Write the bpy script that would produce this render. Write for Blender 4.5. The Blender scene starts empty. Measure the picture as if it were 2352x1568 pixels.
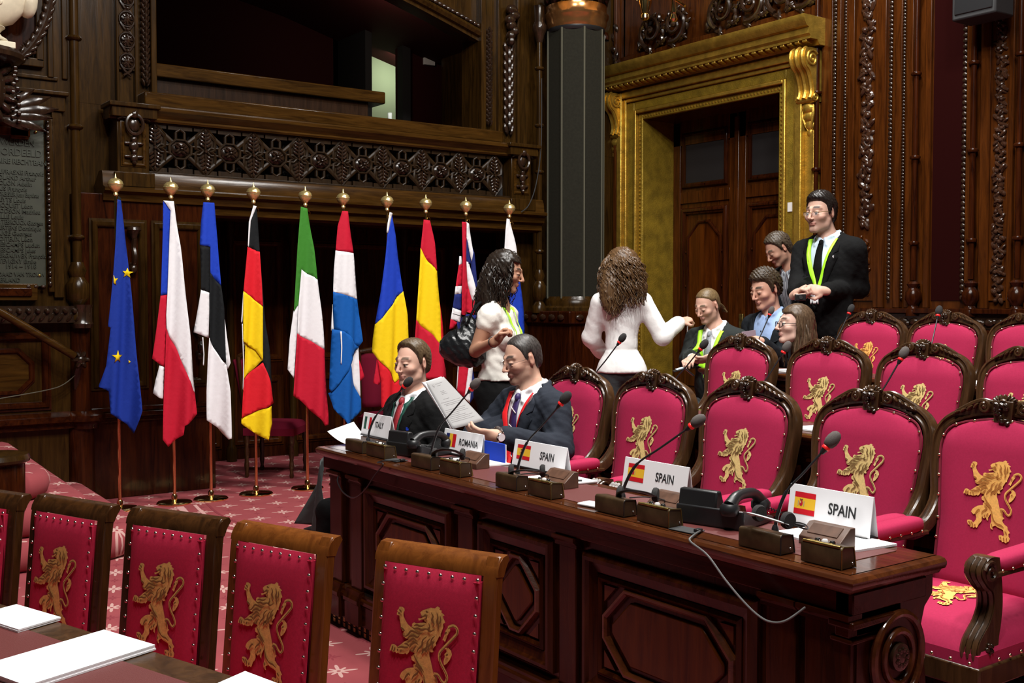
import bpy, bmesh, math, random
import numpy as np
from mathutils import Vector, Matrix, noise
from mathutils.geometry import delaunay_2d_cdt
from mathutils.bvhtree import BVHTree
random.seed(7)
SC = bpy.context.scene
COL = SC.collection
# ---------------------------------------------------------------- camera
# room axes: X = from the front desk towards the back rows, Y = towards the balcony wall, Z up
FPX, YAW, PITCH = 2480.0, math.radians(35.88), math.atan((784 - 690) / 2480.0)
CAM = Vector((0, 0, 1.5))
cd = bpy.data.cameras.new('camera'); cam = bpy.data.objects.new('camera', cd); COL.objects.link(cam)
cd.sensor_width = 36.0; cd.lens = 36.0 * FPX / 2352.0; cd.clip_start = 0.05
cam.location = CAM; cam.rotation_euler = (math.pi / 2 - PITCH, 0, -YAW)
SC.camera = cam
# ---------------------------------------------------------------- world, lamps, exposure
w = bpy.data.worlds.new('world'); SC.world = w; w.use_nodes = True
w.node_tree.nodes['Background'].inputs[0].default_value = (1.0, 0.93, 0.85, 1)
w.node_tree.nodes['Background'].inputs[1].default_value = 0.014
def ceiling_lamp(loc, watts, size, col=(1, 0.975, 0.935), aim=None):
    l = bpy.data.lights.new('ceiling_lamp', 'AREA'); l.shape = 'DISK'; l.size = size; l.energy = watts; l.color = col
    o = bpy.data.objects.new('ceiling_lamp', l); COL.objects.link(o); o.location = loc
    if aim is not None:
        o.rotation_euler = (Vector(aim) - Vector(loc)).to_track_quat('-Z', 'Y').to_euler()
    return o
for k in range(7):                                   # ring of lamps of the great chandelier over the hemicycle
    a = 2 * math.pi * k / 7
    ceiling_lamp((1.9 + 1.5 * math.cos(a), 1.6 + 1.5 * math.sin(a), 6.6), 122, 0.45, aim=(3.4 + .6 * math.cos(a), 3.2 + .6 * math.sin(a), 0))
ceiling_lamp((5.6, 4.4, 6.8), 300, 0.7)
ceiling_lamp((4.4, 5.8, 6.8), 70, 0.7)
SC.view_settings.view_transform = 'Standard'
SC.view_settings.look = 'None'
SC.view_settings.gamma = 1.0
SC.view_settings.use_curve_mapping = False
SC.view_settings.exposure = 0.0
# ---------------------------------------------------------------- helpers
_cy, _sy, _cp, _sp = math.cos(YAW), math.sin(YAW), math.cos(PITCH), math.sin(PITCH)
VR = Vector((_cy, -_sy, 0)); VF = Vector((_sy * _cp, _cy * _cp, -_sp)); VU = VR.cross(VF)
def ray(px, py): return VF + VR * ((px - 1176) / FPX) + VU * ((784 - py) / FPX)
def PX(px, py, X): r = ray(px, py); return CAM + r * (X / r.x)
def PY(px, py, Y): r = ray(px, py); return CAM + r * (Y / r.y)
def PZ(px, py, Z): r = ray(px, py); return CAM + r * ((Z - 1.5) / r.z)
def V(*a): return Vector(a)
def lerp(a, b, t): return a + (b - a) * t

MATS = {}
def _new(name):
    m = bpy.data.materials.new(name); m.use_nodes = True; MATS[name] = m
    nt = m.node_tree; return m, nt, nt.nodes['Principled BSDF']
def mat(name, col, rough=.5, metal=0., spec=.5, noise_amt=0., nscale=30., bump=0., bscale=200., sheen=0., coat=0., alpha=1., emit=None, trans=0., sss=0.):
    m, nt, b = _new(name)
    b.inputs['Base Color'].default_value = (*col, 1); b.inputs['Roughness'].default_value = rough
    b.inputs['Metallic'].default_value = metal; b.inputs['Specular IOR Level'].default_value = spec
    if sheen: b.inputs['Sheen Weight'].default_value = sheen; b.inputs['Sheen Roughness'].default_value = .4; b.inputs['Sheen Tint'].default_value = (min(1, col[0] * 1.6), min(1, col[1] * 2 + .1), min(1, col[2] * 2 + .1), 1)
    if coat: b.inputs['Coat Weight'].default_value = coat; b.inputs['Coat Roughness'].default_value = .12
    if trans: b.inputs['Transmission Weight'].default_value = trans
    if sss: b.inputs['Subsurface Weight'].default_value = sss; b.inputs['Subsurface Radius'].default_value = (.012, .005, .003); b.inputs['Subsurface Scale'].default_value = 1.0
    if alpha < 1: b.inputs['Alpha'].default_value = alpha
    if emit: b.inputs['Emission Color'].default_value = (*emit[:3], 1); b.inputs['Emission Strength'].default_value = emit[3]
    if noise_amt or bump:
        tc = nt.nodes.new('ShaderNodeTexCoord')
    if noise_amt:
        n = nt.nodes.new('ShaderNodeTexNoise'); n.inputs['Scale'].default_value = nscale; n.inputs['Detail'].default_value = 4
        nt.links.new(tc.outputs['Object'], n.inputs['Vector'])
        r = nt.nodes.new('ShaderNodeValToRGB'); r.color_ramp.elements[0].position = .3; r.color_ramp.elements[1].position = .7
        r.color_ramp.elements[0].color = (*[c * (1 - noise_amt) for c in col], 1); r.color_ramp.elements[1].color = (*[min(1, c * (1 + noise_amt)) for c in col], 1)
        nt.links.new(n.outputs['Fac'], r.inputs['Fac']); nt.links.new(r.outputs['Color'], b.inputs['Base Color'])
    if bump:
        n2 = nt.nodes.new('ShaderNodeTexNoise'); n2.inputs['Scale'].default_value = bscale; n2.inputs['Detail'].default_value = 3
        nt.links.new(tc.outputs['Object'], n2.inputs['Vector'])
        bp = nt.nodes.new('ShaderNodeBump'); bp.inputs['Strength'].default_value = bump; bp.inputs['Distance'].default_value = .02
        nt.links.new(n2.outputs['Fac'], bp.inputs['Height']); nt.links.new(bp.outputs['Normal'], b.inputs['Normal'])
    return m
def wood(name, c1, c2, rough=.3, axis=2, coat=.0, scale=9., spec=.35):
    m, nt, b = _new(name)
    tc = nt.nodes.new('ShaderNodeTexCoord'); mp = nt.nodes.new('ShaderNodeMapping')
    s = [scale] * 3; s[axis] = scale * .09; mp.inputs['Scale'].default_value = s
    nt.links.new(tc.outputs['Object'], mp.inputs['Vector'])
    n = nt.nodes.new('ShaderNodeTexNoise'); n.inputs['Scale'].default_value = 3.; n.inputs['Detail'].default_value = 6; n.inputs['Roughness'].default_value = .65; n.inputs['Distortion'].default_value = .8
    nt.links.new(mp.outputs['Vector'], n.inputs['Vector'])
    r = nt.nodes.new('ShaderNodeValToRGB'); r.color_ramp.elements[0].position = .32; r.color_ramp.elements[1].position = .7
    r.color_ramp.elements[0].color = (*c1, 1); r.color_ramp.elements[1].color = (*c2, 1)
    nt.links.new(n.outputs['Fac'], r.inputs['Fac']); nt.links.new(r.outputs['Color'], b.inputs['Base Color'])
    b.inputs['Roughness'].default_value = rough; b.inputs['Coat Weight'].default_value = coat; b.inputs['Coat Roughness'].default_value = .1; b.inputs['Specular IOR Level'].default_value = spec
    bp = nt.nodes.new('ShaderNodeBump'); bp.inputs['Strength'].default_value = .08; bp.inputs['Distance'].default_value = .01
    nt.links.new(n.outputs['Fac'], bp.inputs['Height']); nt.links.new(bp.outputs['Normal'], b.inputs['Normal'])
    return m
def vcol_mat(name, rough=.5, sss=.08, bump=0., bscale=120., spec=.4, attr='Col', aniso=None):
    m, nt, b = _new(name)
    a = nt.nodes.new('ShaderNodeVertexColor'); a.layer_name = attr
    nt.links.new(a.outputs['Color'], b.inputs['Base Color']); b.inputs['Roughness'].default_value = rough; b.inputs['Specular IOR Level'].default_value = spec
    if sss: b.inputs['Subsurface Weight'].default_value = sss; b.inputs['Subsurface Radius'].default_value = (.012, .005, .003); b.inputs['Subsurface Scale'].default_value = 1.0
    if bump:
        tc = nt.nodes.new('ShaderNodeTexCoord'); n2 = nt.nodes.new('ShaderNodeTexNoise'); n2.inputs['Scale'].default_value = bscale
        nt.links.new(tc.outputs['Object'], n2.inputs['Vector']); bp = nt.nodes.new('ShaderNodeBump'); bp.inputs['Strength'].default_value = bump; bp.inputs['Distance'].default_value = .01
        nt.links.new(n2.outputs['Fac'], bp.inputs['Height']); nt.links.new(bp.outputs['Normal'], b.inputs['Normal'])
    return m
wood('mahogany', (.009, .0018, .0006), (.042, .009, .0018), .2, spec=.2)
wood('mahogany_h', (.009, .0018, .0006), (.042, .009, .0018), .18, axis=1, spec=.2)
wood('mahogany_panel', (.022, .0045, .0006), (.085, .02, .0022), .18, scale=5, spec=.2)
wood('desk_top_wood', (.03, .008, .003), (.08, .022, .006), .14, axis=1, spec=.5)
wood('wall_wood', (.012, .0055, .0012), (.042, .019, .0036), .22, spec=.2)
wood('wall_wood_h', (.016, .0065, .0012), (.058, .025, .0042), .2, axis=0, spec=.2)
wood('wall_red', (.02, .005, .001), (.072, .019, .0028), .22, spec=.2)
wood('carved', (.011, .0055, .003), (.03, .014, .007), .22, spec=.5)
wood('carved_brown', (.022, .008, .004), (.05, .02, .009), .25, spec=.45)
wood('fret', (.009, .0045, .0018), (.024, .012, .004), .4, spec=.2)
wood('chair_dark', (.026, .012, .005), (.07, .032, .012), .26, spec=.5)
wood('chair_brown', (.018, .007, .0025), (.06, .022, .006), .2, spec=.5)
wood('chair_amber', (.08, .022, .004), (.17, .052, .009), .24, spec=.5)
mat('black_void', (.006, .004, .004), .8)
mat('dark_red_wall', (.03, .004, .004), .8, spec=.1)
mat('red_fabric', (.013, .0016, .0014), .95, spec=.03)
mat('gold', (.44, .27, .04), .38, .75, noise_amt=.25, nscale=14, bump=.12, bscale=60)
mat('gold_flat', (.25, .16, .014), .5, .5, noise_amt=.3, nscale=9, bump=.25, bscale=90)
mat('brass', (.85, .64, .28), .13, 1.)
mat('brass_old', (.28, .2, .06), .35, .9, noise_amt=.6, nscale=25)
mat('copper', (.42, .2, .07), .2, .85)
mat('pole_reflection', (.72, .33, .18), .22, 1.)
mat('velvet', (.335, .0145, .06), .85, sheen=.1, spec=.2, noise_amt=.07, nscale=160, bump=.1, bscale=900)
mat('velvet_near', (.38, .012, .042), .85, sheen=.08, spec=.2, noise_amt=.1, nscale=160, bump=.12, bscale=900)
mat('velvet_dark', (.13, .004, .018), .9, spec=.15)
mat('trim_red', (.16, .005, .02), .9)
mat('nail', (.75, .62, .36), .22, 1.)
mat('nail_steel', (.55, .5, .42), .25, 1.)
mat('emb_pale', (.68, .52, .2), .75, noise_amt=.15, nscale=120, bump=.15, bscale=700)
mat('emb_pale_dk', (.15, .085, .02), .85)
mat('emb_orange', (.78, .42, .1), .75, noise_amt=.15, nscale=120, bump=.15, bscale=700)
mat('emb_orange_dk', (.33, .12, .015), .85)
mat('emb_gold', (.62, .34, .09), .75, noise_amt=.18, nscale=120, bump=.15, bscale=700)
mat('emb_gold_dk', (.17, .07, .012), .85)
mat('paper', (.88, .88, .9), .75)
mat('paper_grey', (.62, .6, .59), .8)
mat('print_black', (.02, .02, .022), .8)
mat('print_grey', (.28, .27, .27), .8)
mat('leather_maroon', (.095, .018, .016), .5, bump=.15, bscale=400)
mat('black_plastic', (.012, .012, .013), .35)
mat('black_matte', (.015, .015, .016), .7)
mat('foam_grey', (.09, .075, .07), .95, bump=.4, bscale=900)
mat('foam_black', (.022, .02, .02), .95, bump=.4, bscale=900)
mat('led_red', (.7, .02, .02), .3, emit=(1, .02, .02, .15))
mat('unit_brown', (.055, .032, .015), .3, .3, noise_amt=.35, nscale=20)
mat('unit_wedge', (.085, .04, .024), .42, noise_amt=.25, nscale=30)
mat('steel', (.6, .6, .6), .2, 1.)
mat('grey_band', (.4, .43, .44), .4)
for n_, c_ in (('fl_blue', (.012, .045, .42)), ('fl_eu', (.009, .03, .25)), ('fl_red', (.6, .012, .022)), ('fl_red2', (.48, .01, .03)), ('fl_white', (.74, .73, .75)), ('fl_black', (.008, .009, .01)), ('fl_yellow', (.8, .56, .008)), ('fl_green', (.04, .19, .022)), ('fl_sky', (.006, .09, .36)), ('fl_navy', (.014, .022, .13))):
    mat(n_, c_, .75, spec=.15, bump=.1, bscale=25)
mat('brass_ball', (.85, .66, .27), .24, .8)
mat('column_grey', (.0165, .0155, .011), .85, spec=.08, noise_amt=.12, nscale=50)
mat('column_line', (.11, .105, .075), .5, .2)
mat('bronze_plaque', (.022, .024, .012), .55, .1, noise_amt=.2, nscale=8)
mat('bronze_text', (.03, .034, .022), .45, .3)
mat('marble', (.62, .55, .4), .5, noise_amt=.12, nscale=14)
mat('pale_wall', (.36, .4, .27), .9)
mat('lampglass', (.8, .62, .25), .3, emit=(1, .75, .3, .35))

def tag(o, label=None, cat=None, group=None, kind=None):
    if label: o['label'] = label
    if cat: o['category'] = cat
    if group: o['group'] = group
    if kind: o['kind'] = kind
    return o
def empty(name, loc=(0, 0, 0), rz=0., parent=None):
    o = bpy.data.objects.new(name, None); COL.objects.link(o); o.location = loc; o.rotation_euler = (0, 0, rz); o.empty_display_size = .1
    if parent: o.parent = parent
    return o
def copy_tree(o, parent=None):
    c = o.copy(); COL.objects.link(c); c.parent = parent
    for ch in o.children: copy_tree(ch, c)
    return c
def link_mesh(name, me, parent=None, mats=None):
    o = bpy.data.objects.new(name, me); COL.objects.link(o)
    if mats:
        for m in mats: me.materials.append(MATS[m])
    if parent: o.parent = parent
    return o

class MB:
    """collects shapes and links them as one mesh object"""
    def __init__(s): s.v = []; s.f = []; s.m = []; s.mi = 0
    def add(s, vs, fs, mi=None):
        n = len(s.v); s.v += [tuple(v) for v in vs]; s.f += [tuple(i + n for i in f) for f in fs]; s.m += [s.mi if mi is None else mi] * len(fs); return s
    def box(s, a, b, mi=None, M=None):
        x0, y0, z0 = a; x1, y1, z1 = b
        if x0 > x1: x0, x1 = x1, x0
        if y0 > y1: y0, y1 = y1, y0
        if z0 > z1: z0, z1 = z1, z0
        vs = [V(x, y, z) for z in (z0, z1) for y in (y0, y1) for x in (x0, x1)]
        if M: vs = [M @ v for v in vs]
        return s.add(vs, [(0, 2, 3, 1), (4, 5, 7, 6), (0, 1, 5, 4), (2, 6, 7, 3), (0, 4, 6, 2), (1, 3, 7, 5)], mi)
    def prism(s, poly, h0, h1, plane='xy', mi=None, M=None):
        """poly of 2D points extruded between h0 and h1 along the third axis"""
        n = len(poly)
        def mk(p, h): return V(p[0], p[1], h) if plane == 'xy' else (V(p[0], h, p[1]) if plane == 'xz' else V(h, p[0], p[1]))
        vs = [mk(p, h0) for p in poly] + [mk(p, h1) for p in poly]
        if M: vs = [M @ v for v in vs]
        fs = [tuple(range(n))[::-1], tuple(range(n, 2 * n))] + [(i, (i + 1) % n, n + (i + 1) % n, n + i) for i in range(n)]
        return s.add(vs, fs, mi)
    def lathe(s, prof, c=(0, 0, 0), n=16, mi=None, M=None, axis='z', cap=True, a0=0., a1=None):
        """prof: (r, h) pairs"""
        vs = []; fs = []; full = a1 is None; a1 = 2 * math.pi if full else a1; m = n if full else n + 1
        for r, h in prof:
            for k in range(m):
                a = a0 + (a1 - a0) * k / n; x, y = r * math.cos(a), r * math.sin(a)
                p = V(x, y, h) if axis == 'z' else (V(x, h, y) if axis == 'y' else V(h, x, y))
                p = p + V(*c)
                vs.append(M @ p if M else p)
        for i in range(len(prof) - 1):
            for k in range(n):
                k2 = (k + 1) % m
                fs.append((i * m + k, i * m + k2, (i + 1) * m + k2, (i + 1) * m + k))
        if cap and full:
            fs.append(tuple(range(m))[::-1]); fs.append(tuple((len(prof) - 1) * m + k for k in range(m)))
        return s.add(vs, fs, mi)
    def sphere(s, c, r, n=10, mm=6, mi=None, M=None, half=False):
        rr = (r, r, r) if not hasattr(r, '__len__') else r
        vs = []; fs = []; c = V(*c)
        lo = 0. if half else -math.pi / 2
        for i in range(mm + 1):
            t = lo + (math.pi / 2 - lo) * i / mm
            for k in range(n):
                a = 2 * math.pi * k / n
                p = V(rr[0] * math.cos(t) * math.cos(a), rr[1] * math.cos(t) * math.sin(a), rr[2] * math.sin(t))
                vs.append((M @ p if M else p) + c)
        for i in range(mm):
            for k in range(n): fs.append((i * n + k, i * n + (k + 1) % n, (i + 1) * n + (k + 1) % n, (i + 1) * n + k))
        return s.add(vs, fs, mi)
    def tube(s, pts, r, n=8, mi=None, cap=True, flat=1., up=None):
        """r: number or list; flat<1 squashes the section along the frame's second axis"""
        pts = [V(*p) for p in pts]; m = len(pts); rs = r if hasattr(r, '__len__') else [r] * m
        vs = []; fs = []; prev = None
        for i, p in enumerate(pts):
            t = (pts[min(i + 1, m - 1)] - pts[max(i - 1, 0)]).normalized()
            if up is not None: a = V(*up)
            elif prev is None: a = V(0, 0, 1) if abs(t.z) < .9 else V(1, 0, 0)
            else: a = prev
            x = (a - t * a.dot(t))
            if x.length < 1e-6: x = t.orthogonal()
            x.normalize(); y = t.cross(x); prev = x
            for k in range(n):
                an = 2 * math.pi * k / n
                vs.append(p + (x * math.cos(an) * flat + y * math.sin(an)) * rs[i])
        for i in range(m - 1):
            for k in range(n): fs.append((i * n + k, i * n + (k + 1) % n, (i + 1) * n + (k + 1) % n, (i + 1) * n + k))
        if cap: fs.append(tuple(range(n))[::-1]); fs.append(tuple((m - 1) * n + k for k in range(n)))
        return s.add(vs, fs, mi)
    def sweep(s, pts, prof, normals=None, mi=None, closed=False, cap=True):
        """sweep closed 2D profile (a along side, b along normal) on a path; normals: fixed vector or list"""
        pts = [V(*p) for p in pts]; m = len(pts); n = len(prof); vs = []; fs = []
        for i, p in enumerate(pts):
            d1 = (pts[i] - pts[i - 1]).normalized() if (closed or i > 0) else None; d2 = (pts[(i + 1) % m] - pts[i]).normalized() if (closed or i < m - 1) else None
            t = ((d1 or d2) + (d2 or d1)).normalized()
            nn = V(*(normals[i] if isinstance(normals, list) else normals)); nn = (nn - t * nn.dot(t)).normalized(); sd = t.cross(nn)
            # mitre scale
            k = 1.
            if 0 < i < m - 1 or closed:
                cs = max(.35, d1.dot(t)); k = 1 / cs
            for a, b in prof: vs.append(p + sd * a * k + nn * b)
        mm = m if closed else m - 1
        for i in range(mm):
            i2 = (i + 1) % m
            for k in range(n): fs.append((i * n + k, i * n + (k + 1) % n, i2 * n + (k + 1) % n, i2 * n + k))
        if cap and not closed: fs.append(tuple(range(n))[::-1]); fs.append(tuple((m - 1) * n + k for k in range(n)))
        return s.add(vs, fs, mi)
    def grid(s, fn, nu, nv, mi=None):
        vs = [fn(i / nu, j / nv) for j in range(nv + 1) for i in range(nu + 1)]
        fs = [(j * (nu + 1) + i, j * (nu + 1) + i + 1, (j + 1) * (nu + 1) + i + 1, (j + 1) * (nu + 1) + i) for j in range(nv) for i in range(nu)]
        return s.add(vs, fs, mi)
    def build(s, name, mats, parent=None, smooth=40, bevel=0., seg=2, solid=0.):
        me = bpy.data.meshes.new(name); me.from_pydata(s.v, [], s.f)
        mats = [mats] if isinstance(mats, str) else mats
        for m in mats: me.materials.append(MATS[m])
        me.polygons.foreach_set('material_index', s.m)
        bm = bmesh.new(); bm.from_mesh(me); bmesh.ops.recalc_face_normals(bm, faces=bm.faces); bm.to_mesh(me); bm.free()
        if smooth:
            me.polygons.foreach_set('use_smooth', [True] * len(me.polygons)); me.set_sharp_from_angle(angle=math.radians(smooth))
        me.update()
        o = bpy.data.objects.new(name, me); COL.objects.link(o)
        if parent: o.parent = parent
        if solid:
            md = o.modifiers.new('solid', 'SOLIDIFY'); md.thickness = solid; md.offset = 0
        if bevel:
            md = o.modifiers.new('bevel', 'BEVEL'); md.width = bevel; md.segments = seg; md.limit_method = 'ANGLE'; md.angle_limit = math.radians(40)
        return o
def sheet(mb, poly, fn, step, mi=0, holes=()):
    """fill a 2D outline with a fine mesh and lift it through fn(x, y) -> Vector"""
    pts = []
    n0 = len(poly)
    for i in range(n0):                                 # subdivide the outline
        a, b = poly[i], poly[(i + 1) % n0]; L = math.hypot(b[0] - a[0], b[1] - a[1]); k = max(1, int(L / step))
        for j in range(k): pts.append((lerp(a[0], b[0], j / k), lerp(a[1], b[1], j / k)))
    n = len(pts)
    xs = [p[0] for p in pts]; ys = [p[1] for p in pts]
    def inside(x, y):
        c = False; j = n - 1
        for i in range(n):
            if (pts[i][1] > y) != (pts[j][1] > y) and x < (pts[j][0] - pts[i][0]) * (y - pts[i][1]) / (pts[j][1] - pts[i][1]) + pts[i][0]: c = not c
            j = i
        return c
    ext = list(pts)
    y = min(ys) + step * .5; r = 0
    while y < max(ys):
        x = min(xs) + step * (.5 if r % 2 else .1)
        while x < max(xs):
            if inside(x, y) and min((x - p[0]) ** 2 + (y - p[1]) ** 2 for p in pts) > (step * .45) ** 2: ext.append((x, y))
            x += step
        y += step; r += 1
    vs, es, fs, *_ = delaunay_2d_cdt([Vector(p) for p in ext], [], [list(range(n))], 1, 1e-5)
    mb.add([fn(v.x, v.y) for v in vs], [tuple(f) for f in fs], mi)
def stroke(mb, pts, wd, fn, mi=0, taper=True):
    """a flat ribbon of width wd along 2D pts lifted through fn"""
    m = len(pts); vs = []; fs = []
    for i, p in enumerate(pts):
        a, b = pts[max(i - 1, 0)], pts[min(i + 1, m - 1)]; dx, dy = b[0] - a[0], b[1] - a[1]; L = math.hypot(dx, dy) or 1
        k = wd * .5 * ((.25 + .75 * math.sin(math.pi * min(1, max(0, i / (m - 1))))) if taper else 1)
        vs += [fn(p[0] - dy / L * k, p[1] + dx / L * k), fn(p[0] + dy / L * k, p[1] - dx / L * k)]
    for i in range(m - 1): fs.append((2 * i, 2 * i + 1, 2 * i + 3, 2 * i + 2))
    mb.add(vs, fs, mi)
def smooth_path(pts, sub=4):
    """Catmull-Rom through the points"""
    P = [Vector(p) for p in pts]; out = []
    for i in range(len(P) - 1):
        p0, p1, p2, p3 = P[max(i - 1, 0)], P[i], P[i + 1], P[min(i + 2, len(P) - 1)]
        for k in range(sub):
            t = k / sub
            out.append(.5 * ((2 * p1) + (p2 - p0) * t + (2 * p0 - 5 * p1 + 4 * p2 - p3) * t * t + (3 * p1 - p0 - 3 * p2 + p3) * t ** 3))
    out.append(P[-1]); return out
def text_obj(name, s, size, mat_name, parent, M, extrude=.0006, align='CENTER', bold=0., sx=1.):
    cu = bpy.data.curves.new(name, 'FONT'); cu.body = s; cu.size = size; cu.extrude = extrude; cu.align_x = align; cu.align_y = 'CENTER'; cu.offset = bold; cu.resolution_u = 3
    tmp = bpy.data.objects.new(name + '_c', cu); COL.objects.link(tmp)
    dg = bpy.context.evaluated_depsgraph_get(); me = bpy.data.meshes.new_from_object(tmp.evaluated_get(dg))
    bpy.data.objects.remove(tmp); bpy.data.curves.remove(cu)
    me.transform(Matrix.Diagonal((sx, 1, 1, 1))); me.transform(M); me.materials.clear(); me.materials.append(MATS[mat_name])
    o = bpy.data.objects.new(name, me); COL.objects.link(o)
    if parent: o.parent = parent
    return o
# ================================================================ THE ROOM
TIER = (.10, .225, .36, .49)                       # levels of the stepped rows
def struct(o, label=None):
    o['kind'] = 'structure'
    if label: o['label'] = label
    return o
def carpet_mat():
    m, nt, b = _new('carpet')
    N = nt.nodes.new; L = nt.links.new
    tc = N('ShaderNodeTexCoord')
    def math_(op, a, bb=None, c=None):
        n = N('ShaderNodeMath'); n.operation = op
        for i, x in enumerate((a, bb, c)):
            if x is None: continue
            if hasattr(x, 'default_value') or hasattr(x, 'is_linked'): L(x, n.inputs[i])
            else: n.inputs[i].default_value = x
        return n.outputs[0]
    sx = N('ShaderNodeSeparateXYZ'); mp = N('ShaderNodeMapping'); mp.inputs['Rotation'].default_value = (0, 0, .3)
    L(tc.outputs['Object'], mp.inputs['Vector']); L(mp.outputs['Vector'], sx.inputs[0])
    def stars(ox, oy, cell, rad, sharp):
        u = math_('SUBTRACT', math_('FRACT', math_('ADD', math_('DIVIDE', sx.outputs[0], cell), ox)), .5)
        v = math_('SUBTRACT', math_('FRACT', math_('ADD', math_('DIVIDE', sx.outputs[1], cell), oy)), .5)
        r = math_('SQRT', math_('ADD', math_('MULTIPLY', u, u), math_('MULTIPLY', v, v)))
        t = math_('ARCTAN2', v, u)
        c1 = math_('POWER', math_('ABSOLUTE', math_('COSINE', math_('MULTIPLY', t, 4.))), sharp)
        c2 = math_('ABSOLUTE', math_('COSINE', math_('MULTIPLY', t, 2.)))
        lim = math_('MULTIPLY', math_('ADD', .3, math_('MULTIPLY', c1, math_('ADD', .35, math_('MULTIPLY', c2, .45)))), rad)
        return math_('MULTIPLY', math_('LESS_THAN', r, lim), math_('GREATER_THAN', r, rad * .12))
    a = math_('MAXIMUM', stars(0., 0., .36, .2, 3.), stars(.5, .5, .36, .2, 3.))
    d = math_('MAXIMUM', stars(.5, 0., .36, .11, 2.), stars(0., .5, .36, .11, 2.))
    nz = N('ShaderNodeTexNoise'); nz.inputs['Scale'].default_value = 5; L(tc.outputs['Object'], nz.inputs['Vector'])
    mix = N('ShaderNodeMix'); mix.data_type = 'RGBA'; L(nz.outputs['Fac'], mix.inputs[0]); mix.inputs[6].default_value = (.22, .03, .038, 1); mix.inputs[7].default_value = (.3, .052, .058, 1)
    m2 = N('ShaderNodeMix'); m2.data_type = 'RGBA'; L(d, m2.inputs[0]); L(mix.outputs[2], m2.inputs[6]); m2.inputs[7].default_value = (.2, .02, .03, 1)
    m3 = N('ShaderNodeMix'); m3.data_type = 'RGBA'; L(a, m3.inputs[0]); L(m2.outputs[2], m3.inputs[6]); m3.inputs[7].default_value = (.5, .29, .26, 1)
    L(m3.outputs[2], b.inputs['Base Color']); b.inputs['Roughness'].default_value = .95
    n2 = N('ShaderNodeTexNoise'); n2.inputs['Scale'].default_value = 700; L(tc.outputs['Object'], n2.inputs['Vector'])
    bp = N('ShaderNodeBump'); bp.inputs['Strength'].default_value = .3; bp.inputs['Distance'].default_value = .01; L(n2.outputs['Fac'], bp.inputs['Height']); L(bp.outputs['Normal'], b.inputs['Normal'])
carpet_mat()
mat('carpet_line', (.55, .3, .28), .95); mat('carpet_dark', (.2, .02, .03), .95)
mb = MB(); mb.box((-3, -3, -.2), (9.5, 12, 0)); fl = struct(mb.build('floor', 'carpet', smooth=0), 'red carpeted floor with woven pale starbursts')
# woven border lines of the carpet, curving past the flags
for off, wd, mm in ((0, .05, 'carpet_line'), (.11, .025, 'carpet_line'), (.2, .02, 'carpet_dark')):
    mb = MB(); pts = [(2.62 + off, 7.75), (2.55 + off, 7.3), (2.56 + off, 6.9), (2.68 + off, 6.4), (2.62 + off, 5.9), (2.4 + off, 5.5), (2.35 + off, 4.9)]
    stroke(mb, smooth_path([(*p, 0) for p in pts], 6), wd, lambda x, y: V(x, y, .0012), taper=False)
    mb.build('border_line', mm, fl, smooth=0)
for k, (x0, x1, z, y1) in enumerate(((2.27, 3.55, TIER[0], 5.7), (3.5, 4.88, TIER[1], 6.6), (4.83, 6.2, TIER[2], 6.6), (6.15, 7.62, TIER[3], 8.75))):
    mb = MB(); mb.box((x0, -2.5, 0), (x1, y1, z)); mb.box((x0 - .02, -2.5, z - .03), (x0 + .05, y1, z), 1)
    struct(mb.build('floor_tier', ['carpet', 'mahogany'], smooth=0), 'carpeted step carrying one of the curved rows of seats')

# ---------------------------------------------------------------- back wall with the gilded door (plane X = 7.6)
XW = 7.6
def bead_strip(mb, x, y, z0, z1, r, mi=0, flat=.6, step=2.1):
    z = z0
    while z < z1: mb.sphere((x, y, z), (r * flat, r, r * 1.05), 7, 5, mi); z += r * step
def leafy_band(mb, x, y0, y1, z0, z1, seed, mi=0, dx=-.02):
    """carved running foliage in low relief, on a plane of constant x"""
    rnd = random.Random(seed); w = y1 - y0; z = z0; yc = (y0 + y1) / 2; s = 1
    while z < z1:
        for j in range(3):
            a = rnd.uniform(.3, 1.1) * s * (1 if j % 2 else -1)
            M = Matrix.Rotation(a, 3, 'X')
            mb.sphere((x + dx * rnd.uniform(.4, 1), yc + rnd.uniform(-.3, .3) * w, z + j * w * .2), (.02, w * rnd.uniform(.1, .16), w * rnd.uniform(.22, .34)), 7, 5, mi, M)
        mb.sphere((x + dx, yc + s * w * .12, z), (.026, w * .16, w * .16), 8, 5, mi)
        z += w * .62; s = -s
wb = MB(); wb.box((XW, 8.2 + .3, -.2), (XW + .25, 9.9, 6.5)); wb.box((XW, -3, -.2), (XW + .25, 6.15, 6.5)); wb.box((XW, 6.14, 3.6), (XW + .25, 8.52, 6.5))
wall_back = struct(wb.build('wall_back', 'wall_red', smooth=0), 'dark red panelled wood wall with carved vertical mouldings')
Z0, Z1 = 1.44, 6.3
def strip(name, y0, y1, dx, m='wall_red', z0=Z0, z1=Z1, bev=.006):
    mb = MB(); mb.box((XW - dx, y0, z0), (XW + .01, y1, z1)); return mb.build(name, m, wall_back, bevel=bev)
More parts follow.
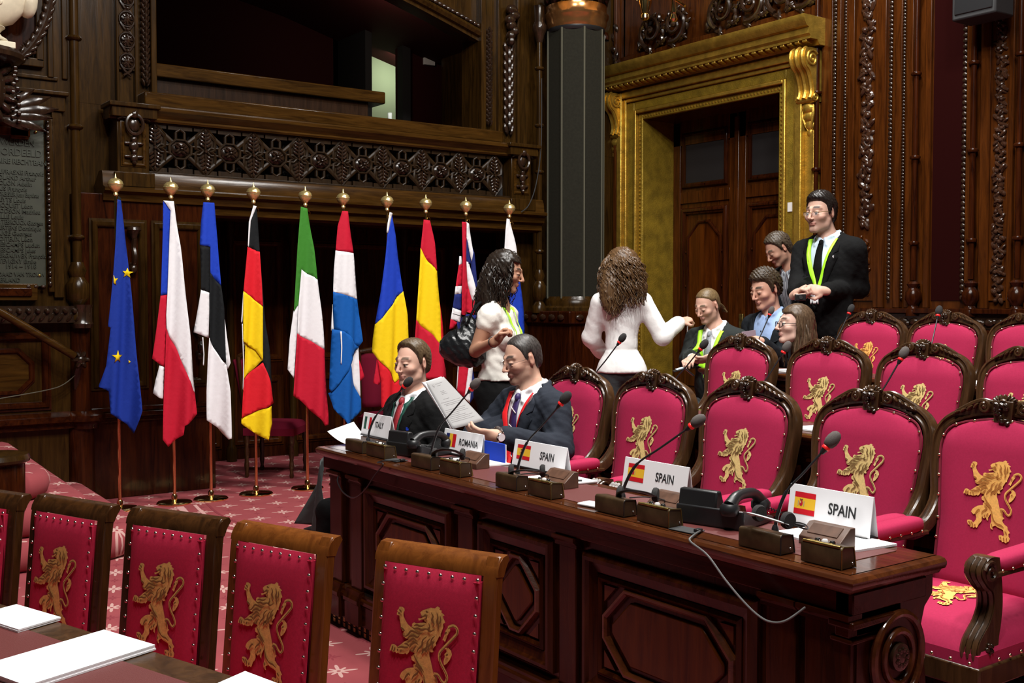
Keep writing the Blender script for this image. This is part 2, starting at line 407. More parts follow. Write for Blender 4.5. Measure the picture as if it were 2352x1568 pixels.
def colonnette(y, r=.022, dx=.05, zb=1.66):
    mb = MB(); x = XW - dx
    mb.lathe([(r, zb), (r, 6.2)], (x, y, 0), 10)
    for z in (1.95, 2.62, 3.27, 3.9): mb.lathe([(r, z - .018), (r * 1.7, z - .012), (r * 1.9, z), (r * 1.7, z + .012), (r, z + .018)], (x, y, 0), 12, cap=False)
    mb.lathe([(r * 1.5, zb - .01), (r * 2.4, zb - .03), (r * 1.6, zb - .06), (r * 2.8, zb - .1), (r * 2.9, zb - .15), (r * 1.6, zb - .2), (r * 2.6, zb - .235), (r * 2.6, 1.38)], (x, y, 0), 12)
    return mb.build('colonnette', 'mahogany', wall_back)
for y in (6.0, 5.045, 4.56, 4.2, 3.4): colonnette(y)
for y0, y1, dx in ((5.86, 5.97, .03), (5.76, 5.80, .05), (5.64, 5.70, .03), (5.34, 5.44, .025), (5.18, 5.24, .045), (5.09, 5.15, .03), (4.93, 4.98, .03), (4.58, 4.62, .05), (4.44, 4.52, .03), (4.26, 4.30, .03), (4.1, 4.16, .045), (3.9, 3.95, .03), (3.6, 3.7, .04)): strip('moulding', y0, y1, dx)
mb = MB(); mb.box((XW - .006, 4.66, 1.5), (XW, 4.92, Z1)); mb.build('fabric_panel', 'red_fabric', wall_back, smooth=0)
for y, r in ((5.835, .016), (5.73, .013), (5.29, .017), (5.17, .013), (4.645, .02), (4.03, .016)):
    mb = MB(); bead_strip(mb, XW - .03, y, 1.52, 4.4, r); o = mb.build('bead_strip', 'carved', wall_back); o['kind'] = 'stuff'
mb = MB(); mb.box((XW - .015, 5.42, 1.5), (XW, 5.63, 4.5)); leafy_band(mb, XW - .015, 5.44, 5.6, 2.12, 4.4, 3, 1, -.012); leafy_band(mb, XW - .012, 5.43, 5.61, 2.15, 4.4, 31, 1, -.006); leafy_band(mb, XW - .012, 5.46, 5.59, 1.56, 2.0, 9, 2, -.008); mb.build('carved_band', ['wall_red', 'carved_brown', 'wall_red'], wall_back)
mb = MB(); mb.box((XW - .015, 4.3, 1.5), (XW, 4.45, 4.5)); leafy_band(mb, XW - .015, 4.305, 4.425, 1.56, 4.4, 5, 1, -.012); leafy_band(mb, XW - .012, 4.305, 4.425, 1.5, 4.4, 51, 1, -.006); mb.build('carved_band', ['wall_red', 'carved_brown'], wall_back)
# ledge with carved rail at about shoulder height of the seated
mb = MB(); mb.box((XW - .1, -2.5, 1.40), (XW, 5.98, 1.44)); mb.box((XW - .06, -2.5, 1.28), (XW, 5.98, 1.40), 1); mb.box((XW - .09, -2.5, 1.22), (XW, 5.98, 1.28)); mb.box((XW - .04, -2.5, .5), (XW, 5.98, 1.22)); mb.build('dado', ['mahogany', 'carved'], wall_back, bevel=.006)
mb = MB(); rnd = random.Random(4); y = 3.5
while y < 5.9:
    mb.sphere((XW - .065, y, 1.335), (.02, .04, .03), 7, 5); mb.sphere((XW - .065, y + .05, 1.35 - rnd.random() * .04), (.02, .02, .02), 6, 4); y += .09
o = mb.build('carved_beads', 'carved', wall_back); o['kind'] = 'stuff'
# strips left of the door, next to the column
for y0, y1, dx, mm in ((8.62, 8.72, .06, 'carved'), (8.54, 8.58, .09, 'wall_red'), (8.8, 8.95, .1, 'mahogany')): strip('moulding', y0, y1, dx, mm)
# carved foliage over the door cornice
mb = MB(); mb.box((XW - .05, 6.0, 3.9), (XW, 8.6, 4.02)); mb.box((XW - .1, 5.95, 3.86), (XW, 8.62, 3.9)); mb.build('ledge', 'wall_red', wall_back, bevel=.005)
def spiral(c, r0, r1, turns, a0, n=26, plane='yz', x=0., sgn=1):
    out = []
    for i in range(n + 1):
        t = i / n; a = a0 + sgn * turns * 2 * math.pi * t; r = lerp(r0, r1, t)
        p = (c[0] + r * math.cos(a), c[1] + r * math.sin(a))
        out.append(V(x, p[0], p[1]) if plane == 'yz' else V(p[0], x, p[1]))
    return out
mb = MB()
for y, s in ((8.05, 1), (7.72, -1), (7.1, 1), (6.75, -1), (6.4, 1), (6.15, -1)):
    mb.tube(spiral((y, 4.2), .17, .02, 1.6, -1.2, 26, 'yz', XW - .06, s), [lerp(.026, .012, i / 26) for i in range(27)], 7)
    for k in range(16):
        a = k * .8; M = Matrix.Rotation(a * 1.3, 3, 'X'); q = .11 + .014 * (k % 8)
        mb.sphere((XW - .05, y + q * math.cos(a), 4.2 + q * math.sin(a)), (.026, .022, .06), 7, 5, 0, M)
    mb.sphere((XW - .07, y, 4.2), .03, 8, 6)
leafy_band(mb, XW - .05, 8.5, 8.72, 3.7, 4.35, 12, 0, -.04)
mb.build('carved_foliage', 'carved', wall_back)

# ---------------------------------------------------------------- the door
DL, DR, DT = 8.208, 6.435, 3.345                    # clear opening
door = struct(empty('door_1', (0, 0, 0)), 'tall double door of dark red wood in a wide gilded frame')
fr = MB()
def door_ring(y_out, z_out, y_in, z_in, x0, x1, mi=0):
    cy = (DL + DR) / 2; hw = (DL - DR) / 2
    a0, a1 = cy + hw + y_out, cy - hw - y_out; b0, b1 = cy + hw + y_in, cy - hw - y_in
    fr.box((x0, b0, 0.3), (x1, a0, DT + z_out), mi); fr.box((x0, a1, 0.3), (x1, b1, DT + z_out), mi); fr.box((x0, b1, DT + z_in), (x1, b0, DT + z_out), mi)
door_ring(.31, .30, .24, .23, XW - .10, XW + .02); door_ring(.24, .23, .20, .19, XW - .07, XW + .02)
door_ring(.20, .19, .10, .10, XW - .045, XW + .02, 1); door_ring(.10, .10, .065, .065, XW - .06, XW + .02); door_ring(.065, .065, 0, 0, XW - .02, XW + .02, 1)
fr.build('door_frame', ['gold', 'gold_flat'], door, bevel=.008)
mb = MB()                                            # small running ornament beside the opening
for y in (DL + .03, DR - .03):
    z = .5
    while z < DT: mb.sphere((XW - .02, y, z), (.008, .014, .014), 6, 4); z += .04
y = DR
while y < DL: mb.sphere((XW - .02, y, DT + .03), (.008, .014, .014), 6, 4); y += .04
o = mb.build('running_ornament', 'gold', door); o['kind'] = 'stuff'
mb = MB(); mb.box((XW + .02, DL, .3), (8.05, DL + .02, DT)); mb.box((XW + .02, DR - .02, .3), (8.05, DR, DT)); mb.build('reveal', 'gold_flat', door, smooth=0)
mb = MB(); mb.box((XW + .02, DR, DT), (8.1, DL, DT + .04)); mb.box((8.02, DR, 3.1), (8.1, DL, DT)); mb.build('soffit', 'wall_red', door, smooth=0)
# entablature: frieze and projecting cornice
mb = MB(); mb.box((XW - .07, DR - .31, DT + .30), (XW + .02, DL + .31, DT + .36)); mb.box((XW - .05, DR - .2, DT + .36), (XW + .02, DL + .2, 3.68)); mb.build('frieze', 'gold_flat', door, bevel=.006)
prof = [(0, 3.66), (-.10, 3.66), (-.13, 3.70), (-.22, 3.70), (-.22, 3.72), (-.24, 3.74), (-.24, 3.79), (-.27, 3.80), (-.30, 3.84), (-.31, 3.87), (-.31, 3.89), (0, 3.89)]
mb = MB(); mb.prism([(XW + p[0], p[1]) for p in prof], DR - .5, DL + .56, 'xz'); mb.build('cornice', 'gold', door, smooth=20)
mb = MB(); y = DR - .45
while y < DL + .52: mb.prism([(XW - .135, 3.665), (XW - .215, 3.68), (XW - .215, 3.70), (XW - .135, 3.70)], y, y + .045, 'xz'); y += .08
o = mb.build('dentils', 'gold', door, bevel=.004); o['kind'] = 'stuff'
def console_bracket(yc):
    """gilded S-scroll console under the cornice, relief projects to -X"""
    side = [(0, 3.64), (-.17, 3.64), (-.215, 3.61), (-.225, 3.55), (-.20, 3.49), (-.155, 3.45), (-.12, 3.38), (-.10, 3.30), (-.105, 3.25), (-.12, 3.22), (-.10, 3.19), (-.06, 3.19), (0, 3.2)]
    w_ = .085
    b = empty('bracket', parent=door)
    m = MB(); m.prism([(XW + p[0], p[1]) for p in smooth2(side)], yc - w_, yc + w_, 'xz')
    for s in (-1, 0, 1): m.tube([(XW + p[0] - .006, yc + s * w_ * .72, p[1]) for p in smooth2(side[1:10])], .016 if s else .02, 6)
    m.build('scroll', 'gold', b, smooth=35)
    m = MB()
    for s in (-1, 1):
        m.tube([V(XW - .13, 0, 3.55) + V(p.x, yc + s * (w_ + .004), p.z) for p in spiral((0, 0), .075, .008, 1.9, .6, 26, 'xz', 0.)], .011, 6)
        m.tube([V(XW - .085, 0, 3.235) + V(p.x, yc + s * (w_ + .004), p.z) for p in spiral((0, 0), .038, .006, 1.5, 3.4, 20, 'xz', 0.)], .009, 6)
    m.build('volute', 'gold', b)
    m = MB()                                         # hanging leaf below
    for k, (dz, wd) in enumerate(((0, .07), (-.07, .075), (-.14, .055), (-.2, .035))): m.sphere((XW - .055 + k * .008, yc, 3.15 + dz), (.05 - k * .006, wd, .055), 10, 6)
    for s in (-1, 1): m.tube([(XW - .06, yc + s * .05, 3.18), (XW - .075, yc + s * .06, 3.1), (XW - .06, yc + s * .03, 3.0), (XW - .05, yc, 2.94)], [.014, .016, .012, .005], 6)
    m.build('leaf_drop', 'gold', b)
def smooth2(pts): return [(p.x, p.y) for p in smooth_path([V(a, b, 0) for a, b in pts], 4)]
console_bracket(DL + .36); console_bracket(DR - .36)
for yc in (DL + .36, DR - .36):
    mb = MB(); mb.box((XW - .05, yc - .05, .5), (XW + .01, yc + .05, 2.96)); mb.box((XW - .035, yc - .075, .5), (XW, yc + .075, 3.64), 1); mb.build('outer_pilaster', ['gold', 'gold_flat'], door, bevel=.006)
mb = MB(); mb.box((XW - .055, DR - .18, 2.28), (XW - .045, DR - .135, 2.36)); mb.build('alarm_contact', 'paper_grey', door, smooth=0)
# two leaves
def moulding(mb, pts, prof, normal, mi=0): mb.sweep(pts, prof, normal, mi, closed=True)
MP = [(-.022, 0), (-.018, .012), (-.008, .02), (.006, .02), (.012, .01), (.022, .008), (.022, 0)]
def octagon(y0, y1, z0, z1, c, x, top_only=False):
    p = [(y0, z0 + (0 if top_only else c)), (y0, z1 - c), (y0 + c, z1), (y1 - c, z1), (y1, z1 - c), (y1, z0 + (0 if top_only else c))]
    if not top_only: p += [(y1 - c, z0), (y0 + c, z0)]
    return [V(x, a, b) for a, b in p]
for k, (ya, yb) in enumerate(((7.325, DL), (DR, 7.315))):
    lf = empty('door_leaf', parent=door); X0 = 8.04
    mb = MB(); mb.box((X0, ya, .3), (X0 + .06, yb, 3.34)); mb.box((X0 - .02, ya, .3), (X0, ya + .1, 3.34)); mb.box((X0 - .02, yb - .1, .3), (X0, yb, 3.34)); mb.box((X0 - .018, ya + .1, 2.5), (X0 - .001, yb - .1, 2.62)); mb.box((X0 - .018, ya + .1, .62), (X0 - .001, yb - .1, .8)); mb.box((X0 - .018, ya + .1, 3.22), (X0 - .001, yb - .1, 3.335)); mb.build('stiles', 'wall_red', lf, bevel=.004)
    ym0, ym1 = ya + .15, yb - .15
    mb = MB(); moulding(mb, [V(X0 - .01, ym0, 2.68), V(X0 - .01, ym1, 2.68), V(X0 - .01, ym1, 3.2), V(X0 - .01, ym0, 3.2)], [(a * 1.2, b * 1.2) for a, b in MP], (-1, 0, 0)); mb.box((X0 - .012, ym0, 2.68), (X0, ym1, 3.2), 1); mb.build('upper_panel', ['mahogany', 'black_void'], lf)
    mb = MB(); moulding(mb, [V(X0 - .01, ym0, .86), V(X0 - .01, ym1, .86), V(X0 - .01, ym1, 2.42), V(X0 - .01, ym0, 2.42)], [(a * 1.5, b * 1.4) for a, b in MP], (-1, 0, 0)); mb.build('panel_frame', 'mahogany', lf)
    mb = MB(); o8 = octagon(ym0 + .07, ym1 - .07, 1.0, 2.3, .15, X0 - .012); moulding(mb, o8, [(a * .9, b * 1.2) for a, b in MP], (-1, 0, 0), 0); mb.prism([(p.y, p.z) for p in o8], X0 - .02, X0, 'yz', 1)
    for z in (1.3, 1.65, 2.0):
        for y in (ym0 + .04, ym1 - .04): mb.sphere((X0 - .02, y, z), .012, 6, 4)
    mb.build('centre_panel', ['mahogany', 'mahogany_panel'], lf)
mb = MB(); mb.box((8.0, 7.29, .3), (8.04, 7.35, 3.3)); mb.build('centre_post', 'wall_red', door, bevel=.008)
mb = MB(); mb.box((8.0, 7.22, 1.13), (8.02, 7.27, 1.37)); mb.build('lock_plate', 'brass_old', door, bevel=.004)

# ---------------------------------------------------------------- balcony wall (parallel to X)
YW, YP = 8.6, 8.4                                    # upper wall plane, parapet plane
arch = [(2.745, 3.05), (2.745, 4.45), (3.2, 4.47), (4.3, 4.42), (4.9, 4.28), (5.39, 4.14), (5.83, 4.0), (5.80, 3.9), (5.80, 3.05)]
wl = MB()
wl.box((1.98, YW, 3.0), (2.745, YW + .25, 6.5)); wl.box((5.80, YW, 3.0), (7.7, YW + .25, 6.5)); wl.prism([(2.7, 4.45), (3.2, 4.47), (4.3, 4.42), (4.9, 4.28), (5.39, 4.14), (5.83, 3.98), (5.83, 6.5), (2.7, 6.5)], YW, YW + .25, 'xz')
wl.box((2.0, YW + .002, 0), (3.0, YW + .1, 3.0)); wl.box((6.2, YW + .002, 0), (7.7, YW + .24, 3.0))
wall_left = struct(wl.build('wall_left', 'wall_wood', smooth=0), 'dark brown panelled wood wall with a balcony above the flags')
# recess under the balcony
mb = MB(); mb.box((2.9, 9.75, 0), (7.7, 9.85, 2.5)); mb.box((2.95, YW, 0), (3.05, 9.8, 2.5)); mb.box((2.3, 8.45, 2.22), (6.4, 9.8, 2.3)); mb.build('recess_shell', 'mahogany', wall_left, smooth=0)
for k in range(7):
    x = 3.2 + k * .62; mb = MB(); MPb = [(a * 1.6, b * 1.5) for a, b in MP]
    moulding(mb, [V(x, 9.75, .95), V(x + .46, 9.75, .95), V(x + .46, 9.75, 2.05), V(x, 9.75, 2.05)], MPb, (0, -1, 0)); moulding(mb, [V(x, 9.75, .15), V(x + .46, 9.75, .15), V(x + .46, 9.75, .75), V(x, 9.75, .75)], MPb, (0, -1, 0))
    mb.build('recess_panel', 'wall_red', wall_left)
for x in (3.12, 3.76, 4.38, 5.0, 5.62): mb = MB(); mb.lathe([(.05, 0), (.05, .12), (.03, .16), (.035, 1.0), (.028, 2.0), (.05, 2.1), (.05, 2.22)], (x, 9.66, 0), 10); mb.build('pilaster', 'wall_wood', wall_left)
# wood face left of the recess, behind the first flags
mb = MB(); mb.box((2.08, YP - .04, 0), (3.12, YW + .02, 2.3)); mb.build('dado_face', 'mahogany', wall_left, bevel=.005)
mb = MB(); mb.box((2.05, YP - .1, .62), (3.14, YP, .66)); mb.box((2.05, YP - .085, .66), (3.14, YP, .7)); mb.box((2.05, YP - .06, .58), (3.14, YP, .62)); mb.build('chair_rail', 'mahogany_h', wall_left, bevel=.008)
for x0, x1 in ((2.2, 2.56), (2.66, 3.02)):
    mb = MB(); moulding(mb, [V(x0, YP - .04, .86), V(x1, YP - .04, .86), V(x1, YP - .04, 2.08), V(x0, YP - .04, 2.08)], [(a * 1.5, b * 1.4) for a, b in MP], (0, -1, 0)); mb.build('wall_panel', 'wall_wood', wall_left)
def small_bracket(x, y, z, s=1.):
    m = MB(); m.lathe([(.01, .06), (.05, .05), (.055, .03), (.03, .0), (.02, -.03)], (x, y - .06 * s, z), 12)
    m.tube(smooth_path([(x, y, z - .22 * s), (x, y - .03, z - .24 * s), (x, y - .08, z - .17 * s), (x, y - .05, z - .1 * s), (x, y - .07, z - .03)], 4), [.02] * 17, 7); m.sphere((x, y - .04, z - .26 * s), (.03, .03, .04), 8, 6)
    return m.build('carved_bracket', 'carved', wall_left)
small_bracket(2.48, YP - .04, 2.0); small_bracket(2.98, YP - .05, 1.25, .7)
# the balcony itself
bal = struct(empty('balcony', (0, 0, 0)), 'carved wood balcony with a pierced parapet of eight star roundels'); bal['category'] = 'balcony'
mb = MB(); mb.prism([(YP + .02, 2.16), (YP - .02, 2.18), (YP - .02, 2.24), (YP - .06, 2.25), (YP - .07, 2.30), (YP - .11, 2.32), (YP - .11, 2.345), (YP - .06, 2.36), (YP - .05, 2.44), (YP - .03, 2.475), (YP + .05, 2.475), (YP + .3, 2.3), (YP + .3, 2.16)], 2.27, 6.42, 'yz'); mb.build('base_cornice', 'wall_wood_h', bal, smooth=25)
mb = MB(); mb.prism([(YP + .06, 2.87), (YP - .02, 2.87), (YP - .03, 2.885), (YP - .02, 2.90), (YP - .04, 2.925), (YP - .065, 2.95), (YP - .065, 2.975), (YP - .04, 2.99), (YP + .08, 2.995), (YP + .08, 2.87)], 2.33, 6.36, 'yz'); mb.build('top_cornice', 'wall_wood_h', bal, smooth=25)
mb = MB(); mb.box((2.6, YP - .02, 2.99), (5.96, YP + .28, 3.1)); mb.build('sill', 'wall_wood_h', bal, bevel=.01)
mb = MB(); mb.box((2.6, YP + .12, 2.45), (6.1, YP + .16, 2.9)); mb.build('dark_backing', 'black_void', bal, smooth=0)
def end_pilaster(x0, x1):
    e = empty('end_pilaster', parent=bal); xc = (x0 + x1) / 2
    m = MB(); m.box((x0, YP - .03, 2.47), (x1, YP + .2, 2.88)); m.box((x0 - .03, YP - .07, 2.36), (x1 + .03, YP + .15, 2.47)); m.box((x0 - .05, YP - .085, 2.88), (x1 + .05, YP + .15, 2.99)); m.box((x0 - .07, YP - .105, 2.955), (x1 + .07, YP + .15, 2.99)); m.build('block', 'wall_wood', e, bevel=.006)
    m = MB(); moulding(m, [V(x0 + .04, YP - .03, 2.53), V(x1 - .04, YP - .03, 2.53), V(x1 - .04, YP - .03, 2.84), V(x0 + .04, YP - .03, 2.84)], [(a * .7, b * .7) for a, b in MP], (0, -1, 0)); m.build('panel_moulding', 'wall_wood_h', e)
    m = MB(); m.tube([V(xc + .062 * math.cos(a), YP - .075, 2.83 + .075 * math.sin(a)) for a in [i * math.pi / 10 for i in range(21)]], .014, 7); m.sphere((xc, YP - .05, 2.83), (.045, .02, .055), 10, 6); m.sphere((xc, YP - .07, 2.905), (.03, .03, .035), 8, 6)
    for s in (-1, 1): m.tube([(xc + s * .05, YP - .06, 2.875), (xc + s * .09, YP - .06, 2.885), (xc + s * .12, YP - .05, 2.865)], [.014, .018, .01], 6)
    for dz, r in ((-.11, .026), (-.16, .036), (-.205, .022), (-.25, .03), (-.285, .018)): m.sphere((xc, YP - .05, 2.83 + dz), (r, .025, r * 1.15), 8, 6)
    for s in (-1, 1):
        for dz in (-.14, -.24): m.sphere((xc + s * .045, YP - .045, 2.83 + dz), (.03, .015, .014), 7, 5)
    m.build('carved_drop', 'carved', e)
end_pilaster(2.385, 2.625); end_pilaster(6.05, 6.28)
# eight pierced star panels with rosettes, lozenge leaves between
NP, XA, XB = 8, 2.68, 5.88
pw = (XB - XA) / NP; zc, hh = 2.68, .195
def ring8(mb, cx, cz, r, wd, y, th, rot=math.pi / 8):
    pts = [V(cx + r * math.cos(rot + i * math.pi / 4), y, cz + r * math.sin(rot + i * math.pi / 4)) for i in range(8)]
    mb.sweep(pts, [(-wd, -th), (-wd, th * .6), (-wd * .3, th), (wd * .3, th), (wd, th * .6), (wd, -th)], (0, -1, 0), closed=True)
def bar(mb, a, b, wd, th, y):
    mb.sweep([V(a[0], y, a[1]), V(b[0], y, b[1])], [(-wd, -th), (-wd, th * .6), (-wd * .3, th), (wd * .3, th), (wd, th * .6), (wd, -th)], (0, -1, 0))
def star_panel():
    mb = MB(); y = 0
    ring8(mb, 0, 0, .098, .012, y, .02)
    for k in range(8):
        a = k * math.pi / 4; c, s = math.cos(a), math.sin(a)
        if k % 2: bar(mb, (c * .10, s * .10), (c * .25, s * .25), .02, .018, y)
        else:                                        # narrow arched slots between two ribs
            for t in (-1, 1): bar(mb, (c * .1 - t * s * .036, s * .1 + t * c * .036), (c * .165 - t * s * .036, s * .165 + t * c * .036), .011, .016, y)
            bar(mb, (c * .165 - s * .036, s * .165 + c * .036), (c * .195, s * .195), .011, .016, y); bar(mb, (c * .165 + s * .036, s * .165 - c * .036), (c * .195, s * .195), .011, .016, y)
    for s in (-1, 1):
        mb.box((-pw / 2 + .1, -.012, s * .185), (pw / 2 - .1, .02, s * .25)); mb.box((s * .115, -.01, s * .19), (s * .2, .018, s * .25)); mb.box((s * .115, -.01, -s * .19), (s * .2, .018, -s * .25)); mb.box((s * .16, -.01, .055), (s * .2, .02, .16)); mb.box((s * .16, -.01, -.16), (s * .2, .02, -.055))
    me = mb.build('star_panel', 'fret', None); return me
def rosette():
    mb = MB(); mb.lathe([(.078, .02), (.078, -.005), (.06, -.02), (.0, -.024)], (0, 0, 0), 12, axis='y', cap=False)
    for k in range(4):
        a = math.pi / 4 + k * math.pi / 2; M = Matrix.Rotation(-a, 3, 'Y')
        for t in (-1, 1): mb.sphere((.036 * math.cos(a) - t * .012 * math.sin(a), -.03, .036 * math.sin(a) + t * .012 * math.cos(a)), (.03, .022, .014), 8, 6, 0, M)
    mb.sphere((0, -.045, 0), .014, 8, 6); return mb.build('rosette', 'carved', None)
def lozenge():
    mb = MB(); hx, hz = .085, .245
    pts = [V(-hx, 0, -.13), V(-hx * .95, 0, -.02), V(-hx * .62, 0, 0), V(-hx * .95, 0, .02), V(-hx, 0, .13), V(0, 0, hz), V(hx, 0, .13), V(hx * .95, 0, .02), V(hx * .62, 0, 0), V(hx * .95, 0, -.02), V(hx, 0, -.13), V(0, 0, -hz)]
    mb.sweep(pts, [(-.012, -.02), (-.012, .012), (0, .022), (.012, .012), (.012, -.02)], (0, -1, 0), closed=True)
    mb.prism([(p.x, p.z) for p in pts], .0, .02, 'xz')
    return mb.build('lozenge_frame', 'fret', None)
def leaf_spray():
    mb = MB()
    for sz in (-1, 1):
        mb.tube([(0, -.012, sz * .02), (0, -.016, sz * .1), (0, -.012, sz * .19)], [.01, .008, .004], 6)
        for i, z in enumerate((.05, .085, .12, .155)):
            for sx in (-1, 1):
                M = Matrix.Rotation(sx * sz * .75, 3, 'Y'); mb.sphere((sx * .028 * (1.15 - i * .16), -.014, sz * (z + .012)), (.013, .012, .032), 7, 5, 0, M)
        mb.sphere((0, -.014, sz * .2), (.012, .012, .026), 7, 5)
    mb.lathe([(.016, -.03), (.01, -.03), (.01, 0)], (0, 0, 0), 10, axis='y'); return mb.build('leaf_spray', 'carved', None)
protos = [star_panel(), rosette(), lozenge(), leaf_spray()]
for k in range(NP):
    xc = XA + (k + .5) * pw
    for i, pr in enumerate(protos[:2]):
        o = pr if k == 0 else pr.copy()
        if k: COL.objects.link(o)
        o.parent = bal; o.location = (xc, YP + .02, zc); o.scale = (.95, 1, .8)
for k in range(NP + 1):
    xc = XA + k * pw
    for pr in protos[2:]:
        o = pr if k == 0 else pr.copy()
        if k: COL.objects.link(o)
        o.parent = bal; o.location = (xc, YP + .02, zc); o.scale = (.95, 1, .8)
mb = MB(); mb.box((2.6, YP + .0, 2.47), (6.08, YP + .06, 2.495)); mb.box((2.6, YP, 2.86), (6.08, YP + .06, 2.875)); mb.build('parapet_rails', 'fret', bal, bevel=.004)
# upper wall carving
def vstrip(x0, x1, dy, m, z0=3.0, z1=6.2): mb = MB(); mb.box((x0, YW - dy, z0), (x1, YW + .01, z1)); return mb.build('moulding', m, wall_left, bevel=.006)
for x0, x1, dy in ((2.44, 2.46, .05), (2.58, 2.61, .05), (2.70, 2.745, .07), (5.80, 5.85, .09), (5.85, 5.885, .05), (6.03, 6.06, .04), (6.26, 6.29, .04)): vstrip(x0, x1, dy, 'wall_wood')
mb = MB(); mb.box((2.46, YW - .03, 3.28), (2.59, YW, 6.0)); mb.build('rosette_board', 'wall_wood', wall_left)
rp = None; mb = MB(); mb.lathe([(.052, .0), (.05, -.022), (.042, -.012), (.02, -.02), (0, -.03)], (0, 0, 0), 14, axis='y', cap=False)
for k in range(8):
    a = k * math.pi / 4; mb.sphere((.03 * math.cos(a), -.018, .03 * math.sin(a)), (.016, .012, .009), 7, 5, 0, Matrix.Rotation(-a, 3, 'Y'))
mb.tube([V(.058 * math.cos(a), -.01, .058 * math.sin(a)) for a in [i * math.pi / 10 for i in range(21)]], .007, 6)
for s in (-1, 1): mb.tube([(s * .05, -.008, -.03), (s * .02, -.01, -.075), (-s * .03, -.008, -.11)], [.01, .012, .008], 6)
mb.sphere((0, -.015, .081), .014, 7, 5)
rp = mb.build('wall_rosette', 'carved', wall_left)
for k in range(7):
    o = rp if k == 0 else rp.copy()
    if k: COL.objects.link(o)
    o.parent = wall_left; o.location = (2.525, YW - .03, 3.345 + .162 * k)
def laurel_strip(x0, x1, z0, z1):
    mb = MB(); w_ = (x1 - x0); z = z0; xc = (x0 + x1) / 2
    while z < z1:
        for s in (-1, 0, 1): mb.sphere((xc + s * w_ * .3, YW - .035 - (0 if s else .012), z + (0 if s else w_ * .3)), (w_ * .2, .022, w_ * .5), 7, 5, 0, Matrix.Rotation(s * .35, 3, 'Y'))
        z += w_ * .72
    o = mb.build('laurel_strip', 'carved', wall_left); o['kind'] = 'stuff'
laurel_strip(2.632, 2.7, 3.2, 4.4); laurel_strip(5.89, 5.96, 3.2, 4.1); laurel_strip(6.1, 6.22, 3.16, 3.95)
# carved corner drop and arch mouldings
mb = MB()
for k in range(7): mb.sphere((6.17 + .03 * math.sin(k * 2), YW - .07, 4.3 - k * .05), (.07 - k * .005, .05, .05), 8, 6)
mb.build('carved_drop', 'carved', wall_left)
ap = smooth_path([V(a, YW - .02, b) for a, b in arch[2:7]], 5)
mb = MB(); mb.sweep(ap, [(-.05, -.05), (-.05, .05), (-.02, .07), (.01, .05), (.02, .02), (.05, .02), (.05, -.05)], (0, -1, 0)); mb.build('arch_moulding', 'wall_wood', wall_left, smooth=30)
mb = MB()
for i in range(len(ap) - 1):
    for t in (0, .5): p = lerp(ap[i], ap[i + 1], t); mb.sphere((p.x + .03, YW - .04, p.z + .08), (.035, .025, .022), 7, 5, 0, Matrix.Rotation(.3, 3, 'Y'))
o = mb.build('arch_beading', 'carved', wall_left); o['kind'] = 'stuff'
# inside of the box behind the balcony
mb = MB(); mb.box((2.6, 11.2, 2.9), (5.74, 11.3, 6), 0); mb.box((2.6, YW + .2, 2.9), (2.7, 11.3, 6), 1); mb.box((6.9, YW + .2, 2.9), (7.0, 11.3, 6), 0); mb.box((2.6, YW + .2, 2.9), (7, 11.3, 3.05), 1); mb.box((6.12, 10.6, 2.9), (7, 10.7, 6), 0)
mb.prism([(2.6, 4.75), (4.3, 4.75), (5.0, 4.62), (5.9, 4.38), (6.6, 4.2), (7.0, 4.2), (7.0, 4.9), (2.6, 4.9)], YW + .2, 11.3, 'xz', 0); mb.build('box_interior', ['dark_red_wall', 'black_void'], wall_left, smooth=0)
mb = MB(); mb.box((5.6, 11.2, 3.0), (6.9, 11.25, 5.2)); mb.build('lit_passage_wall', 'pale_wall', wall_left, smooth=0)
lp = bpy.data.lights.new('passage_lamp', 'AREA'); lp.energy = 3.5; lp.size = .4; lp.color = (.9, 1, .8); lo = bpy.data.objects.new('passage_lamp', lp); COL.objects.link(lo); lo.location = (6.3, 10.8, 4.15); lo.rotation_euler = (math.radians(70), 0, 0)
lq = bpy.data.lights.new('box_fill_light', 'AREA'); lq.energy = 5; lq.size = .3; lq.color = (1, .85, .7); lo = bpy.data.objects.new('box_fill_light', lq); COL.objects.link(lo); lo.location = (5.2, 9.3, 4.3); lo.rotation_euler = (math.radians(60), 0, math.radians(-25))  # added fill light to lift the dark box interior, no fixture there
mb = MB(); mb.box((5.66, 10.55, 2.9), (5.74, 11.3, 5)); mb.build('door_jamb', 'black_void', wall_left, smooth=0)
mb = MB(); mb.box((6.10, 10.5, 2.9), (6.2, 10.62, 5)); mb.build('door_jamb', 'black_void', wall_left, smooth=0)
mb = MB(); mb.box((6.42, 10.56, 4.17), (6.56, 10.6, 4.40)); mb.build('notice_plate', 'paper_grey', wall_left, bevel=.004)
mb = MB(); mb.box((6.545, 9.9, 3.0), (6.58, 10.4, 4.35)); mb.build('partition_edge', 'wall_wood', wall_left, smooth=0)
mb = MB(); mb.box((6.3, 9.8, 3.0), (6.36, 10.58, 3.38)); mb.build('inner_seat', 'wall_wood', wall_left, smooth=0)
cn = tag(empty('balcony_counter', (0, 0, 0)), 'dull brown wooden counter inside the dark balcony box', 'counter')
mb = MB(); mb.box((2.8, 8.98, 3.345), (5.03, 9.25, 3.455)); mb.build('counter_top', 'wall_wood_h', cn, bevel=.01)
mb = MB(); mb.box((2.85, 9.04, 3.2), (4.88, 9.2, 3.345)); mb.box((2.85, 9.06, 2.95), (4.86, 9.2, 3.2)); mb.box((2.85, 9.02, 3.17), (4.9, 9.2, 3.2)); mb.build('counter_front', 'carved', cn, bevel=.006)
mat('glass', (.85, .9, .86), .05, alpha=.35)
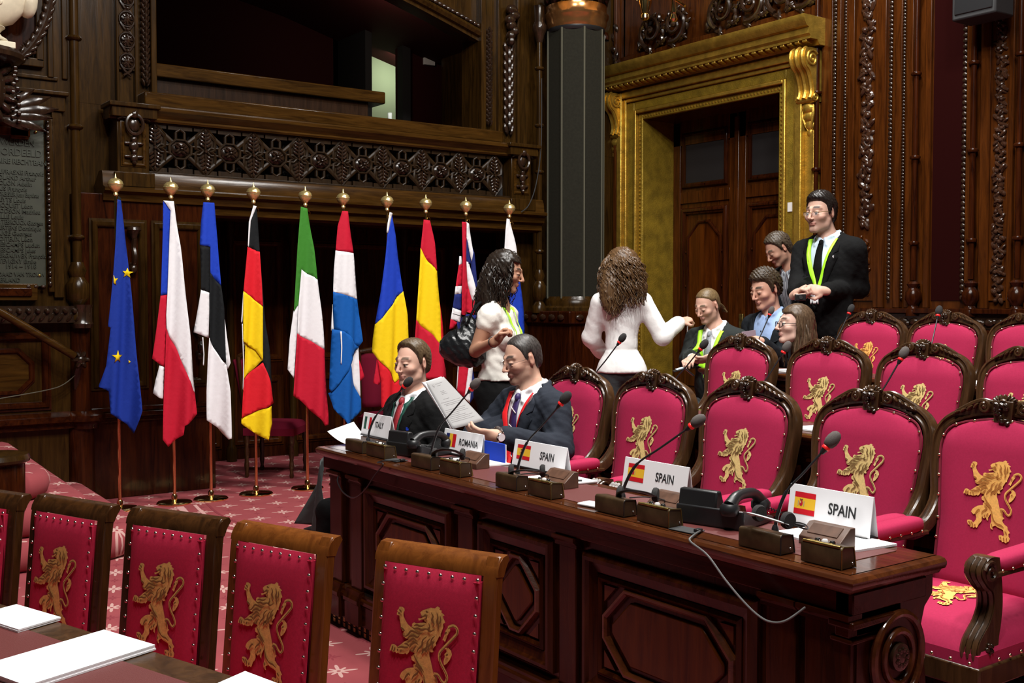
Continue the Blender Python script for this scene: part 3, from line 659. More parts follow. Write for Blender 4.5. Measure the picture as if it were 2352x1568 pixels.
mb = MB(); mb.lathe([(.018, 0), (.022, .09), (.02, .09), (.016, .006)], (0, 0, 0), 12); g = mb.build('drinking_glass', 'glass'); g.location = (4.86, 8.6, 3.101); tag(g, 'small empty drinking glass on the balcony sill', 'glass')

# ---------------------------------------------------------------- column in the corner
col = tag(empty('column', (6.78, 8.3, 0)), 'round column sheathed in grey panels with a copper ring on top', 'column')
mb = MB(); R8 = .283
octp = [(R8 * math.cos(a), R8 * math.sin(a)) for a in [math.radians(-68 + 45 * i) for i in range(8)]]
mb.prism(octp, 1.52, 4.12, 'xy'); mb.build('shaft', 'column_grey', col, smooth=0)
for x, y in octp: mb = MB(); mb.box((x * 1.01 - .006, y * 1.01 - .006, 1.52), (x * 1.01 + .006, y * 1.01 + .006, 4.12)); mb.build('seam_strip', 'column_line', col, smooth=0)
mb = MB(); mb.lathe([(.27, 4.10), (.285, 4.12), (.285, 4.14)], n=24); mb.build('neck_ring', 'black_plastic', col)
mb = MB(); mb.lathe([(.28, 4.13), (.285, 4.15), (.30, 4.18), (.30, 4.22), (.315, 4.24), (.32, 4.27), (.30, 4.30), (.30, 4.36), (.2, 4.38)], n=28); mb.build('copper_ring', 'copper', col)
mb = MB()
for k in range(10):
    a = k * math.pi / 5; mb.sphere((.26 * math.cos(a), .26 * math.sin(a), 4.44), (.06, .06, .1), 8, 6); mb.sphere((.3 * math.cos(a + .3), .3 * math.sin(a + .3), 4.42), (.035, .035, .05), 7, 5)
mb.build('carved_capital', 'carved', col)
mb = MB(); mb.lathe([(.33, 1.40), (.33, 1.43), (.31, 1.45), (.31, 1.49), (.29, 1.52), (.28, 1.54)], n=28); mb.build('base_ring', 'wall_wood', col)
mb = MB(); mb.box((-.36, -.36, .2), (.36, .36, 1.40)); mb.box((-.4, -.4, 1.28), (.4, .4, 1.4)); mb.build('pedestal', 'mahogany', col, bevel=.012)
mb = MB()
for s in range(-2, 3): mb.sphere((-.41, s * .14, 1.34), (.02, .05, .03), 8, 5); mb.sphere((s * .14, -.41, 1.34), (.05, .02, .03), 8, 5)
mb.build('carved_beads', 'carved', col)
# free colonnette left of the column with carved base, and the small cable
def wall_colonnette(x, y, r, z0, z1, rings, name='colonnette', m='wall_wood'):
    mb = MB(); mb.lathe([(r, z0), (r, z1)], (x, y, 0), 12)
    for z in rings: mb.lathe([(r, z - .02), (r * 1.5, z - .014), (r * 1.75, z), (r * 1.5, z + .014), (r, z + .02)], (x, y, 0), 12, cap=False)
    mb.lathe([(r * 1.3, z0 + .06), (r * 2, z0), (r * 1.5, z0 - .05), (r * 2.5, z0 - .1), (r * 2.5, z0 - .2), (r * 1.4, z0 - .25), (r * 2.6, z0 - .3), (r * 2.6, z0 - .36)], (x, y, 0), 12)
    return mb.build(name, m, wall_left)
wall_colonnette(6.42, 8.42, .028, 1.74, 4.2, (1.98, 2.75, 3.2, 3.75)); mb = MB(); mb.lathe([(.03, 4.0), (.05, 4.08), (.07, 4.12), (.07, 4.16), (.05, 4.2), (.06, 4.35)], (6.42, 8.42, 0), 14); mb.build('colonnette_cap', 'carved', wall_left)
mb = MB(); mb.tube([V(7.42, 8.62, 3.7), V(7.42, 8.62, 4.3)], .02, 8); mb.lathe([(.05, 4.2), (.05, 4.24), (.03, 4.28)], (7.42, 8.62, 0), 10); mb.build('short_colonnette', 'mahogany', wall_back)
mb = MB(); mb.tube(smooth_path([PY(1244, 180, 8.33), PY(1243, 330, 8.33), PY(1232, 420, 8.3), PY(1215, 470, 8.28), PY(1197, 487, 8.26)], 6), .005, 6); o = mb.build('wall_cable', 'black_matte'); tag(o, 'thin black cable hanging beside the colonnette by the grey column', 'cable')

# ---------------------------------------------------------------- plaque wall on the far left
YQ = 8.3
mb = MB(); mb.box((-2.5, YQ, .0), (2.02, YQ + .4, 6.5)); wall_side = struct(mb.build('wall_side', 'wall_wood', smooth=0), 'brown panelled wood wall carrying a bronze memorial plaque')
wc = wall_colonnette(2.06, YQ - .03, .033, 1.72, 6.2, (1.96, 2.76, 3.4, 4.1)); wc.parent = wall_side
def wbar(x0, x1, z0, z1, dy, m='wall_wood', name='moulding', bev=.006): mb = MB(); mb.box((x0, YQ - dy, z0), (x1, YQ + .01, z1)); return mb.build(name, m, wall_side, bevel=bev)
wbar(1.90, 1.97, 1.52, 2.86, .03); wbar(1.86, 1.9, 1.56, 2.8, .045); wbar(.6, 1.99, 2.86, 2.98, .05); wbar(.6, 2.01, 2.97, 3.0, .08); wbar(.6, 1.95, 3.08, 3.11, .02); wbar(1.88, 1.92, 3.1, 6, .03); wbar(1.80, 1.85, 3.2, 6, .05); wbar(1.0, 1.85, 3.16, 3.22, .05); wbar(1.98, 2.02, 3.1, 6, .02)
wbar(.6, 1.78, 1.50, 1.62, .06, 'wall_wood_h'); wbar(.6, 1.74, 1.53, 1.59, .075, 'mahogany_h')
# carved rail with leaves and the panels below
mb = MB(); mb.box((.3, YQ - .1, 1.34), (2.14, YQ, 1.46)); mb.lathe([(.07, 1.30), (.08, 1.33), (.065, 1.36), (.07, 1.44), (.08, 1.47)], (2.08, YQ - .06, 0), 12)
x = .9
while x < 2.1: mb.sphere((x, YQ - .105, 1.425), (.022, .025, .022), 7, 5); mb.sphere((x + .03, YQ - .1, 1.38), (.014, .02, .04), 7, 5, 0, Matrix.Rotation(.6, 3, 'Y')); x += .062
mb.build('carved_rail', 'carved', wall_side)
moo = [V(.9, YQ, .74), V(1.84, YQ, .74), V(1.84, YQ, 1.24), V(.9, YQ, 1.24)]
mb = MB(); moulding(mb, moo, [(a * 1.4, b * 1.6) for a, b in MP], (0, -1, 0)); mb.build('lower_panel_frame', 'mahogany', wall_side)
c = .09; mb = MB(); pp = [V(1.0, YQ, .84 + c), V(1.0 + c, YQ, .84), V(1.74 - c, YQ, .84), V(1.74, YQ, .84 + c), V(1.74, YQ, 1.14 - c), V(1.74 - c, YQ, 1.14), V(1.0 + c, YQ, 1.14), V(1.0, YQ, 1.14 - c)]
moulding(mb, pp, [(a, b * 1.3) for a, b in MP], (0, -1, 0)); mb.prism([(p.x, p.z) for p in pp], YQ - .01, YQ, 'xz', 1); mb.build('lower_panel', ['mahogany', 'wall_wood_h'], wall_side)
mb = MB(); mb.prism([(YQ, .56), (YQ - .06, .57), (YQ - .06, .6), (YQ - .1, .62), (YQ - .1, .66), (YQ - .05, .68), (YQ, .69)], .2, 2.1, 'yz'); mb.lathe([(.1, .56), (.11, .6), (.15, .62), (.15, .66), (.1, .69)], (2.1, YQ - .0, 0), 14); mb.build('chair_rail', 'mahogany_h', wall_side)
mb = MB(); mb.lathe([(.1, .0), (.095, .56)], (2.08, YQ + .02, 0), 12); mb.lathe([(.075, .69), (.07, 1.3)], (2.08, YQ + .0, 0), 12); mb.build('corner_post', 'mahogany', wall_side)
# handrail with carved end and the thin cable
hr = tag(empty('handrail', (0, 0, 0)), 'sloping brown wooden handrail ending in a carved leaf bracket', 'handrail')
mb = MB(); mb.tube([PY(-60, 680, 8.1), PY(172, 818, 8.1)], .028, 10); mb.build('rail', 'wall_wood_h', hr)
mb = MB(); p = PY(184, 826, 8.12); mb.sphere(p, (.05, .05, .045), 9, 7)
for k in range(6): a = k * 1.05; mb.sphere((p.x + .035 * math.cos(a), p.y - .02, p.z + .04 * math.sin(a)), (.03, .03, .018), 7, 5, 0, Matrix.Rotation(-a, 3, 'Y'))
mb.tube([p, p + V(0, .1, -.1), p + V(0, .14, -.22)], [.03, .03, .015], 8); mb.build('carved_end', 'carved', hr)
mb = MB(); mb.tube(smooth_path([PY(184, 850, 8.2), PY(150, 880, 8.2), PY(110, 895, 8.2), PY(0, 915, 8.24)], 5), .0035, 5); o = mb.build('wall_wire', 'column_line'); tag(o, 'thin pale wire drooping below the handrail end', 'cable')
# bronze memorial plaque
pq = tag(empty('memorial_plaque', (0, 0, 0)), 'green bronze memorial plaque with raised lettering in a bobbin frame', 'plaque')
mb = MB(); mb.box((.9, YQ - .03, 1.6), (1.845, YQ, 2.8)); mb.build('plate', 'bronze_plaque', pq, bevel=.004)
mb = MB(); z = 1.62
while z < 2.8: mb.sphere((1.868, YQ - .05, z), (.016, .018, .022), 8, 6); mb.sphere((1.868, YQ - .045, z + .037), (.012, .012, .012), 6, 4); z += .0745
x = 1.72
while x < 1.86: mb.sphere((x, YQ - .05, 1.6), (.02, .018, .014), 8, 6); x += .05
o = mb.build('bobbin_frame', 'carved', pq); o['kind'] = 'stuff'
mb = MB()
for x, z in ((1.79, 2.70), (1.80, 1.68)): mb.sphere((x, YQ - .03, z), (.012, .01, .012), 8, 6)
mb.build('bolts', 'brass_old', pq)
MT = Matrix.Translation((0, YQ - .033, 0)) @ Matrix.Rotation(math.pi / 2, 4, 'X')
def pt(s, x, z, size, sx=1.): 
    return text_obj('lettering', s, size, 'bronze_text', pq, Matrix.Translation((x, YQ - .033, z)) @ Matrix.Rotation(math.pi / 2, 4, 'X'), .004, 'LEFT', .0008, sx)
lines = [('WERDEN', 1.555, 2.615, .062), ('VOORDEELD', 1.47, 2.545, .07), ('TAIRE RECHTBANK', 1.505, 2.48, .05)]
for s, x, z, sz in lines: pt(s, x, z, sz, .88)
names = ['DUFRASNE François', 'ROLAND Arthur', 'COLON Adelin', 'MUS François', 'CORBISIER Jean Baptiste', 'NEYTS Louis', 'JACQUET Léon', 'HODSON Mathieu', 'GILLE Louis', 'UYTEBROUCK Georges', 'MERTENS Dominique', 'KUGE Georges', 'BOITEUX Léon', 'DESCAMPS Lucien', 'DESCAMPS Jules', 'VERGAUWEN François', 'STEVIGNY Emile']
for i, s in enumerate(names): pt(s, 1.515, 2.405 - i * .0392, .043, {4: .66, 9: .72, 10: .78, 15: .78}.get(i, .88))
pt('1914 – 1918', 1.575, 1.742, .043, .95); pt('DESDAAD VAN TROUW', 1.47, 1.685, .04, .84); pt('ERLAND', 1.535, 1.645, .04, .9)
mb = MB(); mb.box((1.2, YQ - .045, 2.70), (1.70, YQ, 2.82)); mb.box((1.2, YQ - .05, 2.66), (1.75, YQ, 2.72)); mb.box((1.62, YQ - .05, 2.64), (1.74, YQ, 2.72)); mb.build('name_board', 'wall_red', pq, bevel=.004)
# corner carving of the oval frame, oval laurel wreath, bust on lion bracket with palm leaves
mb = MB()
for k in range(9): a = math.pi * .5 + k * .2; mb.sphere((1.79 + .06 * math.cos(a), YQ - .04, 3.25 + .06 * math.sin(a)), (.045, .02, .012), 7, 5, 0, Matrix.Rotation(-a, 3, 'Y'))
mb.sphere((1.78, YQ - .05, 3.26), .02, 8, 6); mb.build('corner_leaf', 'carved', wall_side)
ov = tag(empty('laurel_wreath', (0, 0, 0)), 'dark carved oval laurel wreath framing the white bust', 'wreath')
oc = V(1.28, YQ - .055, 3.75); op = [oc + V(.62 * math.cos(a), 0, .718 * math.sin(a)) for a in [i * 2 * math.pi / 72 for i in range(73)]]
mb = MB(); mb.tube(op, .035, 8, cap=False)
for i in range(0, 72):
    p, q = op[i], op[(i + 1) % 72]; a = math.atan2(q.z - p.z, q.x - p.x)
    for s in (-1, 1): mb.sphere(p + V(-s * .022 * math.sin(a), -.02, s * .022 * math.cos(a)), (.04, .018, .016), 7, 5, 0, Matrix.Rotation(-a - s * .35, 3, 'Y'))
mb.build('leaves', 'carved', ov)
mb = MB(); mb.lathe([(.001, 0), (.59, 0)], n=48, axis='y', cap=False); o = mb.build('recess_back', 'mahogany', ov); o.location = (oc.x, YQ - .012, oc.z); o.scale = (1, 1, 1.16)
bk = tag(empty('bust_bracket', (1.42, YQ - .03, -.18)), 'dark carved lion head bracket with palm leaves under the bust', 'bracket')
mb = MB(); mb.lathe([(.18, 3.30), (.235, 3.31), (.27, 3.33), (.275, 3.36), (.25, 3.39)], (0, -.12, 0), 20); mb.build('shelf', 'carved', bk)
mb = MB(); mb.sphere((0, -.16, 3.12), (.15, .15, .2), 14, 10)
for k in range(18):
    a = k * 2 * math.pi / 18; M = Matrix.Rotation(-a, 3, 'Y'); mb.sphere((.17 * math.cos(a), -.17, 3.13 + .19 * math.sin(a)), (.07, .05, .03), 8, 6, 0, M)
for k in range(14): mb.sphere((.2 + .02 * math.sin(k * 3.), -.2, 3.28 - k * .028), .018, 6, 5)
mb.sphere((0, -.32, 3.05), (.06, .06, .05), 10, 8); mb.build('lion_head', 'carved', bk)
def leaf(mb, base, tip, wd, bend=.04):
    base, tip = V(*base), V(*tip); d = tip - base; n = V(0, -1, 0); s = d.cross(n).normalized(); vs = []; fs = []
    for i in range(9):
        t = i / 8; ww = wd * math.sin(math.pi * min(1, t * .9 + .08)) ** .8; c_ = base + d * t + n * (bend * math.sin(math.pi * t)) 
        vs += [c_ + s * ww, c_ + n * .014, c_ - s * ww, c_ - n * .006]
    for i in range(8):
        for k in range(4): fs.append((i * 4 + k, i * 4 + (k + 1) % 4, i * 4 + 4 + (k + 1) % 4, i * 4 + 4 + k))
    mb.add(vs, fs)
for base, tip, wd in (((.1, -.14, 2.9), (.22, -.1, 3.18), .03), ((.1, -.14, 2.88), (.34, -.12, 3.06), .03), ((.12, -.14, 2.87), (.45, -.11, 3.02), .035), ((.12, -.15, 2.86), (.5, -.11, 2.94), .035), ((.12, -.15, 2.85), (.46, -.12, 2.87), .03), ((.14, -.14, 2.84), (.42, -.12, 2.77), .028), ((.1, -.14, 2.84), (.3, -.12, 2.77), .03), ((-.1, -.14, 2.87), (-.4, -.1, 3.0), .035), ((-.1, -.14, 2.85), (-.42, -.1, 2.86), .03)):
    mb = MB(); leaf(mb, V(*base) + V(0, 0, .1), V(*tip) + V(0, 0, .1), wd); mb.build('palm_leaf', 'carved', bk, smooth=60)
bu = tag(empty('marble_bust', (1.42, YQ - .20, 3.21)), 'cream marble bust in uniform with a fringed epaulette', 'bust')
mb = MB(); mb.box((-.19, -.12, 0), (.19, .12, .045)); mb.lathe([(.16, .045), (.165, .065), (.13, .085), (.11, .11), (.13, .135), (.15, .15)], n=24); mb.build('socle', 'marble', bu, bevel=.006)
mb = MB(); T = []
rows = [(.15, .10, .09), (.19, .2, .12), (.27, .27, .15), (.36, .31, .16), (.45, .32, .155), (.52, .30, .14), (.57, .22, .12), (.61, .12, .1), (.66, .085, .085), (.74, .09, .095), (.8, .105, .12), (.88, .11, .125), (.95, .09, .11), (1.0, .05, .06), (1.02, .0, .0)]
vs = []; n = 28
for z, rx, ry in rows:
    for k in range(n): a = 2 * math.pi * k / n; vs.append(V(rx * math.copysign(abs(math.cos(a)) ** .85, math.cos(a)), ry * math.sin(a), z))
fs = [(i * n + k, i * n + (k + 1) % n, (i + 1) * n + (k + 1) % n, (i + 1) * n + k) for i in range(len(rows) - 1) for k in range(n)]
mb.add(vs, fs); mb.sphere((0, -.13, .84), (.03, .04, .035), 8, 6); mb.build('figure', 'marble', bu, smooth=60)
for s in (-1, 1):
    m = MB(); m.sphere((s * .26, 0, .52), (.1, .11, .045), 14, 8)
    for k in range(22):
        a = -.4 + k * math.pi * 1.25 / 21 - math.pi / 2 * .6; x, y = s * (.27 + .1 * math.cos(a)), .115 * math.sin(a); m.tube([(x, y, .52), (x * 1.03, y * 1.05, .46), (x * 1.04, y * 1.06, .41)], .011, 5)
    m.build('epaulette', 'marble', bu)
    m = MB(); m.sphere((s * .29, -.01, .37), (.07, .09, .13), 10, 8); m.build('sleeve', 'marble', bu)
m = MB()
for k, (x, z) in enumerate(((.06, .42), (.1, .38), (.14, .42), (.08, .3), (.03, .34))): m.lathe([(.03, 0), (.026, -.012), (.012, -.02), (0, -.022)], (x, -.145, z), 10, axis='y', cap=False)
m.build('medals', 'marble', bu)

# ---------------------------------------------------------------- carpeted round steps at the left and the wooden drum
def round_step(xe, yf, z0, z1):
    """bullnosed carpeted step: right end at xe, front at yf, running back to the wall"""
    mb = MB(); r = .42; out = [(-2.4, yf), (xe - r, yf)] + [(xe - r + r * math.sin(a), yf + r - r * math.cos(a)) for a in [i * math.pi / 2 / 8 for i in range(1, 9)]] + [(xe + .06, 8.32), (-2.4, 8.32)]
    h = z1 - z0; prof = [(-.05, 0), (-.015, h * .15), (0, h * .45), (-.005, h * .7), (-.03, h * .92), (-.07, h)]
    vs = []; n = len(out); cx, cy = sum(p[0] for p in out) / n, sum(p[1] for p in out) / n
    for d, hz in prof:
        for x, y in out:
            ux, uy = (1 if x > cx else 0), (-1 if y < cy + .3 else 0); L = 1
            if abs(x - xe) < r + .01 and y < yf + r + .01 and x > xe - r: ux, uy = (x - (xe - r)) / r, (y - (yf + r)) / r
            elif y <= yf + .001: ux, uy = 0, -1
            elif x > xe - .2: ux, uy = 1, 0
            else: ux = uy = 0
            vs.append(V(x + ux * d, y + uy * d, z0 + hz))
    fs = [(i * n + k, i * n + (k + 1) % n, (i + 1) * n + (k + 1) % n, (i + 1) * n + k) for i in range(len(prof) - 1) for k in range(n)]
    fs.append(tuple((len(prof) - 1) * n + k for k in range(n)))
    mb.add(vs, fs); return mb.build('carpeted_step', 'carpet', st, smooth=50)
st = struct(empty('stairs', (0, 0, 0)), 'curved red carpeted steps rising to the left below the plaque')
round_step(2.03, 6.32, 0, .17); round_step(1.74, 6.42, .17, .34); round_step(1.55, 6.55, .34, .5); round_step(1.36, 7.1, .5, .66); round_step(1.12, 7.35, .66, .82)
dr = tag(empty('wooden_drum', (1.16, 6.5, .34)), 'dark round wooden drum stand beside the carpeted steps', 'stand')
mb = MB(); mb.lathe([(.16, 0), (.16, .25), (.15, .27)], n=28); mb.build('body', 'mahogany', dr)
mb = MB(); mb.lathe([(.15, .25), (.185, .27), (.19, .285), (.18, .31), (.14, .315)], n=32); mb.build('lid', 'wall_wood', dr)
# chandelier fragments and loudspeaker high up
ch = tag(empty('wall_chandelier', (7.0, 7.25, 4.2)), 'brass chandelier with hanging rods in front of the door carving', 'chandelier')
mb = MB(); mb.tube(smooth_path([(-.1, .75, .35), (0, .35, .12), (0, .12, .1), (0, -.1, .02), (0, -.22, -.06)], 5), .012, 7); mb.tube(smooth_path([(.1, -.8, .4), (0, -.4, .12), (0, -.22, .1), (0, -.1, .2)], 5), .012, 7); mb.build('arm', 'brass', ch)
mb = MB(); mb.lathe([(.075, .3), (.07, .12), (.035, -.02), (.045, -.03), (.045, -.06), (.02, -.08)], (0, .3, 0), 12); mb.build('fluted_socket', 'brass', ch)
mb = MB(); mb.lathe([(.035, .3), (.03, .08), (.045, .05), (.025, .02), (.028, -.08), (.02, -.1), (.04, -.15), (.02, -.17)], (0, -.08, 0), 12); mb.sphere((0, -.13, .06), (.05, .05, .05), 8, 6); mb.build('drop_rod', 'brass', ch)
mb = MB(); mb.lathe([(.0, .12), (.08, .1), (.2, .17), (.2, .2), (.0, .22)], (0, -.5, 0), 20); mb.build('lamp_dish', 'gold', ch)
mb = MB()
for k in range(12): mb.sphere((.16 * math.cos(k * .52), -.62 + .16 * math.sin(k * .52), .12 - .03 * (k % 2)), .03, 7, 5)
mb.build('scroll_leaves', 'gold', ch)
cl = tag(empty('lamp_shade_cluster', (6.5, 8.02, 4.42)), 'amber glass petal lamp shades above the grey column', 'lamp')
for dx, dy in ((-.16, .1), (.3, -.12), (.62, -.35)):
    mb = MB()
    for k in range(9): a = k * 2 * math.pi / 9; leaf(mb, (dx, dy, .12), (dx + .16 * math.cos(a), dy + .16 * math.sin(a), -.03 + .03 * (k % 2)), .05, .01)
    mb.lathe([(.06, .25), (.1, .1), (.13, .02)], (dx, dy, 0), 16, cap=False); mb.build('glass_shade', 'lampglass', cl, smooth=60)
sp = tag(empty('loudspeaker', (7.35, 4.38, 3.52)), 'black box loudspeaker hung high on the carved wall', 'loudspeaker')
mb = MB(); mb.box((-.12, -.17, 0), (.12, .17, .5)); mb.build('cabinet', 'black_matte', sp, bevel=.015)
mb = MB(); mb.box((-.128, -.145, .04), (-.118, .145, .46)); mb.build('grille', 'black_plastic', sp, bevel=.006)
mb = MB(); mb.tube([(.1, 0, .3), (.26, 0, .3)], .02, 8); mb.build('mount', 'black_matte', sp)
# ================================================================ DESKS AND NEAR TABLE
EDGE = [(0, 0), (-.012, .0), (-.02, .012), (-.03, .016), (-.035, .026), (-.035, .034), (-.028, .042), (-.015, .045), (0, .045)]
def desk(name, X0, Y0, Y1, zf, zt, label, panels, pil, full=True, depth=.4):
    d = tag(empty(name, (X0, Y0, zf)), label, 'desk'); L = Y1 - Y0; H = zt - zf
    # continuous top with moulded edge (front, both ends)
    mb = MB(); mb.box((.03, .03, H - .045), (depth, L - .03, H))
    path = [V(depth, .035, H - .045), V(.035, .035, H - .045), V(.035, L - .035, H - .045), V(depth, L - .035, H - .045)]
    mb.sweep(path, [(p[0], p[1]) for p in EDGE], (0, 0, 1)); mb.build('top', 'desk_top_wood', d, smooth=30)
    mb = MB(); mb.box((.1, .12, H), (depth - .05, L - .12, H + .0016)); mb.build('leather_inlay', 'leather_maroon', d, smooth=0)
    mb = MB(); mb.box((.03, .02, H - .1), (depth - .06, L - .02, H - .045)); mb.build('frieze', 'mahogany_h', d, bevel=.004)
    mb = MB(); mb.box((.06, .03, .06 if full else 0), (.24, L - .03, H - .1)); mb.build('carcass', 'mahogany', d, smooth=0)
    if full:
        mb = MB(); mb.prism([(.06, .06), (.03, .06), (.03, .15), (.022, .16), (.022, .175), (.03, .185), (.03, .195), (.045, .21), (.06, .21)], .02, L - .02, 'xz'); mb.build('plinth', 'mahogany_h', d, smooth=25)
        g = MB(); x = .07
        for k in range(int(L / .05)):
            for r in range(2): g.box((.045, .03 + k * .05, .008 + r * .024), (.052, .03 + k * .05 + .02, .026 + r * .024))
        g.box((.05, .02, 0), (.06, L - .02, .06), 1); o = g.build('floor_grille', ['brass_old', 'black_void'], d, smooth=0); o['kind'] = 'stuff'
    for y0, y1 in panels:
        y0 -= Y0; y1 -= Y0; pn = empty('front_panel', parent=d); z0, z1 = .23, H - .135
        mb = MB(); xf = .06
        moulding(mb, [V(xf, y0 + .03, z0 + .03), V(xf, y1 - .03, z0 + .03), V(xf, y1 - .03, z1 - .03), V(xf, y0 + .03, z1 - .03)], [(-.03, 0), (-.03, .02), (-.018, .034), (-.006, .034), (0, .02), (.012, .016), (.03, .01), (.03, 0)], (-1, 0, 0)); mb.build('outer_moulding', 'mahogany', pn, smooth=25)
        mb = MB(); a, b, c_, e = y0 + .075, y1 - .075, z0 + .075, z1 - .075
        moulding(mb, [V(xf, a, c_), V(xf, b, c_), V(xf, b, e), V(xf, a, e)], [(-.012, 0), (-.012, .012), (0, .02), (.01, .012), (.01, 0)], (-1, 0, 0)); mb.build('inner_moulding', 'mahogany', pn, smooth=25)
        mb = MB(); k = min(.10, (e - c_) * .32); oc_ = octagon(a + .025, b - .025, c_ + .02, e - .02, k, xf)
        moulding(mb, oc_, [(-.012, 0), (-.012, .014), (-.004, .02), (.004, .02), (.012, .008), (.012, 0)], (-1, 0, 0)); mb.build('octagon_moulding', 'desk_top_wood', pn, smooth=25)
        mb = MB(); mb.prism([(p.y, p.z) for p in octagon(a + .055, b - .055, c_ + .05, e - .05, k * .9, 0)], xf - .012, xf, 'yz'); mb.build('centre_board', 'mahogany_panel', pn, bevel=.006)
        for sy, sz in ((a, c_), (a, e), (b, c_), (b, e)):
            mb = MB(); ty, tz = (1 if sy == a else -1), (1 if sz == c_ else -1); tri = [(sy + ty * .02, sz + tz * .02), (sy + ty * (k * .75), sz + tz * .02), (sy + ty * .02, sz + tz * (k * .75))]
            mb.prism(tri, xf - .01, xf, 'yz'); mb.build('corner_board', 'mahogany_panel', pn, smooth=0)
    for y0, y1 in pil:
        y0 -= Y0; y1 -= Y0; pn = empty('pilaster', parent=d)
        mb = MB(); mb.box((.038, y0, .2 if full else 0), (.07, y1, H - .135)); mb.build('shaft', 'mahogany', pn, bevel=.004)
        mb = MB(); mb.prism([(.07, H - .135), (.03, H - .135), (.03, H - .125), (.015, H - .112), (.015, H - .1), (.07, H - .1)], y0 - .012, y1 + .012, 'xz'); mb.build('capital', 'mahogany_h', pn, smooth=25)
        if full: mb = MB(); mb.prism([(.07, .06), (.012, .06), (.012, .15), (.004, .16), (.004, .175), (.014, .19), (.02, .21), (.07, .21)], y0 - .015, y1 + .015, 'xz'); mb.build('pedestal', 'mahogany', pn, smooth=25)
    return d, L, H
fd, L1, H1 = desk('front_desk', 2.20, 1.625, 4.61, 0., .82, 'long mahogany desk with octagonal front panels carrying country name plates', [(3.50, 4.20), (2.86, 3.31), (1.96, 2.70)], [(4.42, 4.52), (4.23, 4.33), (3.345, 3.45), (2.735, 2.825), (1.83, 1.93), (1.66, 1.80)])
# near end: end pier, mouldings and the big carved scroll
mb = MB(); mb.box((.07, .035, .06), (.16, .1, H1 - .045)); mb.build('end_pier', 'mahogany', fd, bevel=.004)
mb = MB(); mb.prism([(.03, H1 - .1), (.03, H1 - .045), (.385, H1 - .045), (.385, H1 - .1), (.35, H1 - .13), (.33, H1 - .19), (.28, H1 - .2), (.16, H1 - .16), (.03, H1 - .16)], .03, .075, 'xz'); mb.build('end_frieze', 'mahogany_h', fd, bevel=.004)
mb = MB(); mb.box((.02, .012, H1 - .135), (.2, .09, H1 - .115)); mb.box((.028, .02, H1 - .175), (.17, .09, H1 - .16)); mb.build('end_moulding', 'mahogany_h', fd, bevel=.005)
sc_ = empty('end_scroll', parent=fd); cx, cz = .215, .585
sh = [(cx + .105 * math.cos(a), cz + .118 * math.sin(a)) for a in [i * 2 * math.pi / 32 for i in range(32)]]
mb = MB(); mb.prism(sh, .02, .14, 'xz'); mb.build('disc', 'mahogany', sc_, bevel=.012)
for r, t in ((.1, .011), (.06, .010)):
    mb = MB(); mb.tube([V(cx + r * math.cos(a), .018, cz + r * 1.12 * math.sin(a)) for a in [i * 2 * math.pi / 40 for i in range(41)]], t, 8, cap=False); mb.build('ring', 'desk_top_wood', sc_)
mb = MB(); mb.lathe([(.038, 0), (.036, -.012), (.0, -.02)], (cx, .02, cz), 16, axis='y', cap=False)
for k in range(9): mb.sphere((cx + .02 * math.cos(k * .7), .005, cz + .02 * math.sin(k * .7)), (.008, .006, .008), 6, 4)
mb.build('carved_boss', 'carved', sc_)
mb = MB(); mb.prism([(.08, .06), (.3, .06), (.32, .2), (.34, .35), (.33, .47), (.08, .5)], .04, .13, 'xz'); mb.prism(smooth2([(.3, .06), (.34, .15), (.335, .3), (.36, .42), (.345, .55), (.325, .52), (.33, .4), (.3, .28)]), .03, .14, 'xz'); mb.build('scroll_leg', 'mahogany', sc_, smooth=30)
desk('second_row_desk', 3.53, 1.2, 4.95, TIER[1], .955, 'mahogany desk of the second row half hidden by armchairs', [(4.48, 4.88), (3.7, 4.3), (2.9, 3.5), (2.1, 2.7), (1.35, 1.95)], [(4.36, 4.44), (3.56, 3.64), (2.76, 2.84), (1.98, 2.06)], False)
desk('third_row_desk', 4.86, 1.4, 4.75, TIER[2], 1.085, 'mahogany desk of the third row beside the seated young people', [(3.9, 4.6), (3.1, 3.7), (2.3, 2.9)], [(3.76, 3.84), (2.96, 3.04)], False)
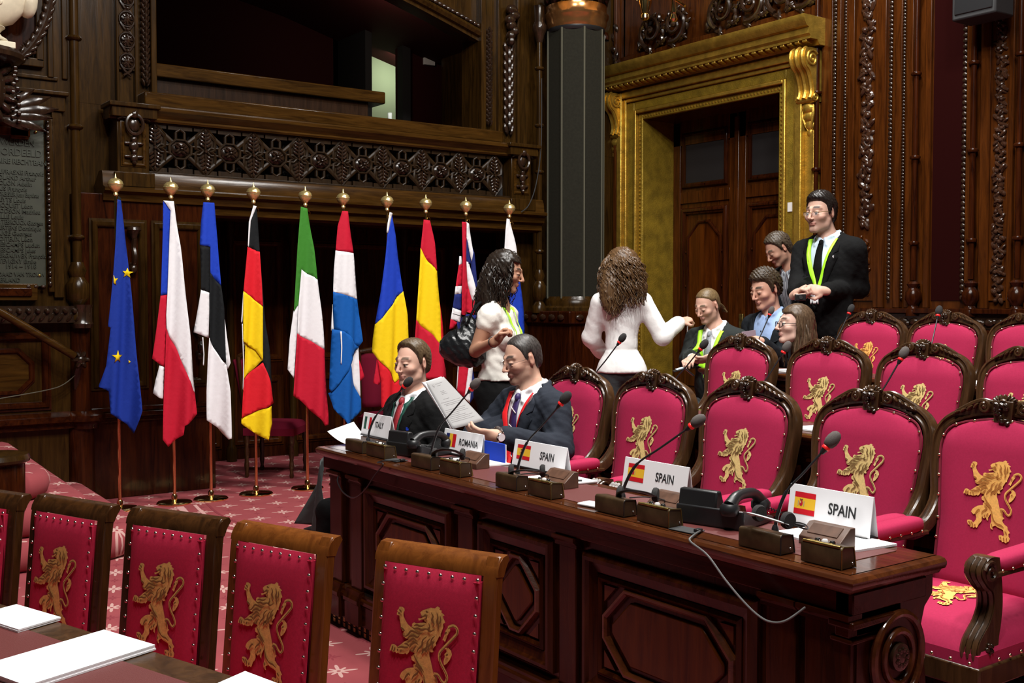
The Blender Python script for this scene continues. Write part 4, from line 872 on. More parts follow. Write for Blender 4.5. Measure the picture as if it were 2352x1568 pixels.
# near table at the lower left corner
TD = V(.311, -.95, 0).normalized(); ang = math.atan2(TD.y, TD.x)
nt_ = tag(empty('near_table', (.676, 2.504, 0), ang), 'dark wooden table with maroon leather top in the lower left corner', 'table')
mb = MB(); mb.box((-1.25, -.9, .70), (1.1, 0, .74)); mb.build('top', 'chair_dark', nt_, bevel=.008)
mb = MB(); mb.box((-1.16, -.8, .7395), (1.0, -.085, .7415)); mb.build('leather_inlay', 'leather_maroon', nt_, smooth=0)
mb = MB(); mb.box((-1.15, -.8, .6), (1.0, -.15, .70)); mb.build('apron', 'mahogany', nt_, smooth=0)
for x in (-1.1, .95):
    for y in (-.78, -.45): mb = MB(); mb.lathe([(.03, 0), (.035, .05), (.025, .1), (.04, .45), (.045, .6)], (x, y, 0), 12); mb.build('leg', 'mahogany', nt_)
def paper_pad(name, a, b, c_, th, label, group=None, mname='paper'):
    """flat pad given by three corners (a-b edge, b-c edge)"""
    a, b, c_ = V(*a), V(*b), V(*c_); d_ = a + (c_ - b); o = V(0, 0, th)
    m = MB(); n = max(1, int(th / .004))
    cen = (a + b + c_ + d_) / 4; pts = [p - cen for p in (a, b, c_, d_)]
    for k in range(n):
        s = V(random.uniform(-.002, .002), random.uniform(-.002, .002), 0); z0, z1 = th * k / n + (.0002 if k else 0), th * (k + 1) / n
        q = [p + s for p in pts]; m.add([p + V(0, 0, z0) for p in q] + [p + V(0, 0, z1) for p in q], [(3, 2, 1, 0), (4, 5, 6, 7)] + [(i, (i + 1) % 4, 4 + (i + 1) % 4, 4 + i) for i in range(4)])
    ob = m.build(name, mname, smooth=0); ob.location = cen; tag(ob, label, 'paper', group); return ob
zt = .742
paper_pad('paper_stack', PZ(-60, 1420, zt), PZ(37, 1394, zt), PZ(139, 1424, zt), .008, 'white paper stack cut by the left photo edge on the near table')
A, B = PZ(241, 1457, zt), PZ(358, 1492, zt); dv = (PZ(0, 1528, zt) - A); A2 = A + dv.normalized() * .30
paper_pad('paper_stack', A2, A, B, .012, 'large white paper stack in the middle of the near table')
A, B = PZ(564, 1552, zt), PZ(690, 1600, zt); paper_pad('paper_stack', A + (PZ(510, 1576, zt) - A).normalized() * .25, A, B, .01, 'white paper stack at the bottom photo edge below the amber chairs')
pn = tag(empty('spectacles_case', PZ(108, 1608, zt + .012), ang), 'small dark blue case at the bottom edge on the near table', 'case'); m = MB(); m.sphere((0, 0, .011), (.055, .028, .011), 14, 8); m.build('shell', 'fl_navy', pn); m = MB(); m.tube([(-.045, .018, .012), (0, .027, .012), (.045, .018, .012)], .0015, 6); m.build('seam', 'steel', pn)
# ================================================================ LION EMBROIDERY
LION = [(632,285),(665,255),(715,238),(780,212),(840,212),(875,185),(895,190),(915,200),(905,215),(945,225),(930,240),(985,268),(960,280),(975,310),(1000,345),(970,365),(975,400),(960,440),(945,480),(945,510),(925,505),(905,545),(880,590),(890,610),(865,630),(840,660),(855,690),(820,700),(795,690),(800,745),(825,800),(850,870),(875,930),(905,960),(930,990),(940,1040),(965,1050),(935,1080),(940,1110),(985,1150),(1030,1170),(1040,1210),(1082,1255),(1060,1270),(1065,1310),(1090,1340),(1075,1385),(1055,1395),(1030,1418),(1000,1400),(965,1408),(955,1385),(920,1385),(905,1350),(900,1320),(940,1310),(980,1320),(985,1290),(965,1230),(920,1215),(870,1205),(830,1185),(800,1195),(775,1210),(788,1252),(760,1245),(740,1225),(735,1180),(750,1130),(735,1060),(728,1010),(715,1030),(690,1080),(690,1132),(665,1115),(650,1080),(625,1105),(600,1100),(585,1070),(578,1100),(585,1140),(570,1170),(540,1200),(525,1240),(510,1267),(480,1255),(450,1277),(430,1260),(400,1272),(380,1240),(350,1235),(330,1200),(330,1170),(370,1160),(410,1170),(435,1195),(450,1185),(475,1150),(485,1110),(465,1070),(455,1050),(430,1070),(400,1050),(380,1035),(400,990),(435,960),(480,930),(530,915),(580,905),(572,872),(600,862),(590,840),(570,835),(545,825),(535,790),(560,765),(585,755),(570,740),(530,735),(515,715),(500,745),(470,777),(445,765),(420,780),(370,787),(340,778),(310,787),(290,770),(260,787),(235,765),(205,777),(210,740),(230,700),(260,690),(300,700),(320,715),(370,680),(420,640),(470,615),(485,600),(440,600),(400,580),(390,550),(410,530),(400,520),(385,522),(360,490),(355,470),(345,430),(330,390),(320,360),(288,357),(285,335),(300,322),(288,305),(310,290),(318,262),(360,258),(395,270),(400,295),(385,325),(390,360),(420,400),(460,440),(510,465),(525,450),(523,425),(550,406),(590,412),(640,398),(700,388),(740,390),(700,372),(690,352),(660,362),(620,377),(606,355),(650,345),(680,330),(650,312)]
TUFT1 = [(1050,385),(1012,430),(1000,480),(972,542),(990,540),(1012,558),(1040,480),(1075,430),(1070,395)]
TUFT2 = [(1010,625),(1060,612),(1100,640),(1117,680),(1090,740),(1050,790),(1012,810),(1003,770),(1020,720),(1012,690),(1040,660),(1035,640)]
TAIL = [(880,925),(935,930),(990,985),(1030,1000),(1060,970),(1060,920),(1020,860),(970,800),(940,740),(945,680),(990,630),(1060,560),(1130,490),(1170,440),(1165,390),(1120,365),(1070,380),(1045,400)]
LINES = [[(640,315),(690,318),(720,300),(735,330),(705,345)],[(720,250),(735,262),(760,262)],[(800,260),(830,300),(815,340),(850,380),(830,420)],[(880,250),(900,300),(890,350),(915,390),(905,450)],[(930,280),(940,330),(925,370)],[(770,380),(790,420),(770,450),(800,470),(860,440)],[(560,440),(600,425),(660,430),(720,405)],[(525,455),(570,470),(620,460),(680,470),(740,450),(800,470)],[(400,560),(440,575),(480,550),(520,505),(570,505),(640,520),(690,500)],[(470,600),(500,570),(560,550),(620,560),(650,530)],[(480,640),(520,610),(560,580),(610,600)],[(510,700),(540,650),(590,620),(640,640)],[(520,715),(560,725),(580,690),(610,660)],[(620,740),(640,690),(690,640),(700,580),(760,530)],[(690,740),(720,690),(760,650),(770,590),(810,540)],[(720,720),(700,700),(730,675),(760,700),(780,660)],[(800,690),(790,640),(820,600),(830,550),(870,510)],[(850,640),(840,600),(870,570)],[(430,660),(470,655),(510,680)],[(330,720),(390,700),(440,700),(490,690)],[(260,705),(255,740),(240,765)],[(295,715),(290,745),(275,770)],[(340,730),(335,755)],[(390,730),(385,760)],[(360,480),(400,500),(430,515)],[(325,290),(350,300),(365,320)],[(310,325),(345,335)],[(580,760),(610,800),(660,860),(710,900),(740,930)],[(600,880),(640,880),(700,920),(720,960)],[(600,910),(650,930),(640,960),(590,1000),(570,1040)],[(460,1060),(480,1020),(520,980),(540,1000)],[(640,1040),(620,1080)],[(690,1010),(660,1060)],[(740,960),(760,1040),(790,1100),(830,1130)],[(880,940),(920,960),(930,1020)],[(800,1120),(860,1150),(920,1160),(980,1190)],[(760,1160),(770,1200)],[(350,1185),(380,1195),(400,1230)],[(400,1180),(430,1210),(440,1245)],[(480,1210),(480,1245)],[(930,1330),(950,1360)],[(990,1335),(1000,1380)],[(1040,1330),(1045,1380)],[(1000,1240),(1040,1280)],[(1010,470),(1035,440)],[(1040,700),(1070,680)]]
LX, LY = .94, 1230.
def lion_uv(x, y): return ((x - 690) / LY * LX, (800 - y) / LY)
def lion_mesh(name, fn, mats, size):
    """fn(u, v, h): u, v in metres on the cushion, h lift; writes outline fill, tail and darker stitched lines"""
    mb = MB()
    def f0(u, v): return fn(u * size, v * size, .0035)
    def f1(u, v): return fn(u * size, v * size, .0062)
    def conv(P): return [lion_uv(*p) for p in P]
    sheet(mb, conv(LION), f0, .035); sheet(mb, conv(TUFT1), f0, .04); sheet(mb, conv(TUFT2), f0, .04)
    t = [(p.x, p.y) for p in smooth_path([V(*lion_uv(*p), 0) for p in TAIL], 3)]
    stroke(mb, t, .026, f0, 0, False)
    for i, l in enumerate(LINES):
        q = [(p.x, p.y) for p in smooth_path([V(*lion_uv(*p), 0) for p in l], 3)]
        stroke(mb, q, .019, f1, 1)
    stroke(mb, [(p[0] + .009, p[1] - .005) for p in t], .009, f1, 1, False)
    for v in (( .0, 0),): pass
    me = bpy.data.meshes.new(name); me.from_pydata(mb.v, [], mb.f)
    for m in mats: me.materials.append(MATS[m])
    me.polygons.foreach_set('material_index', mb.m); me.polygons.foreach_set('use_smooth', [True] * len(mb.f)); me.update()
    return me
def nails_mesh(name, pts, r, m, normals):
    mb = MB()
    for p, n in zip(pts, normals):
        M = V(*n).to_track_quat('Z', 'Y').to_matrix(); mb.sphere(p, (r, r, r * .7), 7, 3, 0, M, True)
    return mb
# ================================================================ CARVED ARMCHAIR (sitter faces +y)
def yb(z): return -.225 - .165 * (z - .45)
def back_frame_path():
    half = [(.226, -.10, .612), (.228, -.17, .622), (.224, -.225, .66), (.226, None, .72), (.236, None, .80), (.243, None, .87), (.236, None, .935), (.205, None, .98), (.15, None, 1.008), (.08, None, 1.026), (0, None, 1.032)]
    h = [V(x, yb(z) if y is None else y, z) for x, y, z in half]
    L_ = smooth_path(h, 3); return L_ + [V(-p.x, p.y, p.z) for p in L_[-2::-1]]
def bw(z):                                             # half width of the upholstered back at height z
    if z < .66: return .2
    for (z0, w0), (z1, w1) in zip(((.66, .2), (.8, .215), (.88, .222), (.93, .216), (.965, .185), (.985, .14), (.995, .09), (1.0, .05)), ((.8, .215), (.88, .222), (.93, .216), (.965, .185), (.985, .14), (.995, .09), (1.0, .05), (1.008, .0))):
        if z <= z1: return lerp(w0, w1, (z - z0) / (z1 - z0))
    return 0.
def back_pt(u, z, h=0.):
    """point of the back cushion: u in -1..1"""
    w_ = bw(z); e = (1 - min(1, abs(u)) ** 5) * min(1, (1.012 - z) / .09) ** .5 if z < 1.012 else 0
    y = yb(z) + .012 + .038 * max(0, e) * min(1, (z - .40) / .06 if z < .46 else 1)
    return V(u * w_, y + h, z)
def back_xy(x, z, h=0.):
    w_ = max(.02, bw(z)); return back_pt(max(-1, min(1, x / w_)), z, h)
def seat_pt(x, y, h=0.):
    ex = 1 - min(1, abs(x) / .262) ** 6; ey = 1 - min(1, abs(y - .03) / .25) ** 6
    return V(x, y, .385 + .085 * max(0, ex) ** .5 * max(0, ey) ** .5 + h)
def armchair_parts():
    P = {}
    mb = MB(); path = back_frame_path()
    prof = [(-.022, -.026), (-.022, .008), (-.017, .016), (-.009, .018), (-.005, .011), (.006, .011), (.011, .017), (.018, .015), (.023, .006), (.023, -.026)]
    nr = [V(0, 1, .2)] * len(path); mb.sweep(path, prof, nr); mb.box((-.24, -.32, .40), (.24, -.24, .47)); P['back_frame'] = mb.build('back_frame', 'chair_dark', smooth=35)
    mb = MB(); mb.grid(lambda a, b: back_pt(a * 2 - 1, .41 + b * .598), 20, 26); mb.grid(lambda a, b: back_pt(1 - a * 2, .41 + b * .598) + V(0, -.045 - .04 * (1 - abs(a * 2 - 1) ** 4) * min(1, (1 - b) * 6), 0), 10, 16, 1); P['back_cushion'] = mb.build('back_cushion', ['velvet', 'velvet_dark'], smooth=60)
    # piping and nails round the back
    rim = []; 
    for k in range(60):
        z = .52 + .484 * k / 59; rim.append(z)
    pl = [V(bw(z) * .985, yb(z) + .02, z) for z in [.52, .56, .60, .64, .68, .73, .78, .83, .88, .92]] + [V(.195, yb(.965) + .02, .958), V(.15, yb(.98) + .02, .98), V(.1, yb(.99) + .02, .992), V(.05, yb(1) + .02, .998), V(0, yb(1) + .02, 1.001)]
    pl = smooth_path(pl, 3); tot = pl + [V(-p.x, p.y, p.z) for p in pl[-2::-1]]
    mb = MB(); mb.tube(tot, .0045, 6); P['piping'] = mb.build('piping', 'trim_red')
    nn = []; acc = 0.
    for a, b in zip(tot, tot[1:]):
        acc += (b - a).length
        if acc > .062: acc = 0; nn.append(b + V(0, .006, 0))
    P['nails'] = nails_mesh('nails', nn, .006, 'nail', [V(0, 1, .2)] * len(nn)).build('nails', 'nail'); P['nails']['kind'] = 'stuff'
    # crest: shield, leaf crown, scrolls
    cr = empty('crest'); P['crest'] = cr; yc = yb(1.03) + .015
    mb = MB(); mb.prism([(-.03, .985), (-.026, .978), (.026, .978), (.03, .985), (.037, 1.066), (-.037, 1.066)], yc - .02, yc + .02, 'xz'); mb.build('shield', 'chair_dark', cr, bevel=.003)
    mb = MB(); rnd = random.Random(2)
    for k in range(16): mb.sphere((rnd.uniform(-.022, .022), yc + .026, 0.99 + rnd.random() * .066), (.006 + .006 * rnd.random(), .007, .006 + .008 * rnd.random()), 6, 5, 0, Matrix.Rotation(rnd.random() * 3, 3, 'Y'))
    mb.build('shield_lion', 'carved', cr)
    mb = MB()
    for k in range(7):
        a = -1.15 + k * .383; M = Matrix.Rotation(a, 3, 'Y'); mb.sphere((.032 * math.sin(a), yc + .004, 1.062 + .012 * math.cos(a)), (.007, .013, .014), 7, 6, 0, M)
    mb.sphere((0, yc + .012, 1.066), (.014, .012, .008), 8, 6); mb.build('leaf_crown', 'chair_dark', cr)
    for s in (-1, 1):
        mb = MB(); mb.tube([V(s * .07, yc + .012, 1.042) + V(s * p.x, 0, p.z) for p in spiral((0, 0), .02, .004, 1.7, 1.9, 22, 'xz', 0., 1)], [lerp(.007, .005, i / 22) for i in range(23)], 6); mb.sphere((s * .07, yc + .014, 1.042), .007, 7, 5); mb.build('volute', 'chair_dark', cr)
        mb = MB(); tp = smooth_path([V(s * .042, yc, 1.058), V(s * .075, yc, 1.062), V(s * .108, yc - .002, 1.052), V(s * .14, yc - .004, 1.036), V(s * .18, yc - .006, 1.014), V(s * .21, yc - .008, .992)], 4); mb.tube(tp, [.006 + .004 * math.sin(i / 20 * math.pi) for i in range(21)][:len(tp)] + [.008] * max(0, len(tp) - 21), 7)
        for k in range(4): mb.sphere((s * (.1 + .024 * k), yc + .01, 1.042 - k * .0095), (.015, .01, .0055), 7, 5, 0, Matrix.Rotation(s * (.9 - .1 * k), 3, 'Y'))
        mb.prism([(s * .04, 1.025), (s * .04, 1.05), (s * .09, 1.058), (s * .13, 1.04), (s * .2, 1.0), (s * .15, 1.005)], yc - .018, yc + .004, 'xz'); mb.build('scroll_leaf', 'chair_dark', cr)
    # arms
    for s in (-1, 1):
        am = empty('arm'); P['arm%d' % s] = am
        def pad(a, b):
            an = 2 * math.pi * a; y = lerp(-.175, .175, b); e = (1 - abs(b * 2 - 1) ** 8) ** .5 if abs(b * 2 - 1) < 1 else 0
            cx_, sx_ = math.cos(an), math.sin(an); return V(s * .228 + .039 * math.copysign(abs(cx_) ** .6, cx_) * max(.05, e), y, .632 + .027 * math.copysign(abs(sx_) ** .7, sx_) * max(.05, e) - .01 * (b - .5))
        mb = MB(); mb.grid(pad, 14, 12); mb.build('arm_pad', 'velvet', am, smooth=60)
        mb = MB(); mb.box((s * .228 - .034, -.18, .598), (s * .228 + .034, .19, .614)); mb.build('arm_rail', 'chair_dark', am, bevel=.004)
        mb = MB(); N_ = [V(s * .228 + t * .039, y, .617) for t in (-1, 1) for y in (-.13, -.07, -.01, .05, .11, .165)]; nails_mesh('n', N_, .005, 'nail', [V(t, 0, .2) for t in (-1, 1) for _ in range(6)]).build('arm_nails', 'nail', am)['kind'] = 'stuff'
        sd = smooth2([(.165, .655), (.205, .66), (.24, .645), (.255, .615), (.228, .583), (.215, .572), (.196, .558), (.188, .53), (.192, .5), (.212, .468), (.238, .445), (.262, .42), (.272, .39), (.262, .365), (.2, .36), (.17, .375), (.162, .42), (.152, .46), (.145, .52), (.15, .58)])
        mb = MB(); mb.prism(sd, s * .228 - .028, s * .228 + .028, 'yz')
        fr_ = [V(s * .228, y + .003, z) for y, z in sd[6:56]]
        for t in (-.018, 0, .018): mb.tube([p + V(t, 0, 0) for p in fr_], .0085, 5)
        for t in (-1, 1): mb.tube([V(s * .228 + t * .029, .212, .617) + V(0, p.y, p.z) for p in spiral((0, 0), .034, .005, 1.6, .3, 22, 'yz', 0.)], .0065, 6)
        mb.build('front_scroll', 'chair_dark', am, smooth=40)
        mb = MB()
        for t in (-1, 1):
            for k in range(5): a = k * 2 * math.pi / 5; mb.sphere((s * .228 + t * .03, .215 + .012 * math.cos(a), .395 + .012 * math.sin(a)), .008, 7, 5)
        mb.build('carved_flower', 'carved', am)
    # seat
    mb = MB()
    def seat(a, b):
        x, y = (a * 2 - 1) * .262, .03 + (b * 2 - 1) * .25; return seat_pt(x, y)
    mb.grid(seat, 20, 20); mb.box((-.262, -.22, .345), (.262, .28, .386)); P['seat_cushion'] = mb.build('seat_cushion', 'velvet', smooth=60)
    mb = MB(); mb.box((-.27, -.23, .285), (.27, .285, .352)); P['seat_rail'] = mb.build('seat_rail', 'chair_dark', bevel=.006)
    N_ = [V(-.24 + .06 * k, .287, .362) for k in range(9)] + [V(t * .268, -.18 + .06 * k, .362) for t in (-1, 1) for k in range(7)]
    P['seat_nails'] = nails_mesh('n', N_, .006, 'nail', [V(0, 1, 0)] * 9 + [V(-1, 0, 0)] * 7 + [V(1, 0, 0)] * 7).build('seat_nails', 'nail'); P['seat_nails']['kind'] = 'stuff'
    for i, (x, y) in enumerate(((.235, .25), (-.235, .25), (.22, -.22), (-.22, -.22))):
        mb = MB(); mb.lathe([(.014, 0), (.02, .03), (.016, .05), (.026, .12), (.03, .2), (.02, .24), (.03, .26), (.03, .29)], (x, y, 0), 12); P['leg%d' % i] = mb.build('leg', 'chair_dark')
    return P
def assemble(P, root):
    for o in P.values(): o.parent = root
CH = tag(empty('armchair', (0, 0, 0)), 'x', 'armchair'); PARTS = armchair_parts(); assemble(PARTS, CH)
LS = .262
lion_back = {m: lion_mesh('lion_emblem', lambda u, v, h: back_xy(-u, .745 + v, h), ['emb_' + m, 'emb_%s_dk' % m], LS) for m in ('pale', 'orange')}
lion_seat = {m: lion_mesh('lion_emblem', lambda u, v, h: seat_pt(-u, .02 - v, h), ['emb_' + m, 'emb_%s_dk' % m], LS * 1.05) for m in ('orange',)}
first_chair = True
def place_chair(X, Y, z, tone, label, rz=0., seat_lion=False, group='carved armchairs of the curved rows'):
    global first_chair
    c = CH if first_chair else copy_tree(CH_CLEAN)
    if first_chair:
        first_chair = False; globals()['CH_CLEAN'] = CH
    c.location = (X, Y, z); c.rotation_euler = (0, 0, math.pi / 2 + rz); tag(c, label, 'armchair', group)
    c['_tone'] = tone; c['_seat'] = 1 if seat_lion else 0; CHAIRS.append(c); return c
CHAIRS = []
xs = 3.135
place_chair(xs, 1.945, TIER[0], 'orange', 'carved armchair at the right photo edge with bright orange lions on back and seat')
place_chair(xs, 2.46, TIER[0], 'pale', 'carved armchair behind the name plate nearest the desk end')
place_chair(xs, 3.065, TIER[0], 'pale', 'carved armchair behind the telephone with its whole pale lion visible')
place_chair(xs, 3.64, TIER[0], 'pale', 'carved armchair right of the man reading, partly behind a white SPAIN plate')
place_chair(xs, 4.2, TIER[0], 'pale', 'carved armchair whose back shows behind the man with the red lanyard')
x2 = 4.435
place_chair(x2, 4.288, TIER[1], 'pale', 'second row armchair directly in front of the curly haired young man')
place_chair(x2, 3.675, TIER[1], 'pale', 'second row armchair right of the long haired girl with glasses')
place_chair(x2, 3.104, TIER[1], 'pale', 'second row armchair with microphone across its lion, second from right edge')
place_chair(x2, 2.55, TIER[1], 'pale', 'second row armchair cut by the right photo edge')
x3 = 5.735
place_chair(x3, 4.338, TIER[2], 'orange', 'third row armchair below the standing man in black suit')
place_chair(x3, 3.808, TIER[2], 'pale', 'third row armchair under the red fabric wall strip, microphone in front')
place_chair(x3, 3.27, TIER[2], 'pale', 'third row armchair farthest right at the photo edge')
for c in CHAIRS:
    t = c['_tone']; o = link_mesh('lion_emblem', lion_back[t], c)
    if t == 'orange': link_mesh('seat_lion_emblem', lion_seat[t], c)
    del c['_tone']; del c['_seat']
# ================================================================ PLAIN CHAIRS AT THE NEAR TABLE
def nb(z): return -.19 - .10 * (z - .43) - (.08 * max(0, z - .83) + 7. * max(0, z - .85) ** 2)
NW = .160
def n_cush(x, z, h=0.):
    u = min(1, abs(x) / .142); v = abs((z - .643) / .215); e = max(0, (1 - u ** 6)) * max(0, 1 - min(1, v) ** 6)
    return V(x, -.19 - .10 * (z - .43) + .022 + .02 * e ** .6 + h, z)
def plain_chair(woodm, tone, label, loc, facing):
    c = tag(empty('side_chair', loc, math.atan2(facing.y, facing.x) - math.pi / 2), label, 'chair', 'plain lion chairs at the near table')
    for s in (-1, 1):
        mb = MB(); pts = [V(s * NW, nb(z), z) for z in (.43, .52, .6, .7, .78, .82, .85, .875, .893)]; mb.sweep(pts, [(-.02, -.016), (-.02, .016), (.02, .016), (.02, -.016)], (0, 1, 0)); mb.build('stile', woodm, c, bevel=.005)
    mb = MB(); pr = [(nb(.855) + .016, .855), (nb(.87) + .018, .87), (nb(.885) + .017, .886), (nb(.895) + .01, .897), (nb(.897) - .01, .9), (nb(.893) - .02, .888), (nb(.875) - .017, .87), (nb(.85) - .015, .85)]
    mb.prism(pr, -NW - .021, NW + .021, 'yz'); mb.build('top_rail', woodm, c, smooth=35)
    mb = MB(); mb.box((-NW, nb(.43) - .014, .40), (NW, nb(.43) + .014, .43)); mb.build('lower_rail', woodm, c, bevel=.004)
    mb = MB(); mb.grid(lambda a, b: n_cush((a * 2 - 1) * .142, .425 + b * .432), 14, 18); mb.box((-.14, nb(.6) - .02, .425), (.14, nb(.43) - .012, .84)); mb.build('back_cushion', 'velvet_near', c, smooth=60)
    pts = []
    for k in range(9): pts.append(n_cush(-.136 + .034 * k, .846)); pts.append(n_cush(-.136 + .034 * k, .435))
    for k in range(1, 10):
        for s in (-1, 1): pts.append(n_cush(s * .137, .435 + .0411 * k))
    o = nails_mesh('n', [p + V(0, .003, 0) for p in pts], .0055, 'nail', [V(0, 1, .1)] * len(pts)).build('nails', 'nail_steel', c); o['kind'] = 'stuff'
    me = LN['m'] if 'm' in LN else LN.setdefault('m', lion_mesh('lion_emblem', lambda u, v, h: n_cush(-u, .645 + v, h), ['emb_gold', 'emb_gold_dk'], .262))
    link_mesh('lion_emblem', me, c)
    mb = MB(); mb.grid(lambda a, b: V((a * 2 - 1) * .185, .04 + (b * 2 - 1) * .22, .40 + .05 * max(0, (1 - abs(a * 2 - 1) ** 6) * (1 - abs(b * 2 - 1) ** 6)) ** .5), 12, 12); mb.box((-.185, -.18, .37), (.185, .26, .402)); mb.build('seat_cushion', 'velvet_near', c, smooth=60)
    mb = MB(); mb.box((-.192, -.2, .32), (.192, .27, .372)); mb.build('seat_rail', woodm, c, bevel=.005)
    for x, y in ((.165, .235), (-.165, .235), (.165, -.19), (-.165, -.19)): mb = MB(); mb.lathe([(.013, 0), (.018, .04), (.022, .2), (.026, .3), (.026, .33)], (x, y, 0), 10); mb.build('leg', woodm, c)
    return c
LN = {}
fdir = V(-.917, -.398, 0)
def near(px, py, d, rz, *a):
    top = CAM + ray(px, py) * d; f = Matrix.Rotation(rz, 3, 'Z') @ fdir
    return plain_chair(*a, (top.x + f.x * .255, top.y + f.y * .255, -.006), f)
near(-20, 1128, 3.47, 0, 'chair_brown', 0, 'dark plain chair cut by the left photo edge behind the near table')
near(178, 1152, 3.3, -.03, 'chair_brown', 0, 'dark brown plain chair second from left at the near table')
near(412, 1180, 3.1, .02, 'chair_brown', 0, 'dark brown plain chair in the middle of the near row, just left of amber ones')
near(660, 1230, 2.88, -.06, 'chair_amber', 0, 'amber brown plain chair left of the foremost one')
near(1016, 1284, 2.66, 0, 'chair_amber', 0, 'foremost amber brown plain chair in front of the long desk')
# two chairs in the dark recess under the balcony
def recess_chair(loc, face, label):
    c = tag(empty('recess_chair', loc, math.atan2(face.y, face.x) - math.pi / 2), label, 'chair', 'chairs in the recess behind the flags')
    mb = MB()
    for s in (-1, 1): mb.tube([(s * .21, -.2, .44), (s * .2, -.24, .8), (s * .19, -.27, 1.02)], .018, 7)
    mb.tube([(-.19, -.27, 1.02), (0, -.275, 1.05), (.19, -.27, 1.02)], .022, 8); mb.build('back_frame', 'chair_brown', c)
    mb = MB(); mb.tube(smooth_path([(0, -.27, 1.05), (.02, -.27, 1.12), (-.02, -.27, 1.16), (.03, -.27, 1.2)], 4), .01, 6); mb.sphere((.03, -.27, 1.1), (.02, .012, .03), 8, 6); mb.build('finial', 'brass_old', c)
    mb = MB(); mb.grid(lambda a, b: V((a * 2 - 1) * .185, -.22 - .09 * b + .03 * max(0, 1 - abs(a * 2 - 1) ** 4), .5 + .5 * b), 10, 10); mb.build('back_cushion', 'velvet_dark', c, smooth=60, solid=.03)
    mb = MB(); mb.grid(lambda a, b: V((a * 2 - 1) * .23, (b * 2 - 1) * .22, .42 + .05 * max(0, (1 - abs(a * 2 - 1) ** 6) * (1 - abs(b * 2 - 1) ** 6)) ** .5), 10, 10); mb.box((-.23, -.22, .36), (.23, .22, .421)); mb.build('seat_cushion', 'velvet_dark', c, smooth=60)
    me = LN['r'] if 'r' in LN else LN.setdefault('r', lion_mesh('lion_emblem', lambda u, v, h: V(-u, -.22 - .09 * (.25 + v) / .5 + .035 + h - .02 * abs(u) * 4, .75 + v), ['emb_pale', 'emb_pale_dk'], .3)); link_mesh('lion_emblem', me, c)
    for x, y in ((.2, .19), (-.2, .19), (.2, -.2), (-.2, -.2)): mb = MB(); mb.lathe([(.012, 0), (.02, .02), (.014, .05), (.022, .1), (.016, .15), (.024, .22), (.016, .27), (.026, .3), (.026, .37)], (x, y, 0), 10); mb.build('leg', 'chair_brown', c)
recess_chair((3.80, 8.72, 0), V(.75, -.66, 0), 'dark red chair in the recess left of the green white red flag')
recess_chair((4.93, 8.75, 0), V(-.1, -1, 0), 'dark red lion chair in the recess behind the red white blue flag')
